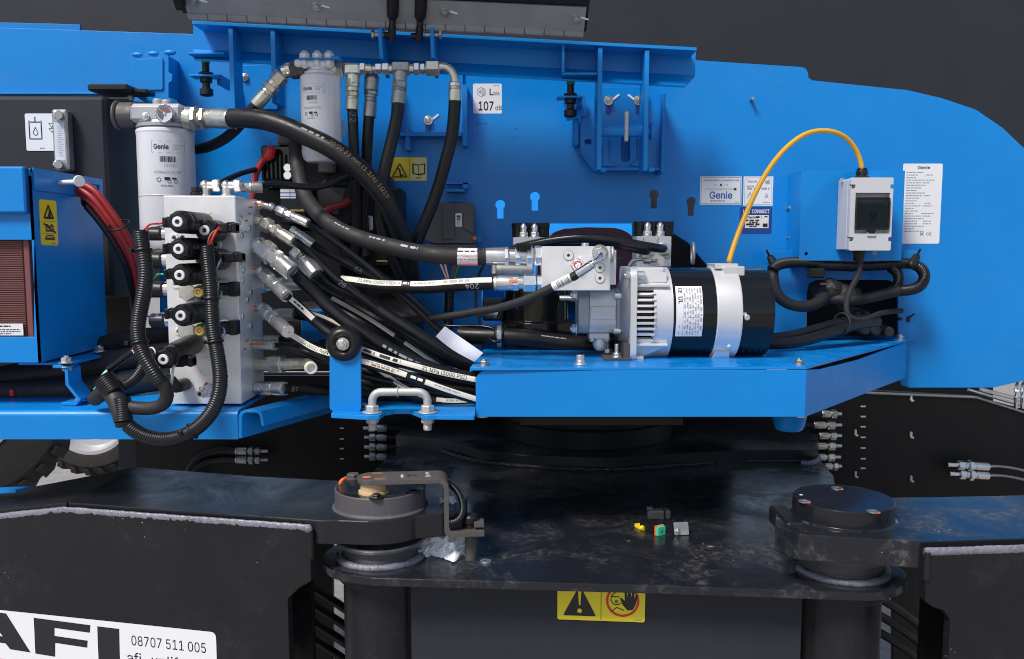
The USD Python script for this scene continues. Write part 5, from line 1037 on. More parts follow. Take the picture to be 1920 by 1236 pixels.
def canprint(t, c, r, s, a0, num):
    """printed panel, bar code, words and pictograms on a filter can; s scales it, a0 is the angle at its left edge."""
    fin = lambda g: flat.poly(g, 0.0001, 0)
    pr = [fin(rrect(0, -.012 * s, .075 * s, .014 * s, .002).difference(rrect(.0006, -.0114 * s, .0744 * s, .0134 * s, .0016)))]
    tx = meshkit.text_mesh('Genie', .0105 * s, .0001, True); tv = np.array(tx.vertices); tv[:, 0] = tv[:, 0] / tv[:, 0].max() * .033 * s + .004 * s; tv[:, 1] -= .004 * s
    small = [TM(np.array(m.vertices) * [1, 1, 1] + [.046 * s, y * s, 0], m.faces) for m, y in ((meshkit.text_mesh('Genuine', .0045 * s, .0001), .003), (meshkit.text_mesh('Parts', .0045 * s, .0001), -.004))]
    def sub(m, n=1): return m
    t.part('logo', wrapprint(c, r * .986, a0, c[2] - .047 * s, TM(tv, tx.faces)), 'navy_print')
    t.part('print', wrapprint(c, r * .986, a0, c[2] - .047 * s, cat(small)), 'grey_print')
    bx_ = cat([split(box(x0, x1, y0, y1, 0, .0001)) for x0, x1, y0, y1 in ((0, .075 * s, .0134 * s, .014 * s), (0, .075 * s, -.012 * s, -.0114 * s))] ).subdivide().subdivide(); t.part('frame_line', wrapprint(c, r * .986, a0, c[2] - .047 * s, bx_), 'grey_print')
    t.part('frame_line', wrapprint(c, r * .986, a0, c[2] - .047 * s, cat([box(x, x + .0007, -.012 * s, .014 * s, 0, .0001) for x in (0, .0743 * s)])), 'grey_print')
    t.part('bar_code', wrapprint(c, r * .986, a0 + .018 * s / r, c[2] - .080 * s, barcode(flat, 0, 0, .034 * s, .013 * s, 26, .0001)), 'black_print')
    def tm(w, h, x, y, wd=None):
        m = meshkit.text_mesh(w, h, .0001); v = np.array(m.vertices); 
        if wd: v[:, 0] *= wd / v[:, 0].max()
        return TM(v + [x, y, 0], m.faces)
    t.part('print', wrapprint(c, r * .986, a0, c[2] - .090 * s, cat(tm(num, .0055 * s, .025 * s, .0), tm('HYDRAULIC FILTER', .0062 * s, .004 * s, -.016 * s, .058 * s))), 'grey_print')
    pic = [fin(affinity.translate(g, x * s, y * s)) for g, x, y in ((ring2(0, 0, .005 * s, .0012), .014, -.03), (sg.box(-.006 * s, -.004 * s, .006 * s, .003 * s), .032, -.027), (ring2(0, 0, .004 * s, .001), .036, -.034), (sg.box(-.005 * s, -.002 * s, .005 * s, .002 * s), .047, -.027), (ring2(0, 0, .004 * s, .001), .050, -.034))]
    t.part('pictogram', wrapprint(c, r * .986, a0, c[2] - .090 * s, cat(pic)), 'navy_print')
    t.part('print', wrapprint(c, r * .986, a0 + .018 * s / r, c[2] - .135 * s, lines(flat, [(0, .026 * s, 0, .0035 * s)], .0001)), 'grey_print')
YF1 = 2.02
t, c, r, k, H = filt('oil_filter', 'large white spin-on hydraulic filter with dial gauge, left of the hoses', 310, 243, 480, 51, YF1, False)
canprint(t, c, r, 1.0, -.12, '137982')
t.part('seam', torus(c - EZ * .155, EZ, r * .985, .0012, 56, 6), 'filter_white')
hz = c[2]
t.part('head', cat(lathe(c + EZ * .001, EZ, [(0, 0), (0, r * .98), (.008, r * .98), (.010, r * .8), (.05, r * .62), (.055, 0)], 40), box(c[0] - .062, c[0] + .058, c[1] - .05, c[1] + .04, hz + .010, hz + .052, .008)), 'cast_grey')
t.part('left_port', cat(rod(V(c[0] - .06, c[1] - .01, hz + .030), V(c[0] - .10, c[1] - .01, hz + .030), .030, 24, .004), rod(V(c[0] - .10, c[1] - .01, hz + .030), V(c[0] - .108, c[1] - .01, hz + .030), .034, 24, .003)), 'rusty_steel')
q = P(309, 213, c[1] - .062); i = t.part('dial_gauge', lathe(q + V(0, .012, 0), fwd, [(0, 0), (0, .020), (.014, .0205), (.016, .019), (.015, .0175), (.013, .017), (.013, 0)], 32), 'chrome')
fr = Fr(q + fwd * .0008); t.part('dial_face', fr.poly(sg.Point(0, 0).buffer(.017, quad_segs=12), .0006), 'white_print', under=i)
def sector(r0, r1, a, b): th = np.linspace(a, b, 14); return Py([(r1 * math.cos(x), r1 * math.sin(x)) for x in th] + [(r0 * math.cos(x), r0 * math.sin(x)) for x in th[::-1]])
t.part('red_sector', fr.poly(sector(.003, .0155, .2, 2.4), 0, .0009), 'burgundy', under=i); t.part('green_sector', fr.poly(sector(.003, .0155, 2.5, 4.4), 0, .0009), 'module_grey', under=i); t.part('hub', rod(fr.at(0, 0, .0004), fr.at(0, 0, .003), .003, 12), 'chrome', under=i)
t.part('gauge_glass', fr.poly(sg.Point(0, 0).buffer(.017, quad_segs=12), .0005, .0035), 'gauge_glass', under=i)
t.part('bleed_screw', bolt(P(273, 218, c[1] - .052), fwd, .006), 'zinc'); t.part('top_boss', rod(V(c[0] - .006, c[1] - .02, hz + .05), V(c[0] - .006, c[1] - .02, hz + .066), .012, 18, .003), 'cast_grey'); t.part('top_boss', rod(V(c[0] + .014, c[1] - .02, hz + .05), V(c[0] + .014, c[1] - .02, hz + .064), .012, 18, .003), 'cast_grey')
t.part('outlet', cat(*leg(P(344, 222, YF1 - .02), P(398, 223, YF1 - .02), [('c', 0, .35, .026), ('h', .3, .52, .030), ('c', .5, .62, .019), ('h', .6, .8, .027), ('c', .78, 1.0, .021)])), 'zinc_warm')
t.done()
YF2 = 1.965
t, c, r, k, H = filt('oil_filter', 'smaller white spin-on hydraulic filter hanging under the blue rail', 601, 143, 306, 37, YF2, True)
canprint(t, c, r, .74, -.84, '131323')
hz = c[2]
hd_ = [lathe(c + EZ * .001, EZ, [(0, 0), (0, r * .8), (.006, r * .8), (.008, r * .66), (.016, r * .62), (.016, 0)], 32), box(c[0] - .052, c[0] + .030, c[1] - .03, c[1] + .03, hz + .015, hz + .032, .004)]
for a in (-.028, .0, .026): hd_.append(box(c[0] + a - .012, c[0] + a + .010, c[1] - .034, c[1] + .03, hz + .012, hz + .050, .007))
t.part('head', cat(hd_), 'cast_aluminium'); t.part('inlet', cat(*leg(P(575, 130, YF2), P(545, 132, YF2), [('c', 0, .6, .017), ('h', .5, 1, .020)])), 'rusty_steel')
t.part('outlet', cat(*leg(P(620, 131, YF2), P(644, 131, YF2), [('c', 0, .6, .018), ('h', .5, 1, .021)])), 'zinc_warm'); t.done()
ROW[0] = 110
single('filter_tab', cat(box(P(560, 0, 1.93)[0], P(640, 0, 1.93)[0], 1.925, 1.985, P(0, 112, 1.93)[2], P(0, 109, 1.93)[2]), box(P(622, 0, 1.92)[0], P(638, 0, 1.92)[0], 1.915, 1.9245, P(0, 112, 1.92)[2], P(0, 105, 1.92)[2], .002)), 'blue_paint', 'thin blue tab directly above the smaller filter', 'bracket')
# ================================================================== hoses and their fittings
def hose(label, pts, r, m='rubber', start=None, end=None, fm='zinc', stripe=None, extra=None, category='hose', group=None, step=.008):
    """pts: (px, py, depth). start / end: list of legs, each (from, to, segments), drawn with the fitting material."""
    t = Thing('hydraulic_hose', label, category, group); c = Curve([P(*q) for q in pts], step=step); sd_ = len(label) * 1.7; tp_ = np.minimum(1, np.minimum(c.s, c.L - c.s) / .12)[:, None]; c.p = c.p + tp_ * .0045 * np.stack([meshkit.fbm(np.stack([c.s * 9 + sd_, c.s * 0 + k_, c.s * 0], 1), 2, 3) - .5 for k_ in range(3)], 1); t.part('hose', c.tube(r, 16), m)
    for fit in (start, end):
        for a, b, segs in (fit or []):
            A, B = P(*a), P(*b)
            for kind, f0, f1, rr in segs:
                nm = {'h': 'nut', 's': 'ferrule', 'c': 'fitting', 'o': 'elbow', 'b': 'black_band', 'm': 'orange_mark'}[kind]
                if kind == 'o': t.part(nm, ball(A + (B - A) * f0, rr, 3), fm)
                elif kind == 'b': t.part(nm, rod(A + (B - A) * f0, A + (B - A) * f1, rr, 16, .001), 'rubber')
                elif kind == 'm':
                    cc = Curve([A + (B - A) * f0, A + (B - A) * f1], step=.003); t.part(nm, cc.strip(rr, 0, cc.L, -.45, -.12, 4, .0006), 'orange_mark')
                else: t.part(nm, cat(*leg(A, B, [(kind, f0, f1, rr)])), fm)
    for s0, s1, a0, a1 in (stripe or []):
        t.part('stripe', c.strip(r, c.L * s0, c.L * s1, a0, a1, 5, .0005), 'hose_stripe')
    def S(a):
        if not isinstance(a, tuple): return c.L * a
        w = c.p - V(0, 0, CZ); xx = CX + F * w[:, 0] / (w[:, 1] * _cp - w[:, 2] * _sp); return c.s[np.argmin(np.abs(xx - a[0]))]
    for kind, *e in (extra or []):
        if kind == 'text': s_, a_, txt, hh, flip, mm = e; t.part('print', c.text(r, txt, S(s_), a_, hh, .0010, flip), mm)
        elif kind == 'dash':
            s0, s1, a_, hh, mm = e; out, x = [], S(s0)
            while x < S(s1):
                w = hh * rng.uniform(1.2, 4); out.append(c.strip(r, x, min(x + w, S(s1)), a_ - hh / r / 2, a_ + hh / r / 2, 3, .0010)); x += w + hh * rng.uniform(.5, 1.2)
            t.part('print', cat(out), mm)
        elif kind == 'band': s0, s1, mm = e; t.part('sleeve_label', c.strip(r, S(s0), S(s1), -math.pi, math.pi, 25, .0006), mm)
        elif kind == 'bars':
            a, b = S(e[0]), S(e[1]); t.part('bar_code', cat([c.strip(r, a + (b - a) * q, a + (b - a) * (q + w_), -.75, .75, 5, .0012) for q, w_ in zip(np.arange(0, .96, .08), (.04, .02, .05, .03, .04, .02, .03, .05, .02, .04, .03, .04))]), 'black_print')
    t.done(); return c
R_ = .0
# --- big hoses from the filters
hose('thickest black hose arching from the left filter gauge over the middle', [(424, 222, 1.98), (470, 223, 1.95), (530, 236, 1.92), (600, 266, 1.90), (665, 310, 1.89), (715, 365, 1.90), (748, 430, 1.94), (765, 490, 2.0), (772, 540, 2.05)], .0218, start=[((392, 222, 2.0), (434, 223, 1.97), [('s', .0, 1.0, .0225)])], fm='zinc_warm', extra=[('text', .40, -.5, '20/20 32 mm (1 1/4) 1Q19', .009, False, 'tan_plastic'), ('dash', .30, .38, -.5, .005, 'grey_print')])
hose('thick black hose with red and white maker sleeve feeding the pump block', [(556, 262, 1.97), (557, 300, 1.96), (566, 350, 1.93), (595, 400, 1.88), (645, 434, 1.83), (720, 460, 1.79), (790, 475, 1.765), (850, 481, 1.755), (910, 481, 1.755)], .0172, 'wrapped_rubber',
     end=[((900, 481, 1.755), (1017, 479, 1.755), [('s', 0, .42, .0175), ('h', .39, .47, .0195), ('c', .46, .58, .014), ('h', .56, .66, .020), ('c', .62, .76, .0185), ('h', .74, .85, .0225), ('h', .87, .99, .021)])],
     extra=[('band', (859,), (897,), 'white_print'), ('text', (860,), -.10, 'HYDRAQUIP', .0050, False, 'red_print'), ('dash', (862,), (892,), .28, .0022, 'grey_print'), ('dash', (862,), (894,), -.66, .003, 'black_print'), ('dash', .45, .52, -.6, .003, 'grey_print'), ('dash', .60, .66, -.6, .004, 'grey_print'), ('dash', .72, .78, -.5, .005, 'grey_print')])
single('red_band', Curve([P(860, 495, 1.7385), P(896, 495, 1.7385)]).tube(.0012, 6), 'red_print', 'thin red line at the foot of the white hose sleeve', 'band')
hose('short black hose from the elbow of the smaller filter passing behind the left filter', [(488, 190, 1.97), (465, 215, 1.985), (435, 248, 2.03), (400, 272, 2.07), (368, 280, 2.11), (330, 278, 2.13)], .0125, start=[((546, 130, 1.965), (530, 137, 1.965), [('o', .2, 0, .017), ('c', 0, 1, .0155)]), ((534, 134, 1.965), (480, 198, 1.97), [('h', .08, .32, .019), ('c', .3, .42, .015), ('h', .40, .55, .0185), ('s', .54, 1.0, .0155)])], fm='zinc_warm', extra=[('dash', .15, .3, -.3, .004, 'grey_print')])
# manifold pipe along the top with tees
t = Thing('fitting_run', 'row of zinc tees and hex fittings running right from the smaller filter', 'fittings'); yk = 1.965
q = lambda x, y=129: P(x, y, yk)
t.part('tee', cat(box(q(646)[0], q(676)[0], yk - .016, yk + .016, q(0, 142)[2], q(0, 121)[2], .004), rod(q(661, 140), q(662, 158), .0155, 20, .002)), 'zinc_warm')
for a, b, r_ in ((675, 686, .0145), (704, 716, .0130), (717, 730, .0145), (776, 787, .0150), (788, 797, .0130)): t.part('nut', hexa(q(a), q(b), r_), 'zinc')
for a, b, r_ in ((684, 698, .0105), (696, 708, .0070), (728, 742, .0100), (762, 780, .0105), (795, 802, .0085)): t.part('fitting', rod(q(a), q(b), r_, 18, .001), 'zinc_warm')
t.part('tee', cat(hexa(q(736), q(768), .0175), rod(q(752, 125), q(750, 150), .0155, 20, .002)), 'zinc_dull'); t.part('nut', hexa(q(799, 128), q(824, 128), .0185), 'zinc_warm')
t.part('bent_tube', Curve([q(820, 127), q(836, 126), q(847, 134), q(853, 148), q(853, 160)]).tube(.0098, 16), 'zinc_warm')
t.part('orange_mark', Curve([q(646, 123) - V(0, .0166, 0), q(656, 121.5) - V(0, .0166, 0)]).tube(.0015, 6), 'orange_mark'); t.part('orange_mark', Curve([q(828, 121) - V(0, .004, 0), q(842, 124) - V(0, .004, 0)]).tube(.002, 6), 'orange_mark'); t.done()
hose('black hose dropping from the first tee with chalk number, right of the smaller filter', [(660, 195, 1.965), (662, 240, 1.965), (664, 300, 1.97), (667, 370, 1.99), (668, 430, 2.01), (664, 500, 2.03)], .0118, start=[((661, 148, 1.965), (660, 206, 1.965), [('h', .0, .28, .0165), ('c', .26, .42, .0148), ('h', .42, .58, .0155), ('s', .56, 1.0, .0145)])], fm='zinc_warm', extra=[('text', .05, -.2, '22', .014, False, 'grey_print')])
hose('black hose on a dark elbow between the two tees', [(693, 208, 1.985), (690, 250, 1.985), (685, 320, 2.0), (682, 400, 2.02), (686, 480, 2.03)], .0125, start=[((697, 150, 1.99), (693, 220, 1.985), [('o', .0, 0, .0175), ('c', 0, .3, .0165), ('h', .3, .42, .0165), ('c', .4, .5, .0145), ('s', .48, 1, .0150)])], fm='zinc_dull')
hose('black hose falling from the middle tee and swinging left', [(747, 192, 1.955), (742, 230, 1.95), (728, 290, 1.945), (716, 350, 1.945), (716, 420, 1.955), (735, 480, 1.98), (760, 540, 2.03)], .0142, start=[((751, 145, 1.965), (747, 196, 1.955), [('c', 0, .2, .015), ('h', .18, .42, .0175), ('s', .40, 1.0, .0162)])], fm='zinc_dull')
hose('black hose curving down from the bent tube at the right end of the tees', [(853, 186, 1.965), (850, 230, 1.965), (840, 290, 1.97), (822, 350, 1.98), (795, 420, 1.99), (770, 480, 2.01), (752, 540, 2.05)], .0142, start=[((853, 155, 1.965), (853, 190, 1.965), [('c', 0, .25, .0145), ('s', .2, 1.0, .0150)])], fm='zinc_warm')
# --- manifold, right side
Yb_ = 1.80
hose('slim black hose from the uppermost right port of the valve block', [(576, 418, 1.745), (620, 448, 1.79), (690, 500, 1.80), (760, 560, 1.80), (840, 640, 1.82)], .0066, 'gloss_rubber', start=[((478, 383, 1.785), (510, 388, 1.775), [('h', 0, .45, .0095), ('c', .4, 1, .0068), ('m', .1, .9, .0095)]), ((507, 387, 1.775), (578, 419, 1.745), [('o', .03, 0, .0085), ('h', .18, .40, .0105), ('c', .38, .45, .007), ('h', .45, .58, .0105), ('s', .58, 1.0, .0092)])], fm='zinc')
hose('black hose from the second right port with small chalk marks', [(548, 450, 1.725), (590, 484, 1.77), (640, 530, 1.77), (700, 575, 1.77), (780, 640, 1.79), (880, 690, 1.82)], .0085, 'gloss_rubber', start=[((462, 411, 1.775), (485, 413, 1.765), [('h', 0, .5, .0125), ('c', .45, 1, .0095)]), ((484, 412, 1.765), (551, 453, 1.725), [('o', .02, 0, .0115), ('h', .16, .36, .0155), ('c', .34, .46, .0095), ('h', .44, .56, .0135), ('s', .56, 1.0, .0120)])], fm='zinc_warm', extra=[('text', .30, -.1, '28', .010, False, 'grey_print')])
hose('black hose with chalk 66 behind the second port hose', [(582, 456, 1.795), (620, 478, 1.84), (680, 510, 1.85), (740, 545, 1.86)], .0085, 'rubber', start=[((545, 430, 1.795), (586, 459, 1.795), [('h', 0, .2, .010), ('s', .2, 1.0, .0110)])], fm='zinc', extra=[('text', .55, .0, '66', .011, False, 'grey_print')])
hose('thick shiny black hose from the big third port sweeping down to the tray', [(546, 506, 1.675), (590, 550, 1.71), (660, 610, 1.70), (740, 660, 1.70), (820, 695, 1.705), (900, 712, 1.715), (980, 720, 1.74)], .0138, 'gloss_rubber', start=[((459, 458, 1.755), (487, 461, 1.745), [('h', 0, .5, .0205), ('c', .45, 1, .0165)]), ((485, 460, 1.745), (551, 512, 1.675), [('o', .03, 0, .0190), ('h', .12, .38, .0225), ('c', .36, .46, .0155), ('h', .45, .60, .0195), ('s', .58, 1.0, .0185)])], extra=[('dash', .45, .6, -.1, .005, 'grey_print')])
hose('thick shiny black hose behind the big one, ending at the paper tag', [(590, 512, 1.755), (640, 545, 1.79), (700, 575, 1.78), (770, 618, 1.77), (840, 662, 1.77), (900, 690, 1.78), (980, 708, 1.80)], .0138, 'gloss_rubber', start=[((555, 470, 1.785), (594, 516, 1.755), [('h', 0, .3, .02), ('s', .3, 1, .0175)])])
hose('dull black hose with cream stripe between the two thick hoses', [(560, 520, 1.86), (620, 560, 1.84), (700, 605, 1.82), (790, 665, 1.81), (900, 725, 1.82)], .0090, 'rubber', stripe=[(.20, .55, -.8, .1), (.60, .90, -.8, .1)])
hose('striped hose reading 21 MPa from the fourth port, upper of the two', [(534, 552, 1.655), (575, 590, 1.69), (620, 628, 1.685), (680, 656, 1.68), (760, 684, 1.68), (830, 702, 1.69), (900, 716, 1.70), (980, 724, 1.73)], .0096, 'rubber', start=[((466, 506, 1.755), (490, 508, 1.745), [('h', 0, .5, .0125), ('c', .45, 1, .0095), ('m', .1, .9, .0110)]), ((488, 507, 1.745), (538, 556, 1.655), [('o', .03, 0, .0115), ('h', .16, .42, .0150), ('c', .4, .5, .010), ('h', .5, .6, .013), ('s', .58, 1.0, .0132)])],
     stripe=[(.02, .16, -.95, .15), (.30, .99, -.95, .15)], extra=[('dash', .04, .10, -.4, .003, 'black_print'), ('text', .60, -.4, '21 MPa (3000 PSI)', .0072, False, 'black_print'), ('dash', .34, .42, -.4, .005, 'black_print'), ('dash', .44, .52, -.4, .0055, 'black_print'), ('dash', .80, .90, -.55, .0025, 'grey_print'), ('dash', .80, .92, -.2, .0025, 'grey_print')])
hose('striped hose with upside down 21 MPa print from the fifth port, lower of the two', [(536, 618, 1.635), (570, 645, 1.665), (615, 665, 1.65), (680, 678, 1.655), (760, 704, 1.66), (830, 730, 1.67), (900, 752, 1.69), (980, 760, 1.73)], .0096, 'rubber', start=[((468, 574, 1.755), (492, 577, 1.740), [('h', 0, .5, .0115), ('c', .45, 1, .0092), ('m', .1, .95, .0105)]), ((490, 576, 1.740), (540, 622, 1.630), [('o', .03, 0, .0112), ('h', .14, .34, .0140), ('c', .32, .42, .010), ('h', .42, .55, .0145), ('s', .54, 1.0, .0132)])],
     stripe=[(.01, .52, -.95, .15), (.585, .99, -.95, .15)], extra=[('text', .09, -.4, '21 MPa (3000 PSI)', .0066, True, 'black_print'), ('dash', .36, .49, -.6, .0026, 'grey_print'), ('dash', .38, .47, -.2, .0028, 'orange_faded'), ('dash', .62, .72, -.5, .0026, 'grey_print'), ('text', .80, -.4, '(3000 PSI)', .0068, True, 'black_print'), ('dash', .53, .575, -.4, .005, 'white_print')])
hose('black hose from the short straight fitting between the striped hoses', [(548, 589, 1.785), (600, 598, 1.82), (660, 615, 1.82), (740, 655, 1.83)], .0105, start=[((488, 590, 1.815), (552, 590, 1.785), [('h', 0, .35, .0125), ('c', .3, .45, .009), ('s', .4, 1.0, .0130)])], fm='zinc_warm')
hose('black hose from the straight fitting behind the fourth port', [(560, 530, 1.795), (620, 525, 1.83), (690, 533, 1.80), (780, 538, 1.775), (860, 534, 1.76), (930, 531, 1.755)], .0138, 'rubber', start=[((478, 537, 1.825), (566, 530, 1.795), [('h', .0, .25, .016), ('c', .2, .5, .012), ('h', .45, .6, .0165), ('s', .58, 1.0, .0155)])],
     end=[((925, 531, 1.755), (1018, 530, 1.755), [('s', 0, .40, .0155), ('h', .38, .52, .0165), ('c', .5, .62, .0135), ('h', .60, .86, .0190), ('h', .88, 1.0, .0165), ('m', .32, .48, .0166)])], stripe=[(.23, .56, -1.05, -.15), (.60, .985, -1.05, -.15)], extra=[('text', .33, -.6, '21 MPa (3000 PSI)', .0066, False, 'black_print'), ('dash', .50, .55, -.6, .003, 'grey_print'), ('dash', .62, .72, -.6, .003, 'grey_print'), ('dash', .76, .88, -.62, .005, 'grey_print'), ('dash', .565, .595, -.6, .005, 'white_print'), ('text', .86, .35, '204', .011, True, 'white_print')])
hose('slim shiny black hose from the two small lower ports', [(512, 648, 1.675), (555, 655, 1.70), (610, 676, 1.69), (660, 696, 1.70), (740, 716, 1.72), (900, 740, 1.76)], .0072, 'gloss_rubber', start=[((452, 645, 1.755), (516, 648, 1.675), [('h', 0, .15, .010), ('c', .12, .25, .008), ('h', .25, .5, .0105), ('s', .48, 1.0, .0095), ('m', .4, .85, .0102)])], fm='zinc')
hose('second slim hose tucked behind the small lower ports', [(520, 636, 1.775), (560, 640, 1.80), (620, 660, 1.78), (700, 690, 1.77)], .0065, 'gloss_rubber', start=[((465, 634, 1.815), (524, 636, 1.775), [('h', .1, .35, .010), ('c', .3, .6, .007), ('h', .6, .8, .0085), ('c', .7, 1.0, .0075)])], fm='zinc_warm')
t = Thing('bent_pipe', 'thick zinc pipe with big hex and open flanged end from the lower port', 'pipe'); yb = 1.74
t.part('nut', hexa(P(452, 683, 1.755), P(465, 683, 1.745), .0175), 'zinc_warm'); t.part('sleeve', rod(P(462, 682, 1.745), P(512, 683, 1.710), .0145, 24, .001), 'zinc_warm'); t.part('nut', hexa(P(506, 683, 1.712), P(532, 683, 1.700), .0188, a0=.0), 'zinc_warm')
t.part('bent_tube', Curve([P(530, 683, 1.700), P(555, 682, 1.690), P(572, 682, 1.675), P(580, 685, 1.655), P(583, 689, 1.640)]).tube(.0112, 18), 'zinc_warm'); e = P(584, 691, 1.631)
t.part('flange', lathe(P(582, 689, 1.645), e - P(582, 689, 1.645), [(0, .009), (.002, .0125), (.010, .0125), (.013, .011), (.013, .008), (.006, .0075), (.006, 0)], 28), 'white_wire'); t.done()
hose('straight black hose with tan number 87 from the bottom port', [(530, 729, 1.675), (600, 731, 1.72), (680, 738, 1.74), (780, 748, 1.76), (900, 758, 1.78)], .0112, 'rubber', start=[((466, 727, 1.745), (535, 729, 1.675), [('h', 0, .2, .0115), ('c', .18, .3, .009), ('h', .26, .44, .0145), ('c', .42, .5, .0125), ('h', .48, .66, .0140), ('s', .64, 1.0, .0138)])], extra=[('text', .03, -.1, '87', .010, False, 'tan_plastic')])
hose('lowest striped hose lying on the blue base plate behind the U bolt', [(660, 660, 1.74), (700, 690, 1.73), (745, 725, 1.72), (800, 748, 1.715), (850, 755, 1.72), (920, 752, 1.74)], .0118, 'rubber', stripe=[(.22, .58, -1.0, -.2), (.64, .9, -1.0, -.2)], extra=[('dash', .3, .5, -.6, .003, 'grey_print'), ('dash', .7, .8, -.6, .003, 'grey_print')])
hose('black hose deep behind the two thick hoses', [(640, 470, 1.92), (720, 530, 1.91), (800, 600, 1.90), (880, 670, 1.90)], .0075, 'gloss_rubber')
hose('second black hose deep behind the two thick hoses', [(690, 500, 1.96), (770, 560, 1.95), (840, 625, 1.94), (900, 690, 1.93)], .0075, 'gloss_rubber')
hose('cream striped hose passing behind the roller', [(575, 588, 1.80), (610, 600, 1.79), (650, 620, 1.78), (720, 660, 1.78)], .0095, 'rubber', stripe=[(.05, .5, -1.0, -.3)])
hose('black bundle hose low behind the roller bracket', [(560, 640, 1.86), (640, 680, 1.83), (720, 705, 1.80), (800, 725, 1.79), (900, 740, 1.80)], .013, 'rubber')
hose('dull hose just above the lowest striped hose', [(640, 700, 1.80), (700, 722, 1.79), (780, 735, 1.78), (900, 742, 1.80)], .012, 'rubber')
# top of the manifold to the middle
hose('thin black hose from the top elbow of the valve block running right', [(487, 351, 1.735), (540, 347, 1.80), (590, 352, 1.84), (640, 338, 1.90), (700, 330, 1.98)], .0068, 'rubber', start=[((432, 353, 1.715), (492, 351, 1.735), [('h', .05, .25, .0115), ('c', .2, .5, .0095), ('h', .45, .6, .011), ('s', .58, 1.0, .0115)])], fm='zinc_dull')
hose('thin dark hose rising from the block top to the red boot', [(395, 356, 1.80), (440, 330, 1.92), (480, 318, 2.0), (520, 310, 2.08)], .006, 'rubber')
# pump block
hose('black hose with bar code sleeve curling up to the face of the pump block', [(1078, 517, 1.655), (1030, 541, 1.665), (980, 563, 1.69), (920, 580, 1.73), (850, 592, 1.78), (770, 600, 1.84), (700, 606, 1.90)], .0082, 'wrapped_rubber',
     start=[((1113, 494, 1.645), (1072, 521, 1.655), [('s', .0, .75, .0092), ('b', .76, .98, .0088)])], fm='chrome', extra=[('band', (1072,), (1034,), 'white_print'), ('bars', (1068,), (1042,))])
t = Thing('elbow_pipe', 'thin chrome elbow pipe screwed into the face of the pump block', 'pipe'); t.part('tube', Curve([P(1125, 478, 1.70), P(1126, 480, 1.66), P(1122, 486, 1.648), P(1112, 494, 1.645)]).tube(.0052, 14), 'chrome'); t.part('nut', hexa(P(1124, 475, 1.718), P(1124.4, 476.5, 1.70), .0150), 'zinc'); t.part('collar', rod(P(1112, 494, 1.645), P(1106, 498, 1.646), .0075, 16, .001), 'chrome'); t.done()
ROW[0] = 700
# ================================================================== generator tray
YT0, YT1 = 1.65, 2.14
zt_ = P(1200, 690, YT0)[2]
t = Thing('generator_tray', 'wide bright blue folded tray carrying the generator, with angled right end', 'tray')
q = lambda x, y: PZ(x, y, zt_)
top = [q(884, 690), q(1512, 688), q(1703, 637), PZ(1690, 628, zt_), V(q(1690, 628)[0], YP - .008, 0), V(P(900, 0, YP)[0], YP - .008, 0), q(912, 650)]
tp = Py([tuple(a[:2]) for a in top]); t.part('top_sheet', FZ(zt_).poly(tp, .005, -.005), 'tray_paint')
x0, x1 = P(892, 700, YT0 + .006)[0], P(1512, 700, YT0 + .006)[0]; zb_ = P(1200, 783, YT0)[2]; zt2 = zt_ - .0054
fp = rrect(x0, zb_, x1 + .1, zt2, .022).intersection(sg.box(x0, zb_, x1, zt2)).union(sg.box(x0, zb_, x0 + .03, zb_ + .03))
t.part('front_sheet', Fr((0, YT0 + .006, 0)).poly(fp, .005, -.005), 'blue_paint')
A_ = V(x1 + .0004, YT0 + .006, 0); Bp = q(1703, 637); Bx = Bp[0] - .002; ua = unit(V(Bx, Bp[1], 0) - V(A_[0], A_[1], 0)); fa_ = Fr(V(A_[0], A_[1], 0), ua, EZ); La = np.linalg.norm(V(Bx, Bp[1], 0) - V(A_[0], A_[1], 0))
zr_b = zb_ + .006
ang_poly = Py([(0, zb_), (La - .010, zb_), (La - .001, zb_ + .012), (La - .001, zt2 - .014), (La - .010, zt2), (.80 * La, zt2 - .003), (.45 * La, zt2 - .010), (.12 * La, zt2 - .007), (0, zt2)])
t.part('angled_sheet', fa_.poly(ang_poly, .005, -.005), 'blue_paint', label='angled right end sheet with a dark gap under the top edge')
t.part('bottom_sheet', FZ(zb_ + .006).poly(Py([(x0 + .002, YT0 + .012), (x1, YT0 + .012), (A_[0] + ua[0] * (La - .02), A_[1] + ua[1] * (La - .02)), (A_[0] + ua[0] * (La - .02) - .1, YT1), (x0 + .002, YT1)]), .005, -.005), 'blue_paint')
t.part('inner_wall', box(x0 + .1, x1 - .02, YT0 + .20, YT0 + .205, zb_ + .008, zt_ - .006), 'black_paint')
for x, y in ((908, 682), (1498, 680)):
    p = q(x, y + 3); t.part('bolt', bolt(p, EZ, .0085), 'zinc_dull')
p = q(1678, 634); p[1] = min(p[1], YP - .03); t.part('bolt', bolt(p, EZ, .009), 'zinc_dull')
p = q(1088, 684); t.part('bolt', cat(rod(p, p + EZ * .003, .015, 22, .001), rod(p + EZ * .003, p + EZ * .009, .010, 18, .001), rod(p + EZ * .008, p + EZ * .020, .0085, 20, .001)), 'zinc')
t.part('back_tab', hull([q(905, 652), q(912, 648), q(928, 651), q(905, 652) + EZ * .004, q(910, 648) + EZ * .022, q(928, 651) + EZ * .004]), 'blue_paint')
t.part('corner_lip', slab(q(884, 690) + V(0, 0, -.0), q(912, 650), q(912, 650) - EZ * .012, q(884, 690) - EZ * .008, .003), 'blue_paint')
for x in (905, 1500): p = P(x, 784, YT0 + .03); t.part('bolt', cat(rod(V(p[0], p[1], zb_ + .001), V(p[0], p[1], zb_ - .005), .012, 18, .001)), 'zinc')
t.done()
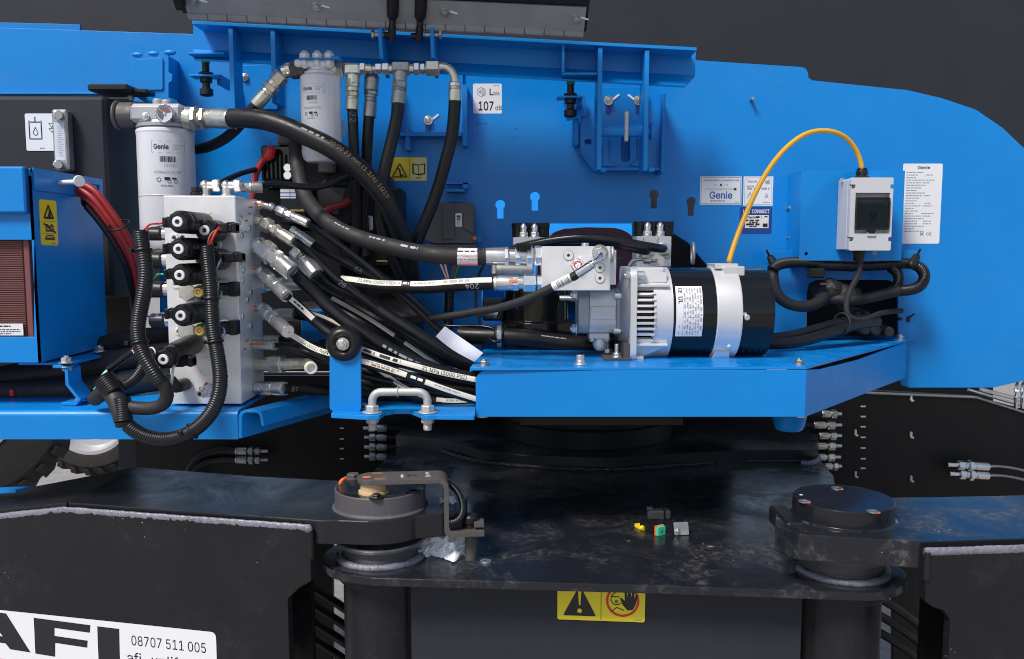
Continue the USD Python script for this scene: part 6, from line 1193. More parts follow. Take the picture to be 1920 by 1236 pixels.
# blue cone under the tray
c = P(1480, 784, 1.74); t = Thing('blue_cone', 'short blue tapered stop hanging under the tray above a dark hole', 'stop')
t.part('cone', lathe(V(c[0], c[1], zb_), -EZ, [(0, .038), (.036, .030), (.042, .027), (.044, .024), (.044, .012), (.02, .012), (.02, 0)], 30), 'blue_paint'); t.done()
# under-tray slew gear housing
t = Thing('slew_housing', 'black housing in the shade between the tray and the curved plate', 'housing')
t.part('drum', lathe(V(P(1130, 0, 2.1)[0], 2.58, ZU + .001), EZ, [(0, 0), (0, .26), (.05, .26), (.06, .27), (zb_ - ZU - .015, .27), (zb_ - ZU - .015, 0)], 64), 'black_paint')
a, b = P(975, 803, 1.78), P(1270, 787, 1.78); t.part('lip', box(a[0], b[0], 1.72, 1.80, zb_ - .030, zb_ - .007), 'black_paint')
t.done()
ROW[0] = 700
# base plate with roller bracket and U bolt
zp_ = P(750, 778, 1.60)[2]
t = Thing('roller_bracket', 'blue upright bracket with base plate left of the tray', 'bracket')
bp = [PZ(x, y, zp_) for x, y in ((620, 776), (690, 780), (712, 779), (722, 772), (740, 769), (770, 769), (785, 775), (800, 780), (818, 779), (890, 780))]
back = [PZ(x, y, zp_) for x, y in ((890, 762), (770, 757), (690, 762), (622, 768))]
t.part('base_plate', FZ(zp_).poly(rounded(Py([tuple(a[:2]) for a in bp] + [(a[0], a[1] + .12) for a in back]), .004), .008, -.008), 'blue_paint')
Yu = 1.635
up_ = Py([(P(a, b, Yu)[0], P(a, b, Yu)[2]) for a, b in ((618, 640), (676, 640), (677, 767), (674, 772), (624, 772), (618, 766))]); up_ = rounded(up_, .006)
hole = [(637, 670), (654, 670), (654, 676), (637, 676)]
t.part('upright', Fr((0, Yu, 0)).poly(up_.difference(Py([(P(a, b, Yu)[0], P(a, b, Yu)[2]) for a, b in hole])), .008, -.008), 'blue_paint')
t.part('back_shade', plate_y([(634, 667), (657, 667), (657, 679), (634, 679)], Yu + .02, .003), 'black_paint')
t.part('bolt', bolt(V(P(681, 0, Yu + .02)[0], Yu + .03, zp_), EZ, .007), 'zinc')
t.done()
t = Thing('rubber_roller', 'black rubber hose roller with a steel bolt on the blue upright', 'roller'); c = P(643, 645, Yu - .005)
t.part('tyre', lathe(c + V(0, .018, 0), fwd, [(-.0170, .0), (-.017, .026), (-.012, .032), (-.002, .0345), (.010, .0350), (.018, .0325), (.024, .0270), (.0255, .0215), (.024, .0175), (.020, .0150), (.018, .012), (.018, 0)], 56, sharp=40), 'rubber')
c2 = c + V(0, -.0005, 0); t.part('washer', lathe(c2, fwd, [(0, .0125), (.002, .0122), (.0022, 0)], 24), 'zinc'); t.part('nut', hexa(c2 + fwd * .002, c2 + fwd * .010, .0105), 'zinc'); t.part('bolt_end', rod(c2 + fwd * .010, c2 + fwd * .016, .0055, 16, .001), 'zinc'); t.done()
t = Thing('u_bolt', 'galvanised U bolt with four nuts clamped through the blue base plate', 'U bolt'); Yq = 1.62
x0_, x1_, ztop, zlo = P(697, 0, Yq)[0], P(801, 0, Yq)[0], P(0, 735, Yq)[2], P(0, 806, Yq)[2]; rr = .0078; rc = .018
arcp = [V(x0_, Yq, zlo), V(x0_, Yq, zp_ + .01), V(x0_, Yq, ztop - rc)] + [V(x0_ + rc - rc * math.cos(a), Yq, ztop - rc + rc * math.sin(a)) for a in np.linspace(.2, math.pi / 2, 6)] + [V(x1_ - rc + rc * math.sin(a), Yq, ztop - rc + rc * math.cos(a)) for a in np.linspace(0, math.pi / 2 - .2, 6)] + [V(x1_, Yq, ztop - rc), V(x1_, Yq, zp_ + .01), V(x1_, Yq, zlo)]
t.part('rod', Curve(arcp, step=.003, straight=True).tube(rr, 16), 'galvanised')
for x in (x0_, x1_):
    p = V(x, Yq, zp_); t.part('washer', rod(p + EZ * .0004, p + EZ * .0030, .0185, 24, .0008), 'galvanised'); t.part('nut', hexa(p + EZ * .003, p + EZ * .015, .0132), 'galvanised'); t.part('nut', hexa(p - EZ * .0085, p - EZ * .020, .0125), 'galvanised')
    th = cat([torus(p - EZ * (.021 + .0022 * j), EZ, rr + .0002, .0007, 16, 6) for j in range(5)]); t.part('thread', th, 'galvanised')
t.part('link', torus(V((x0_ + x1_) / 2 - .004, Yq, ztop), V(1, 0, 0), rr + .001, .0015, 20, 8), 'galvanised'); t.done()
ROW[0] = 610
# blue block and odds and ends among the hoses
single('blue_block', cat(box(P(566, 0, 1.95)[0], P(600, 0, 1.95)[0], 1.94, 2.05, P(0, 640, 1.95)[2], P(0, 584, 1.95)[2], .003), box(P(572, 0, 1.94)[0], P(640, 0, 1.94)[0], 1.90, 1.94, P(0, 633, 1.94)[2], P(0, 616, 1.94)[2], .003)), 'blue_paint', 'small bright blue block half hidden behind the hoses near the roller', 'block')
t = Thing('paper_tag', 'blank white paper tag stuck out between the hoses and the tray corner', 'tag'); 
pg = np.array([[P(834 + 72 * u - 17 * v, 612 + 50 * u + 19 * v + 3 * math.sin(u * 4) * v, 1.69 + .02 * u - .004 * math.sin(v * 2.5) + .004 * math.sin(u * 5)) for v in np.linspace(0, 1, 8)] for u in np.linspace(0, 1, 14)]).reshape(-1, 3)
i_, j_ = np.meshgrid(np.arange(13), np.arange(7), indexing='ij'); a_ = i_ * 8 + j_; fc = np.concatenate([np.stack([a_, a_ + 8, a_ + 9], -1).reshape(-1, 3), np.stack([a_, a_ + 9, a_ + 1], -1).reshape(-1, 3)])
t.part('sheet', TM(pg, fc), 'paper'); t.done()
ROW[0] = 310
t = Thing('motor_controller', 'ribbed black motor controller with red boot terminal among the dark hoses', 'controller'); ym = 2.04
t.part('body', box(P(490, 0, ym)[0], P(552, 0, ym)[0], ym, ym + .12, P(0, 340, ym)[2], P(0, 272, ym)[2], .004), 'gloss_black')
for x in range(493, 538, 8): t.part('fin', box(P(x, 0, ym)[0], P(x + 4.5, 0, ym)[0], ym - .012, ym - .0005, P(0, 336, ym)[2], P(0, 290, ym)[2], .001), 'gloss_black')
for y in (316, 330): t.part('terminal', rod(P(543, y, ym), P(543, y, ym) - V(0, .02, 0), .011, 20, .002), 'chrome')
t.part('bus_bar', box(P(533, 0, ym)[0], P(538, 0, ym)[0], ym - .012, ym - .0005, P(0, 336, ym)[2], P(0, 310, ym)[2], .001), 'chrome')
t.part('cover', box(P(522, 0, ym)[0], P(552, 0, ym)[0], ym - .006, ym + .1, P(0, 272, ym)[2], P(0, 250, ym)[2], .004), 'module_grey')
t.part('base', box(P(484, 0, ym)[0], P(552, 0, ym)[0], ym - .01, ym + .12, P(0, 346, ym)[2], P(0, 341, ym)[2], .002), 'zinc_dull')
t.part('red_boot', hull(np.vstack([ball(P(508, 283, ym - .03), .012, 1).vertices, ball(P(506, 292, ym - .03), .011, 1).vertices, ball(P(496, 298, ym - .03), .008, 1).vertices])), 'bright_red')
t.part('red_cable', Curve([P(498, 296, ym - .03), P(486, 312, ym - .035), P(478, 335, ym - .035), P(474, 365, ym - .04), P(476, 400, ym - .02)]).tube(.0078, 12), 'red_cable'); t.done()
ROW[0] = 385
t = Thing('relay', 'black relay with blue and white label half hidden behind the hoses', 'relay'); ym = 2.02
t.part('body', box(P(524, 0, ym)[0], P(575, 0, ym)[0], ym, ym + .08, P(0, 420, ym)[2], P(0, 346, ym)[2], .004), 'black_plastic'); i = t.part('blue_label', Fr(P(526, 372, ym - .0006)).poly(sg.box(0, 0, .036, .021), .0004), 'white_print')
fr = Fr(P(526, 372, ym - .0012)); t.part('label_line', cat(fr.rect(0, .004, .036, .0055), fr.rect(0, .012, .036, .0140), fr.rect(.022, 0, .023, .021)), 'blue_print', under=i); t.part('brass_strip', box(P(546, 0, ym)[0], P(572, 0, ym)[0], ym - .01, ym - .0005, P(0, 397, ym)[2], P(0, 394, ym)[2]), 'brass'); t.done()
ROW[0] = 340
t = Thing('power_pack', 'big black power pack filling the dark space behind the tangle of hoses', 'power pack'); ym = 2.10
t.part('housing', box(P(470, 0, ym)[0], P(752, 0, ym)[0], ym, YP - .002, P(0, 690, ym)[2], P(0, 352, ym)[2], .006), 'black_paint'); t.part('tank', cat(rod(P(560, 610, ym - .04), P(790, 610, ym - .04), .062, 36, .006)), 'black_paint'); t.part('lower_box', box(P(480, 0, ym - .06)[0], P(640, 0, ym - .06)[0], ym - .06, ym - .001, P(0, 690, ym)[2], P(0, 430, ym)[2], .006), 'black_paint'); t.part('upper_box', box(P(560, 0, ym)[0], P(655, 0, ym)[0], ym - .03, YP - .002, P(0, 353, ym)[2], P(0, 300, ym)[2], .005), 'black_paint')
for x in (600, 700): t.part('strap', cat(lathe(P(x, 610, ym - .04), V(1, 0, 0), [(0, .0632), (.014, .0632)], 36)), 'rubber')
t.done()
t = Thing('round_motor', 'big dark round motor with grey end face behind the vertical hoses', 'motor'); ym = 2.08
t.part('body', rod(P(628, 372, ym), P(628, 372, ym) + V(0, .10, 0), .075, 40, .006), 'black_paint'); t.part('end_face', rod(P(632, 366, ym - .001), P(632, 366, ym - .003), .046, 36, .001), 'module_grey'); t.part('bracket', box(P(604, 0, ym)[0], P(634, 0, ym)[0], ym - .04, ym - .02, P(0, 327, ym)[2], P(0, 305, ym)[2], .003), 'module_grey')
t.part('red_boot', Curve([P(604, 404, ym - .03), P(620, 390, ym - .035), P(640, 384, ym - .035), P(655, 376, ym - .03)]).tube(.009, 12), 'red_cable'); t.done()
ROW[0] = 430
t = Thing('motor_controller', 'second black controller with white clip and label right of the round motor', 'controller'); ym = 2.12
t.part('body', box(P(660, 0, ym)[0], P(735, 0, ym)[0], ym, ym + .05, P(0, 520, ym)[2], P(0, 330, ym)[2], .004), 'black_plastic'); fr, w, h = px_frame(692, 446, 724, 456, 2.05); t.part('bracket', box(P(686, 0, 2.06)[0], P(734, 0, 2.06)[0], 2.053, ym, P(0, 500, 2.06)[2], P(0, 445, 2.06)[2], .004), 'black_plastic'); i = t.part('blue_label', fr.poly(sg.box(0, 0, w, h), .0005), 'white_print'); t.part('label_line', fr.rect(0, 0, w, h * .3, .0007), 'blue_print', under=i)
t.part('clip', cat(box(P(690, 0, 2.05)[0], P(700, 0, 2.05)[0], 2.04, 2.05, P(0, 432, 2.05)[2], P(0, 405, 2.05)[2], .003)), 'white_print'); t.part('brass_strip', box(P(706, 0, 2.04)[0], P(738, 0, 2.04)[0], 2.03, 2.04, P(0, 491, 2.04)[2], P(0, 488, 2.04)[2]), 'brass'); t.part('serial_tag', box(P(645, 0, 2.07)[0], P(651, 0, 2.07)[0], 2.06, 2.065, P(0, 255, 2.07)[2], P(0, 228, 2.07)[2], .001), 'white_print'); t.done()
ROW[0] = 430
# grey control module on the bulkhead
YC = 2.10; t = Thing('control_module', 'dark grey control module with orange hand writing on the bulkhead', 'control unit')
cp = Py([(P(a, b, YC)[0], P(a, b, YC)[2]) for a, b in ((797, 382), (888, 380), (889, 440), (893, 444), (891, 456), (812, 456), (797, 450))])
t.part('body', Fr((0, YC, 0)).poly(rounded(cp, .003), .07, -.07), 'module_grey')
t.part('raised_strip', Fr((0, YC, 0)).poly(Py([(P(a, b, YC)[0], P(a, b, YC)[2]) for a, b in ((830, 381), (852, 381), (852, 448), (831, 448))]), .004, 0), 'module_grey')
t.part('raised_panel', Fr((0, YC, 0)).poly(Py([(P(a, b, YC)[0], P(a, b, YC)[2]) for a, b in ((869, 401), (887, 392), (888, 439), (869, 428))]), .004, 0), 'module_grey')
t.part('connector', box(P(795, 0, YC)[0], P(893, 0, YC)[0], YC + .004, YC + .06, P(0, 470, YC)[2], P(0, 457, YC)[2], .002), 'module_grey')
fr, w, h = px_frame(854, 400, 866, 425, YC - .0005); i = t.part('serial_sticker', fr.poly(rrect(0, 0, w, h, .002), .0004), 'white_print'); t.part('print', barcode(fr, w * .2, h * .12, w * .8, h * .88, 12, up=True), 'grey_print', under=i)
fr = Fr(P(808, 468, YC + .003)); t.part('hand_writing', fr.text('BR 135', 0, .002, .009, .0002, w=.075), 'orange_faded')
t.part('lug', rod(P(896, 449, YC + .02), P(896, 449, YC + .06), .009, 16, .002), 'blue_paint'); t.part('orange_mark', rod(P(890, 447, YC - .0), P(890, 447, YC - .006), .005, 12, .001), 'orange_mark'); t.done()
for j, (x0, x1, m, nm) in enumerate(((822, 838, 'white_wire', 'white'), (826, 840, 'red_cable', 'red'), (832, 841, 'white_wire', 'second white'), (853, 846, 'burgundy', 'violet'), (858, 848, 'burgundy', 'brown'), (864, 852, 'green_plastic', 'green'))):
    single('wire', Curve([P(x0, 468, 2.12), P(x0 + 2, 490, 2.10), P((x0 + x1) / 2, 505, 2.10), P(x1, 524, 2.10), P(843, 540, 2.10)]).tube(.0024, 8), m, f'{nm} wire fanning down from the control module', 'wire')
single('corrugated_conduit', corrugated([P(843, 532, 2.10), P(842, 580, 2.10), P(838, 640, 2.09), P(830, 690, 2.08)], .0115)[1], 'conduit_plastic', 'black conduit dropping under the control module wires', 'conduit')
single('cable', Curve([P(912, 490, 2.06), P(901, 508, 2.06), P(894, 530, 2.06), P(892, 560, 2.03), P(900, 605, 1.98), P(925, 640, 1.92), P(940, 640, 1.92)]).tube(.0032, 10), 'gloss_rubber', 'thin black cable looping left of the slew motor', 'cable')
single('cable', Curve([P(820, 606, 1.98), P(860, 612, 1.97), P(905, 612, 1.95), P(930, 620, 1.94)]).tube(.0032, 10), 'gloss_rubber', 'thin black cable lying across towards the hose clamp', 'cable')
ROW[0] = 560
# ------------------------------------------------------------------ slew motor group behind the pump
t = Thing('slew_motor', 'black slew motor standing in the arched opening behind the pump', 'motor'); ys = 2.06
c = P(1005, 640, ys); t.part('body', lathe(V(c[0], ys, c[2] - .05), EZ, [(0, .0), (0, .085), (.10, .085), (.105, .078), (.19, .076), (.195, 0)], 44), 'gloss_black')
t.part('flange', box(P(945, 0, ys)[0], P(1075, 0, ys)[0], ys - .07, ys + .05, P(0, 660, ys)[2], P(0, 600, ys)[2], .005), 'gloss_black')
t.part('shoulder', box(P(905, 0, ys)[0], P(945, 0, ys)[0], ys - .03, ys + .05, P(0, 600, ys)[2], P(0, 560, ys)[2], .004), 'black_paint')
t.part('small_drum', cat(rod(P(930, 508, 1.98), P(1000, 508, 1.98), .021, 28, .002), hexa(P(922, 508, 1.98), P(931, 508, 1.98), .020)), 'zinc_dull')
t.part('arch_rim', Curve([P(1050, 560, 2.0), P(1090, 563, 1.99), P(1120, 575, 1.98)]).tube(.008, 12), 'zinc_dull'); t.done()
ROW[0] = 460
def valve_head(label, x0, x1, y0, y1, ytop, Y, hoses):
    t = Thing('directional_valve', label, 'valve', 'pair of valve heads behind the generator'); a, b = P(x0, y1, Y), P(x1, y0, Y); w = b[0] - a[0]
    t.part('block', box(a[0], b[0], Y, Y + .07, a[2], b[2], .0012), 'aluminium')
    zc = b[2]; zt = P(x0, ytop, Y + .03)[2]
    for j in range(3):
        xx = a[0] + w * (.12 + .38 * j) + .006; t.part('coil', cat(rod(V(xx, Y + .045, zc), V(xx, Y + .045, zt), .0165, 24, .002), rod(V(xx, Y + .045, zt - .012), V(xx, Y + .045, zt + .001), .0178, 8, .001)), 'black_plastic')
    for j in range(2):
        xx = a[0] + w * (.34 + .36 * j); p = V(xx, Y + .016, zc); t.part('adapter', cat(rod(p, p + EZ * .004, .012, 18, .001), hexa(p + EZ * .004, p + EZ * .013, .0105), rod(p + EZ * .012, p + EZ * .023, .0078, 18, .001), lathe(p + EZ * .022, EZ, [(0, .0088), (.003, .0088), (.010, .0045), (.010, 0)], 18)), 'zinc')
    for x, y in hoses: q = P(x, y, Y); t.part('port_ring', lathe(q, fwd, [(0, .016), (.003, .016), (.005, .012), (.005, 0)], 24), 'zinc')
    return t
t = valve_head('left aluminium valve head with two adapters, behind the pump block', 962, 1020, 445, 490, 419, 2.0, ()); t.done()
Yv = 1.99
t = valve_head('right aluminium valve head with two adapters, above the generator front', 1193, 1259, 443, 500, 416, Yv, ((1245, 467), (1213, 472)))
for x, y in ((1204, 480), (1251, 480)): q = P(x, y, Yv); i = t.part('cap_screw', lathe(q, fwd, [(0, .0085), (.003, .008), (.003, .0045), (.001, .0042), (.001, 0)], 20), 'zinc_dull')
t.part('scratch', Fr(P(1207, 452, Yv - .0003)).poly(stroke([(0, .006), (-.003, -.004)], .0012).union(stroke([(.034, .006), (.031, -.004)], .0012)), .0002), 'black_print'); t.done()
t = Thing('elbow_pipe', 'small brassy elbow pipe at the foot of the right valve head', 'pipe'); t.part('nut', hexa(P(1206, 488, 1.97), P(1220, 488, 1.97), .0085), 'zinc_warm'); t.part('tube', Curve([P(1230, 488, 1.985), P(1220, 488, 1.97), P(1200, 486, 1.965), P(1186, 490, 1.965), P(1180, 500, 1.965)]).tube(.0045, 12), 'zinc_warm'); t.done()
hose('black hose arching from the right valve head to the pump block top, upper one', [(1244, 466, 1.965), (1225, 464, 1.93), (1180, 455, 1.92), (1120, 446, 1.92), (1060, 448, 1.93), (1000, 458, 1.95), (955, 470, 1.97)], .0100, 'gloss_rubber')
hose('second black hose arching from the right valve head, lower one', [(1213, 471, 1.965), (1195, 468, 1.94), (1140, 456, 1.935), (1080, 452, 1.945), (1010, 460, 1.965)], .0095, 'gloss_rubber')
t = Thing('ribbed_cap', 'black finned plastic cap just above the upper pump fitting', 'cap'); t.part('cap', box(P(966, 0, 1.74)[0], P(996, 0, 1.74)[0], 1.73, 1.77, P(0, 468, 1.74)[2], P(0, 456, 1.74)[2], .003), 'black_plastic')
for j in range(6): x = P(968 + 5 * j, 0, 1.73)[0]; t.part('fin', box(x, x + .003, 1.724, 1.7298, P(0, 467, 1.73)[2], P(0, 456, 1.73)[2]), 'black_plastic')
t.done()
t = Thing('slew_ring', 'burgundy curved casting seen through the arched opening', 'casting'); t.part('casting', plate_y([(1005, 560), (1010, 480), (1030, 442), (1050, 430), (1100, 426), (1160, 428), (1185, 440), (1200, 480), (1200, 560)], 2.42, .2, r=.03), 'burgundy'); t.part('dark_side', plate_y([(1188, 415), (1350, 415), (1380, 660), (1195, 660)], 2.50, .04), 'black_paint'); t.part('lower_side', plate_y([(880, 600), (1380, 600), (1380, 760), (880, 760)], 2.55, .04), 'black_paint'); t.done()
t = Thing('lifting_eye', 'slim steel ring standing behind the generator beside the arch', 'ring'); tt_ = torus(P(1299, 475, 2.02), V(1, -.11, 0), .024, .0035, 36, 10); t.part('ring', tt_, 'galvanised'); t.done()
ROW[0] = 500
# ------------------------------------------------------------------ pump block and pump
YK = 1.72; t = Thing('pump_block', 'bare aluminium port block with round plugs on top of the pump', 'block')
a, b = P(1016, 545, YK), P(1145, 462, YK); t.part('block', box(a[0], b[0], YK, YK + .085, a[2], b[2], .0012), 'aluminium'); t.part('rear_block', box(b[0] - .03, b[0] + .022, YK + .0855, YK + .16, a[2] + .008, b[2] - .008, .0012), 'aluminium')
for x, y, r in ((1066, 479, .0100), (1125, 502, .0098), (1125, 522, .0098)):
    q = P(x, y, YK); i = t.part('port_plug', lathe(q, fwd, [(0, r), (.001, r), (.0016, r * .95), (.0016, r * .35), (.0004, r * .33), (.0004, 0)], 28), 'white_print' if False else 'aluminium'); t.part('plug_rim', lathe(q, fwd, [(.0002, r * 1.04), (.0014, r * 1.04), (.0014, r * 1.0)], 28), 'module_grey', under=i); t.part('hex_socket', hexa(q + fwd * .0005, q + fwd * .0019, r * .28), 'black_print', under=i)
q = P(1083, 497, YK); i = t.part('red_ring_port', cat(hexa(q, q + fwd * .006, .0150, a0=.0), lathe(q + fwd * .006, fwd, [(0, .011), (.003, .0105), (.003, .0045), (.0022, .0040), (.0022, 0)], 28)), 'zinc'); t.part('red_ring', torus(q + fwd * .0095, fwd, .0072, .0012, 28, 8), 'bright_red', under=i)
q = P(1125, 474, YK); t.part('port_boss', lathe(q, fwd, [(0, .0165), (.002, .0160), (.002, 0)], 28), 'zinc_dull')
q = P(1097, 461, YK + .03); t.part('top_plug', rod(q, q + EZ * .006, .008, 18, .001), 'zinc'); q = V(b[0] + .021, YK + .10, P(0, 487, YK)[2]); t.part('side_stud', cat(rod(q, q + V(.012, 0, 0), .005, 14, .001)), 'black_plastic'); q = V(b[0] + .0, YK + .035, P(0, 478, YK)[2]); t.part('eye_ring', torus(q + V(.012, .04, 0), V(1, -.02, 0), .014, .0035, 28, 10), 'galvanised'); t.done()
ROW[0] = 585
YG = 1.86; GC = P(1200, 585, YG); gx = lambda px: P(px, 585, YG)[0]; gz = GC[2]
AX = V(1, 0, 0); GO = V(0, YG, gz)
kG = K(YG)
t = Thing('gear_pump', 'cast aluminium gear pump flanged to the generator', 'pump')
def xl(px0, prof, n=40): return lathe(V(gx(px0), YG, gz), AX, prof, n)
def xhull(x0, x1, hy, hz, b, dz=0): return Fr(V(gx(x0), YG, gz + dz), V(0, 1, 0), EZ).poly(rrect(-hy, -hz, hy, hz, b * 1.6, 8), gx(x1) - gx(x0), 0, 40)
t.part('end_cover', cat(xhull(1082, 1101, .043, .046, .014, .001), ), 'cast_grey')
t.part('body', cat(xhull(1102, 1151, .044, .047, .016, .002)), 'cast_aluminium'); t.part('rib_line', cat(box(gx(1104), gx(1150), YG - .0470, YG - .0435, gz - .013, gz + .015, .001)), 'cast_aluminium'); t.part('flange', cat(xhull(1151.5, 1170, .047, .050, .014, .001), xhull(1158, 1163, .0480, .014, .004)), 'cast_grey')
for y in (551, 613): 
    p = V(gx(1079), YG - .043, P(0, y, YG)[2]); t.part('bolt', bolt(p, -AX, .010), 'zinc'); p2 = V(gx(1146), YG - .045, P(0, y + (2 if y < 580 else 4), YG)[2]); t.part('cap_screw', rod(p2, p2 + AX * .016, .0078, 18, .001), 'zinc')
p = V(gx(1123), YG - .012, gz - .046); t.part('elbow', cat(box(p[0] - .024, p[0] + .020, p[1] - .022, p[1] + .02, p[2] - .010, p[2] + .002, .002), lathe(p - EZ * .008, V(.1, -.25, -1), [(0, .016), (.018, .0155), (.026, .012), (.030, .006), (.031, 0)], 28)), 'cast_aluminium')
for d_ in (-.018, .015): t.part('bolt', bolt(p + V(d_, -.018, -.008), -EZ, .006), 'zinc')
t.done()
# generator
t = Thing('generator', 'black and silver generator with slotted front bell and silver band', 'generator'); R = .0995
def sq(px0, px1, h, b): return box(gx(px0), gx(px1), YG - h, YG + h, gz - h, gz + h, b)
pl_ = Fr(V(gx(1171), YG, gz), V(0, 1, 0), EZ); pg_ = rounded(sg.box(-.098, -.098, .098, .098), .02)
t.part('square_flange', pl_.poly(pg_, .013, 0), 'cast_aluminium')
t.part('adapter', lathe(V(gx(1158), YG, gz), AX, [(0, 0), (0, .06), (.006, .07), (.0145, .084), (.0145, 0)], 40), 'cast_grey')
# front bell with real slots: upright ribs left standing between openings
ang_s = [math.asin(np.clip((gz - P(0, y, YG - .095)[2]) / .0985, -1, 1)) for y in np.linspace(541, 639, 10)]
def shell(x0, x1, r0, r1, a0, a1, n=6, m=3, th=.008):
    aa = np.linspace(a0, a1, n); v, f = [], []
    for r_, s_ in ((0, 1), (-th, -1)):
        for x, r in ((x0, r0), (x1, r1)): v += [(x, YG - (r + r_) * math.cos(a), gz - (r + r_) * math.sin(a)) for a in aa]
    A_ = lambda l, e, k: (l * 2 + e) * n + k; 
    for k in range(n - 1):
        f += [[A_(0, 0, k), A_(0, 1, k), A_(0, 1, k + 1)], [A_(0, 0, k), A_(0, 1, k + 1), A_(0, 0, k + 1)], [A_(1, 0, k), A_(1, 1, k + 1), A_(1, 1, k)], [A_(1, 0, k), A_(1, 0, k + 1), A_(1, 1, k + 1)]]
        for e in (0, 1): f += [[A_(0, e, k), A_(0, e, k + 1), A_(1, e, k + 1)], [A_(0, e, k), A_(1, e, k + 1), A_(1, e, k)]]
    for k in (0, n - 1): f += [[A_(0, 0, k), A_(1, 0, k), A_(1, 1, k)], [A_(0, 0, k), A_(1, 1, k), A_(0, 1, k)]]
    return trimesh.graph.smooth_shade(TM(v, f), angle=math.radians(30), facet_minarea=None)
gxs = lambda px: P(px, 585, YG - .09)[0]
X1, X2, X3, X4 = gx(1181), gxs(1192), gxs(1226), gxs(1262)
full0, full1 = -math.pi, math.pi
bell = [shell(X1, X2, R, R, full0, full1, 72), shell(X3, X4, R, R * .985, full0, full1, 72), shell(X2, X3, R, R, ang_s[-1] + .03, 2 * math.pi + ang_s[0] - .03, 60)]
for j in range(9):
    mid0, mid1 = ang_s[j], ang_s[j + 1]; w = (mid1 - mid0) * .36
    if j < 8 or True: bell.append(shell(X2, X3, R, R, mid1 - w / 2 - (.0 if j < 8 else 0), mid1 + w / 2, 4))
bell.append(shell(X2, X3, R, R, ang_s[0] - .06, ang_s[0] + .02, 4))
t.part('front_bell', cat(bell), 'cast_aluminium')
for j in range(9):
    a = ang_s[j + 1] - (ang_s[j + 1] - ang_s[j]) * .0; x = gxs(1225)
    t.part('slot_rib', hull([V(x - .004 + e * .008, YG - (R + .0005 + f_ * .003) * math.cos(a + g_ * .018), gz - (R + .0005 + f_ * .003) * math.sin(a + g_ * .018)) for e in (0, 1) for f_ in (0, 1) for g_ in (-1, 1)]), 'cast_aluminium')
t.part('fan_shade', lathe(V(X1, YG, gz), AX, [(0, .086), (X4 - X1, .086)], 48), 'black_print')
for s, (xa, xb) in ((1, (1183, 1252)), (-1, (1183, 1254))):
    z0 = gz + s * .072; t.part('bell_lug', hull([V(gx(xa), YG - .070, gz + s * .094), V(gx(xa), YG - .075, gz + s * .066), V(gxs(xb), YG - .070, gz + s * (.088 if s > 0 else .070)), V(gxs(xb), YG - .074, gz + s * .068), V(gx(xa), YG - .02, gz + s * .098), V(gxs(xb), YG - .02, gz + s * .092), V(gx(xa), YG - .02, gz + s * .06), V(gxs(xb), YG - .02, gz + s * .06)]), 'cast_aluminium')
t.part('top_lug', box(gx(1180), gxs(1250), YG - .06, YG + .05, gz + .088, gz + .098, .003), 'cast_aluminium'); t.part('side_ledge', cat(box(gxs(1188), gxs(1255), YG - .088, YG - .055, gz + .058, gz + .064, .001), box(gxs(1186), gxs(1254), YG - .088, YG - .055, gz - .066, gz - .060, .001)), 'cast_aluminium')
for y in (514, 664):
    p = V(gx(1171), YG - .080, P(0, y, YG)[2]); t.part('bolt', bolt(p, -AX, .0085), 'zinc'); t.part('bolt_end', rod(p + AX * .014, p + AX * .030, .0085, 18, .001), 'zinc')
t.part('barrel', lathe(V(X4, YG, gz), AX, [(-.002, 0), (-.002, R * .965), (0, R * .97), (gxs(1352) - X4, R * .97), (gxs(1352) - X4, 0)], 72), 'gloss_black')
xa, xb = gxs(1344), gxs(1391)
t.part('silver_band', lathe(V(xa, YG, gz), AX, [(0, R * .9), (0, R * .985), (.002, R * 1.0), (.012, R * 1.005), (xb - xa - .004, R * 1.02), (xb - xa, R * 1.01), (xb - xa, R * .9)], 72), 'cast_aluminium'); t.part('band_foot', cat(hull([V(gxs(1344), YG - .055, gz - .094), V(gxs(1378), YG - .055, gz - .094), V(gxs(1344), YG + .055, gz - .094), V(gxs(1378), YG + .055, gz - .094), V(gxs(1350), YG - .07, gz - .078), V(gxs(1374), YG - .07, gz - .078), V(gxs(1344), YG - .05, gz - .1035), V(gxs(1376), YG - .05, gz - .1035), V(gxs(1344), YG + .05, gz - .1035)]), ball(V(gxs(1372), YG - .073, gz - .066), .007, 1)), 'cast_aluminium')
t.part('terminal_box', cat(box(gx(1330), gx(1372), YG - .045, YG + .03, gz + .095, gz + .106, .001), box(gx(1343), gx(1382), YG - .055, YG + .03, gz + .080, gz + .1005, .002)), 'cast_aluminium')
t.part('rear_cap', lathe(V(xb, YG, gz), AX, [(-.001, 0), (-.001, R * .955), (.001, R * .965), (gxs(1447) - xb, R * .965), (gxs(1452) - xb, R * .95), (gxs(1454) - xb, R * .90), (gxs(1454) - xb, 0)], 72), 'gloss_black')
a = .02; p = V(gxs(1399), YG - R * .962, gz - .004); t.part('cap_screw', cat(rod(p, p - V(0, .005, 0), .0062, 20, .001), box(p[0] - .010, p[0], p[1] - .002, p[1] + .002, p[2] + .004, p[2] + .010, .001)), 'zinc')
for x in (1402, 1414, 1426, 1436):
    xx = gxs(x); aa = .92; ps = [V(xx + e * .0035, YG - (R * .966 + .0006) * math.cos(aa + d), gz - (R * .966 + .0006) * math.sin(aa + d)) for e in (0, 1) for d in (-.09, .09)]; t.part('rear_slot', quad(ps[0], ps[1], ps[3], ps[2]), 'black_print')
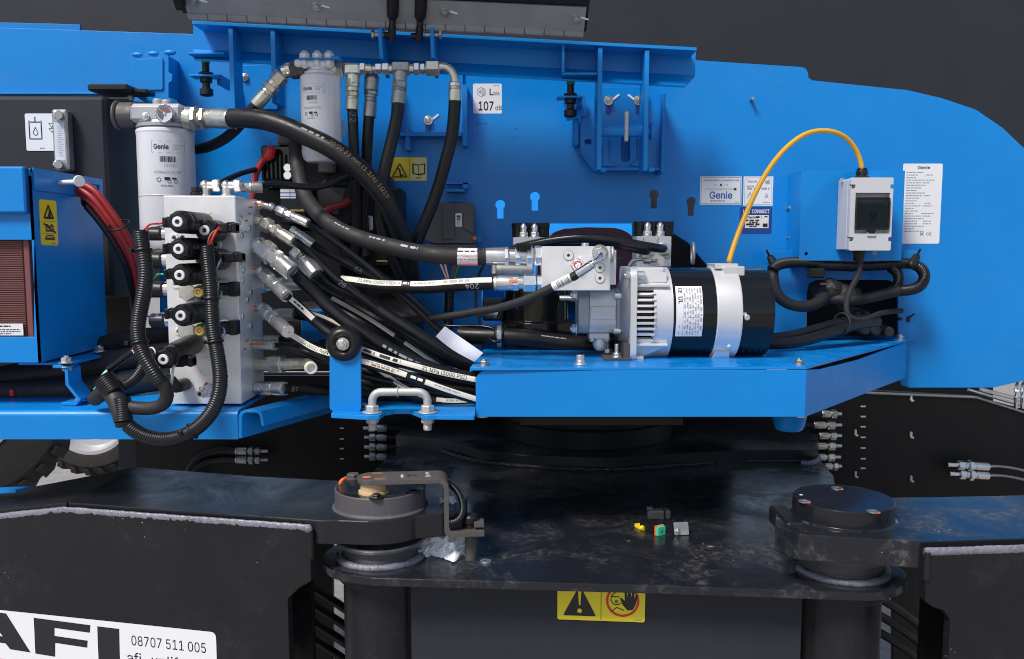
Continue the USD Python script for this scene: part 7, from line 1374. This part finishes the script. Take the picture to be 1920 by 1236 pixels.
# data plate rolled on the barrel
rl = R * .97 + .0006; lx0, lx1 = gxs(1267), gxs(1317); la = lambda y: math.asin(np.clip((gz - P(0, y, YG - .09)[2]) / rl, -1, 1)); a0, a1 = la(537), la(631)
i = t.part('data_plate', shell(lx0, lx1, rl, rl, a0, a1, 16, th=.0006), 'white_print', label='white rating plate with sideways small print')
rows = []
for j in range(7):
    xx = lx0 + (lx1 - lx0) * (.30 + .10 * j); a_ = a0 + .06
    while a_ < a1 - .1:
        L_ = rng.uniform(.02, .12); rows.append((xx, xx + .0022 * (1 + (j == 6) * .5), a_, min(a_ + L_, a1 - .06))); a_ += L_ + rng.uniform(.03, .10)
ms = []
for x0, x1, b0, b1 in rows:
    r_ = rl + .0004; ms.append(quad(*[V(x, YG - r_ * math.cos(b), gz - r_ * math.sin(b)) for x, b in ((x0, b0), (x1, b0), (x1, b1), (x0, b1))]))
t.part('print', cat(ms), 'grey_print', under=i); ms = []
for j in range(9): 
    xx = lx0 + (lx1 - lx0) * (.25 + .10 * j); r_ = rl + .0003; ms += [shell(xx, xx + .0004, r_, r_, a0 + .16, a1 - .03, 8, th=.0001)] if j < 7 else []
for b in np.linspace(a0 + .3, a1 - .04, 5): ms.append(quad(*[V(x, YG - (rl + .0004) * math.cos(bb), gz - (rl + .0004) * math.sin(bb)) for x, bb in ((lx0 + .014, b), (lx1 - .004, b), (lx1 - .004, b + .004), (lx0 + .014, b + .004))]))
t.part('table_lines', cat(ms), 'grey_print', under=i)
fr = Fr(V(lx0 + .006, YG - rl * math.cos(.1) - .002, gz), V(0, 0, -1), V(1, 0, 0))
def rolltext(s, x, ang, hh):
    m = meshkit.text_mesh(s, hh, .0001, True); v = np.array(m.vertices); bb = ang - v[:, 0] / rl * -1; return TM(np.stack([x + v[:, 1] * 1.0, YG - (rl + .0004) * np.cos(bb), gz - (rl + .0004) * np.sin(bb)], 1), m.faces)
t.part('mark', cat(rolltext('CE', lx0 + .006, a0 + .05, .007), rolltext('UL', lx0 + .005, a0 + .25, .009)), 'black_print', under=i)
bbox = [quad(*[V(x, YG - (rl + .0004) * math.cos(b), gz - (rl + .0004) * math.sin(b)) for x, b in q]) for q in ([(lx0 + .007, a1 - .26), (lx0 + .0077, a1 - .26), (lx0 + .0077, a1 - .05), (lx0 + .007, a1 - .05)], [(lx0 + .014, a1 - .26), (lx0 + .0147, a1 - .26), (lx0 + .0147, a1 - .05), (lx0 + .014, a1 - .05)])]; t.part('mark', cat(bbox), 'black_print', under=i)
# foot bracket
t.part('foot_plate', cat(hull([V(gx(1160), YG - .095, gz - .060), V(gx(1172), YG - .095, gz - .060), V(gx(1160), YG - .095, zt_ + .003), V(gx(1172), YG - .095, zt_ + .003), V(gx(1160), YG + .08, gz - .06), V(gx(1172), YG + .08, gz - .06), V(gx(1160), YG + .08, zt_ + .003), V(gx(1172), YG + .08, zt_ + .003)]), box(gx(1124), gx(1174), YG - .100, YG + .085, zt_ + .0005, zt_ + .0045, .001)), 'rusty_steel')
for y_, x in ((-.085, 1148), (-.01, 1139)): p = V(gx(x), YG + y_, zt_ + .005); t.part('stud', cat(bolt(p, EZ, .0085), rod(p + EZ * .01, p + EZ * .028, .0042, 12, .001)), 'zinc')
t.done()
# thick black hose low behind the pump, with clamp
hose('thick black hose running low behind the pump to the clamp', [(860, 628, 1.97), (905, 630, 1.96), (960, 632, 1.95), (1040, 640, 1.95), (1110, 648, 1.95), (1180, 652, 1.96)], .0205, 'rubber', extra=[('dash', .48, .62, -.6, .003, 'grey_print')])
t = Thing('hose_clamp', 'black and silver band clamp around the low thick hose', 'clamp'); q = P(936, 631, 1.953); t.part('rubber_band', rod(q - AX * .011, q + AX * .011, .0255, 28, .002), 'black_plastic'); t.part('steel_band', lathe(q - AX * .005 + V(0, 0, 0), AX, [(0, .0258), (.010, .0258)], 28), 'zinc'); t.part('screw', box(q[0] - .006, q[0] + .006, q[1] - .034, q[1] - .022, q[2] + .004, q[2] + .014, .001), 'zinc'); t.done()
single('spring_sleeve', corrugated([P(896, 586, 2.0), P(915, 586, 1.99), P(935, 590, 1.98)], .011, .006, .2)[1], 'zinc_dull', 'steel spring sleeve left of the slew motor', 'spring')
single('blue_side_panel', plate_y([(905, 500), (985, 470), (985, 600), (905, 600)], 2.46, .01), 'blue_paint', 'bright blue inner plate in the left end of the arched opening', 'panel')
ROW[0] = 405
# ------------------------------------------------------------------ breaker box and its plate
YQ = 2.10
t = Thing('breaker_plate', 'blue square mounting plate standing off the bulkhead behind the breaker box', 'plate'); a, b = P(1498, 489, YQ), P(1697, 320, YQ)
hc = P(1512, 476, YQ); pg_ = sg.box(a[0], a[2], b[0], b[2]).difference(sg.Point(hc[0], hc[2]).buffer(.0042))
t.part('plate', Fr((0, YQ, 0)).poly(pg_, .004, -.004), 'blue_paint'); t.part('left_return', box(a[0], a[0] + .004, YQ + .0042, YP - .001, a[2], b[2]), 'blue_paint'); t.part('right_return', box(b[0] - .004, b[0], YQ + .0042, YP - .001, a[2], b[2]), 'blue_paint')
t.part('clip_bar', box(P(1434, 0, YQ + .05)[0], P(1722, 0, YQ + .05)[0], YQ + .05, YQ + .055, P(0, 494, YQ + .05)[2], P(0, 470, YQ + .05)[2], .001), 'blue_paint'); t.done()
YX = 2.02
t = Thing('breaker_box', 'pale grey plastic breaker box with smoked window', 'box'); a, b = P(1591, 470, YX), P(1676, 333, YX)
back_ = box(a[0] - .0, b[0] - .0, YX + .018, YQ - .0005, a[2] + .0015, b[2] - .0015, .002); t.part('back_shell', back_, 'box_grey')
w, h = b[0] - a[0], b[2] - a[2]; ff = Fr((a[0], YX, a[2]))
wn = sg.box(w * .12, h * .235, w * .93, h * .79)
cov = rrect(0, 0, w, h, .004).difference(wn)
for yy in (.13, .85): 
    for xx in (0, w * .93): cov = cov.difference(rrect(xx - .01 if xx == 0 else xx, h * yy, xx + .011 if xx == 0 else xx + .02, h * (yy + .055) , .002))
t.part('front_cover', ff.poly(cov, .016, -.016), 'box_grey')
for yy in (.155, .875): t.part('screw', rod(ff.at(.004, h * yy, -.016), ff.at(.004, h * yy, -.010), .0042, 14, .0008), 'zinc')
t.part('inner_frame', ff.poly(wn, .002, -.0175), 'box_grey')
i = t.part('breaker', ff.poly(sg.box(w * .16, h * .27, w * .88, h * .70), .006, -.0155), 'cast_grey'); t.part('switch', cat(ff.poly(sg.box(w * .50, h * .47, w * .68, h * .53), .004, -.0095), ff.poly(sg.box(w * .54, h * .40, w * .62, h * .47), .004, -.0095)), 'black_plastic', under=i)
t.part('print', lines(Fr(ff.at(w * .25, h * .42, -.0090)), [(0, w * .2, .004, .003), (0, w * .15, .010, .003)]), 'grey_print', under=i)
wi = rrect(w * .125, h * .285, w * .925, h * .73, .005); i = t.part('smoked_window', ff.poly(wi, .005, -.003), 'smoked_window'); t.part('window_rim', ff.poly(wi.difference(wi.buffer(-.0035)), .003, .0022), 'black_plastic', under=i)
t.part('latch', ff.poly(sg.box(w * .44, h * .235, w * .60, h * .285), .008, -.004), 'black_plastic'); t.part('latch_base', ff.poly(sg.box(w * .42, h * .20, w * .62, h * .245), .003, .0003), 'box_grey'); 
for x, y in ((w * -.03, h * .985), (w * .82, -.006)): t.part('mount_ear', ff.poly(ring2(x, y, .0045, .0018), .003, -.05), 'box_grey')
for n_, y0, y1, s in (('upper', 333, 313, 1), ('lower', 470, 495, -1)):
    p = V(P(1613, 0, 2.055)[0], 2.055, b[2] if s > 0 else a[2]); i = t.part('cable_gland', cat(hexa(p, p + EZ * s * .006, .0165), lathe(p + EZ * s * .006, EZ * s, [(0, .0125), (.014, .0125), (.019, .010), (.019, 0)], 20), hexa(p + EZ * s * .008, p + EZ * s * .018, .0142)), 'black_plastic')
t.done()
gl_ = V(P(1613, 0, 2.055)[0], 2.055, b[2] + .018)
single('yellow_cable', Curve([gl_, P(1609, 290, 2.05), P(1590, 262, 2.04), P(1560, 247, 2.02), P(1525, 247, 2.0), P(1490, 264, 1.97), P(1450, 305, 1.94), P(1415, 365, 1.91), P(1385, 435, 1.88), P(1367, 490, 1.85)]).tube(.0056, 14), 'yellow_cable', 'yellow cable arching from the breaker box to the generator', 'cable')
single('grey_cable', Curve([V(gl_[0], 2.055, a[2] - .018), P(1611, 510, 2.05), P(1599, 535, 2.05), P(1588, 565, 2.04), P(1590, 590, 2.03), P(1608, 600, 2.03), P(1632, 595, 2.05), P(1650, 588, 2.09), P(1690, 583, 2.16)]).tube(.0068, 12), 'wrapped_rubber', 'dark grey cable hanging from the bottom of the breaker box', 'cable')
ROW[0] = 500
# harness
def harness(label, pts, r, corr=False, m=None):
    if corr: single('cable_harness', corrugated([P(*q) for q in pts], r)[1], m or 'conduit_plastic', label, 'cable harness')
    else: single('cable_harness', Curve([P(*q) for q in pts]).tube(r, 14), m or 'wrapped_rubber', label, 'cable harness')
harness('black corrugated harness hooked around the right end of the breaker plate', [(1530, 497, 2.12), (1600, 498, 2.12), (1660, 496, 2.12), (1700, 494, 2.11), (1722, 500, 2.10), (1733, 516, 2.10), (1727, 534, 2.10), (1708, 543, 2.10), (1685, 545, 2.10)], .0132, True)
harness('black taped harness running left from the harness hook to the dark clump', [(1690, 545, 2.10), (1655, 552, 2.11), (1620, 560, 2.11), (1580, 562, 2.11), (1545, 556, 2.13), (1530, 540, 2.16)], 0.0138)
harness('black corrugated harness along the lower edge of the breaker plate', [(1448, 506, 2.08), (1462, 496, 2.09), (1500, 492, 2.11), (1550, 495, 2.12), (1600, 500, 2.12)], .0128, True)
harness('black taped harness bowing down behind the generator cap', [(1450, 500, 2.10), (1450, 530, 2.08), (1462, 558, 2.07), (1490, 573, 2.07), (1520, 573, 2.08), (1540, 562, 2.10), (1552, 545, 2.13)], 0.0138)
harness('short corrugated piece under the right end of the breaker plate', [(1668, 502, 2.12), (1682, 512, 2.12), (1684, 530, 2.12), (1670, 546, 2.12)], .0125, True)
harness('upper thick black cable from the generator cap to the right', [(1440, 634, 1.93), (1480, 630, 1.95), (1520, 620, 1.98), (1580, 604, 2.03), (1640, 600, 2.08)], .0115, False, 'rubber')
harness('lower thick black cable from the generator cap to the right', [(1440, 644, 1.91), (1500, 640, 1.93), (1550, 626, 1.97), (1600, 610, 2.02), (1645, 604, 2.07)], .0130, False, 'rubber')
single('cable_tie', torus(P(1578, 608, 2.005), V(.9, .4, -.1), .026, .0028, 32, 8), 'wrapped_rubber', 'black cable tie loop around the two thick cables', 'cable tie')
for x, y, n_ in ((1437, 472, 'left'), (1726, 470, 'right')):
    s = 1 if n_ == 'left' else -1; t = Thing('harness_clip', f'{n_} black clip with cut tie tail holding the harness to the blue bar', 'clip', None); t.part('clip', hull(np.vstack([ball(P(x + s * 8, y + 12, 2.10), .009, 1).vertices, ball(P(x + s * 16, y + 26, 2.09), .012, 1).vertices])), 'black_plastic'); t.part('tie_tail', Curve([P(x, y - 3, 2.09), P(x + s * 8, y + 12, 2.10)]).tube(.0026, 8), 'black_plastic'); t.done()
t = Thing('plug_cluster', 'dark clump of plugs and taped joints in the opening under the breaker box', 'connectors'); 
for c0, r in (((1556, 545), .03), ((1580, 552), .026), ((1540, 560), .02), ((1600, 556), .022)): t.part('taped_joint', TM((lambda b_: b_.vertices + (meshkit.fbm(b_.vertices * 60, 3, 5) - .5)[:, None] * .012)(ball(P(*c0, 2.13), r, 3)), ball(P(*c0, 2.13), r, 3).faces), 'wrapped_rubber')
p = P(1525, 512, 2.10); t.part('plug', box(p[0] - .012, p[0] + .026, 2.09, 2.12, p[2] - .012, p[2] + .012, .003), 'black_plastic'); t.part('red_mark', box(P(1541, 0, 2.09)[0], P(1553, 0, 2.09)[0], 2.092, 2.10, P(0, 534, 2.09)[2], P(0, 531, 2.09)[2]), 'burgundy'); t.done()
for j, (x, y) in enumerate(((1620, 618), (1640, 620), (1664, 622), (1606, 588), (1622, 588))):
    r = .013 if j < 3 else .008; p = P(x, y, 2.13); single('cable_end', rod(p - V(0, .01, 0), p + V(.03, .2, .0), r, 16, .003), 'wrapped_rubber', 'end of a black cable disappearing into the opening, ' + ['left of three below', 'middle of three below', 'right of three below', 'left small one above', 'right small one above'][j], 'cable')
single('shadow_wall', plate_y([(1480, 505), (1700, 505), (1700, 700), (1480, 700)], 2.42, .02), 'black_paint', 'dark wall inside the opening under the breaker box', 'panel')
p = P(1703, 598, YP - .001); single('paint_damage', cat(box(p[0] - .004, p[0] + .003, p[1] - .004, p[1], p[2] - .008, p[2] + .006, .001), rod(p + V(.002, -.002, .004), p + V(.010, -.012, .014), .002, 8)), 'black_plastic', 'small black clip poking from the bulkhead right of the opening', 'clip')
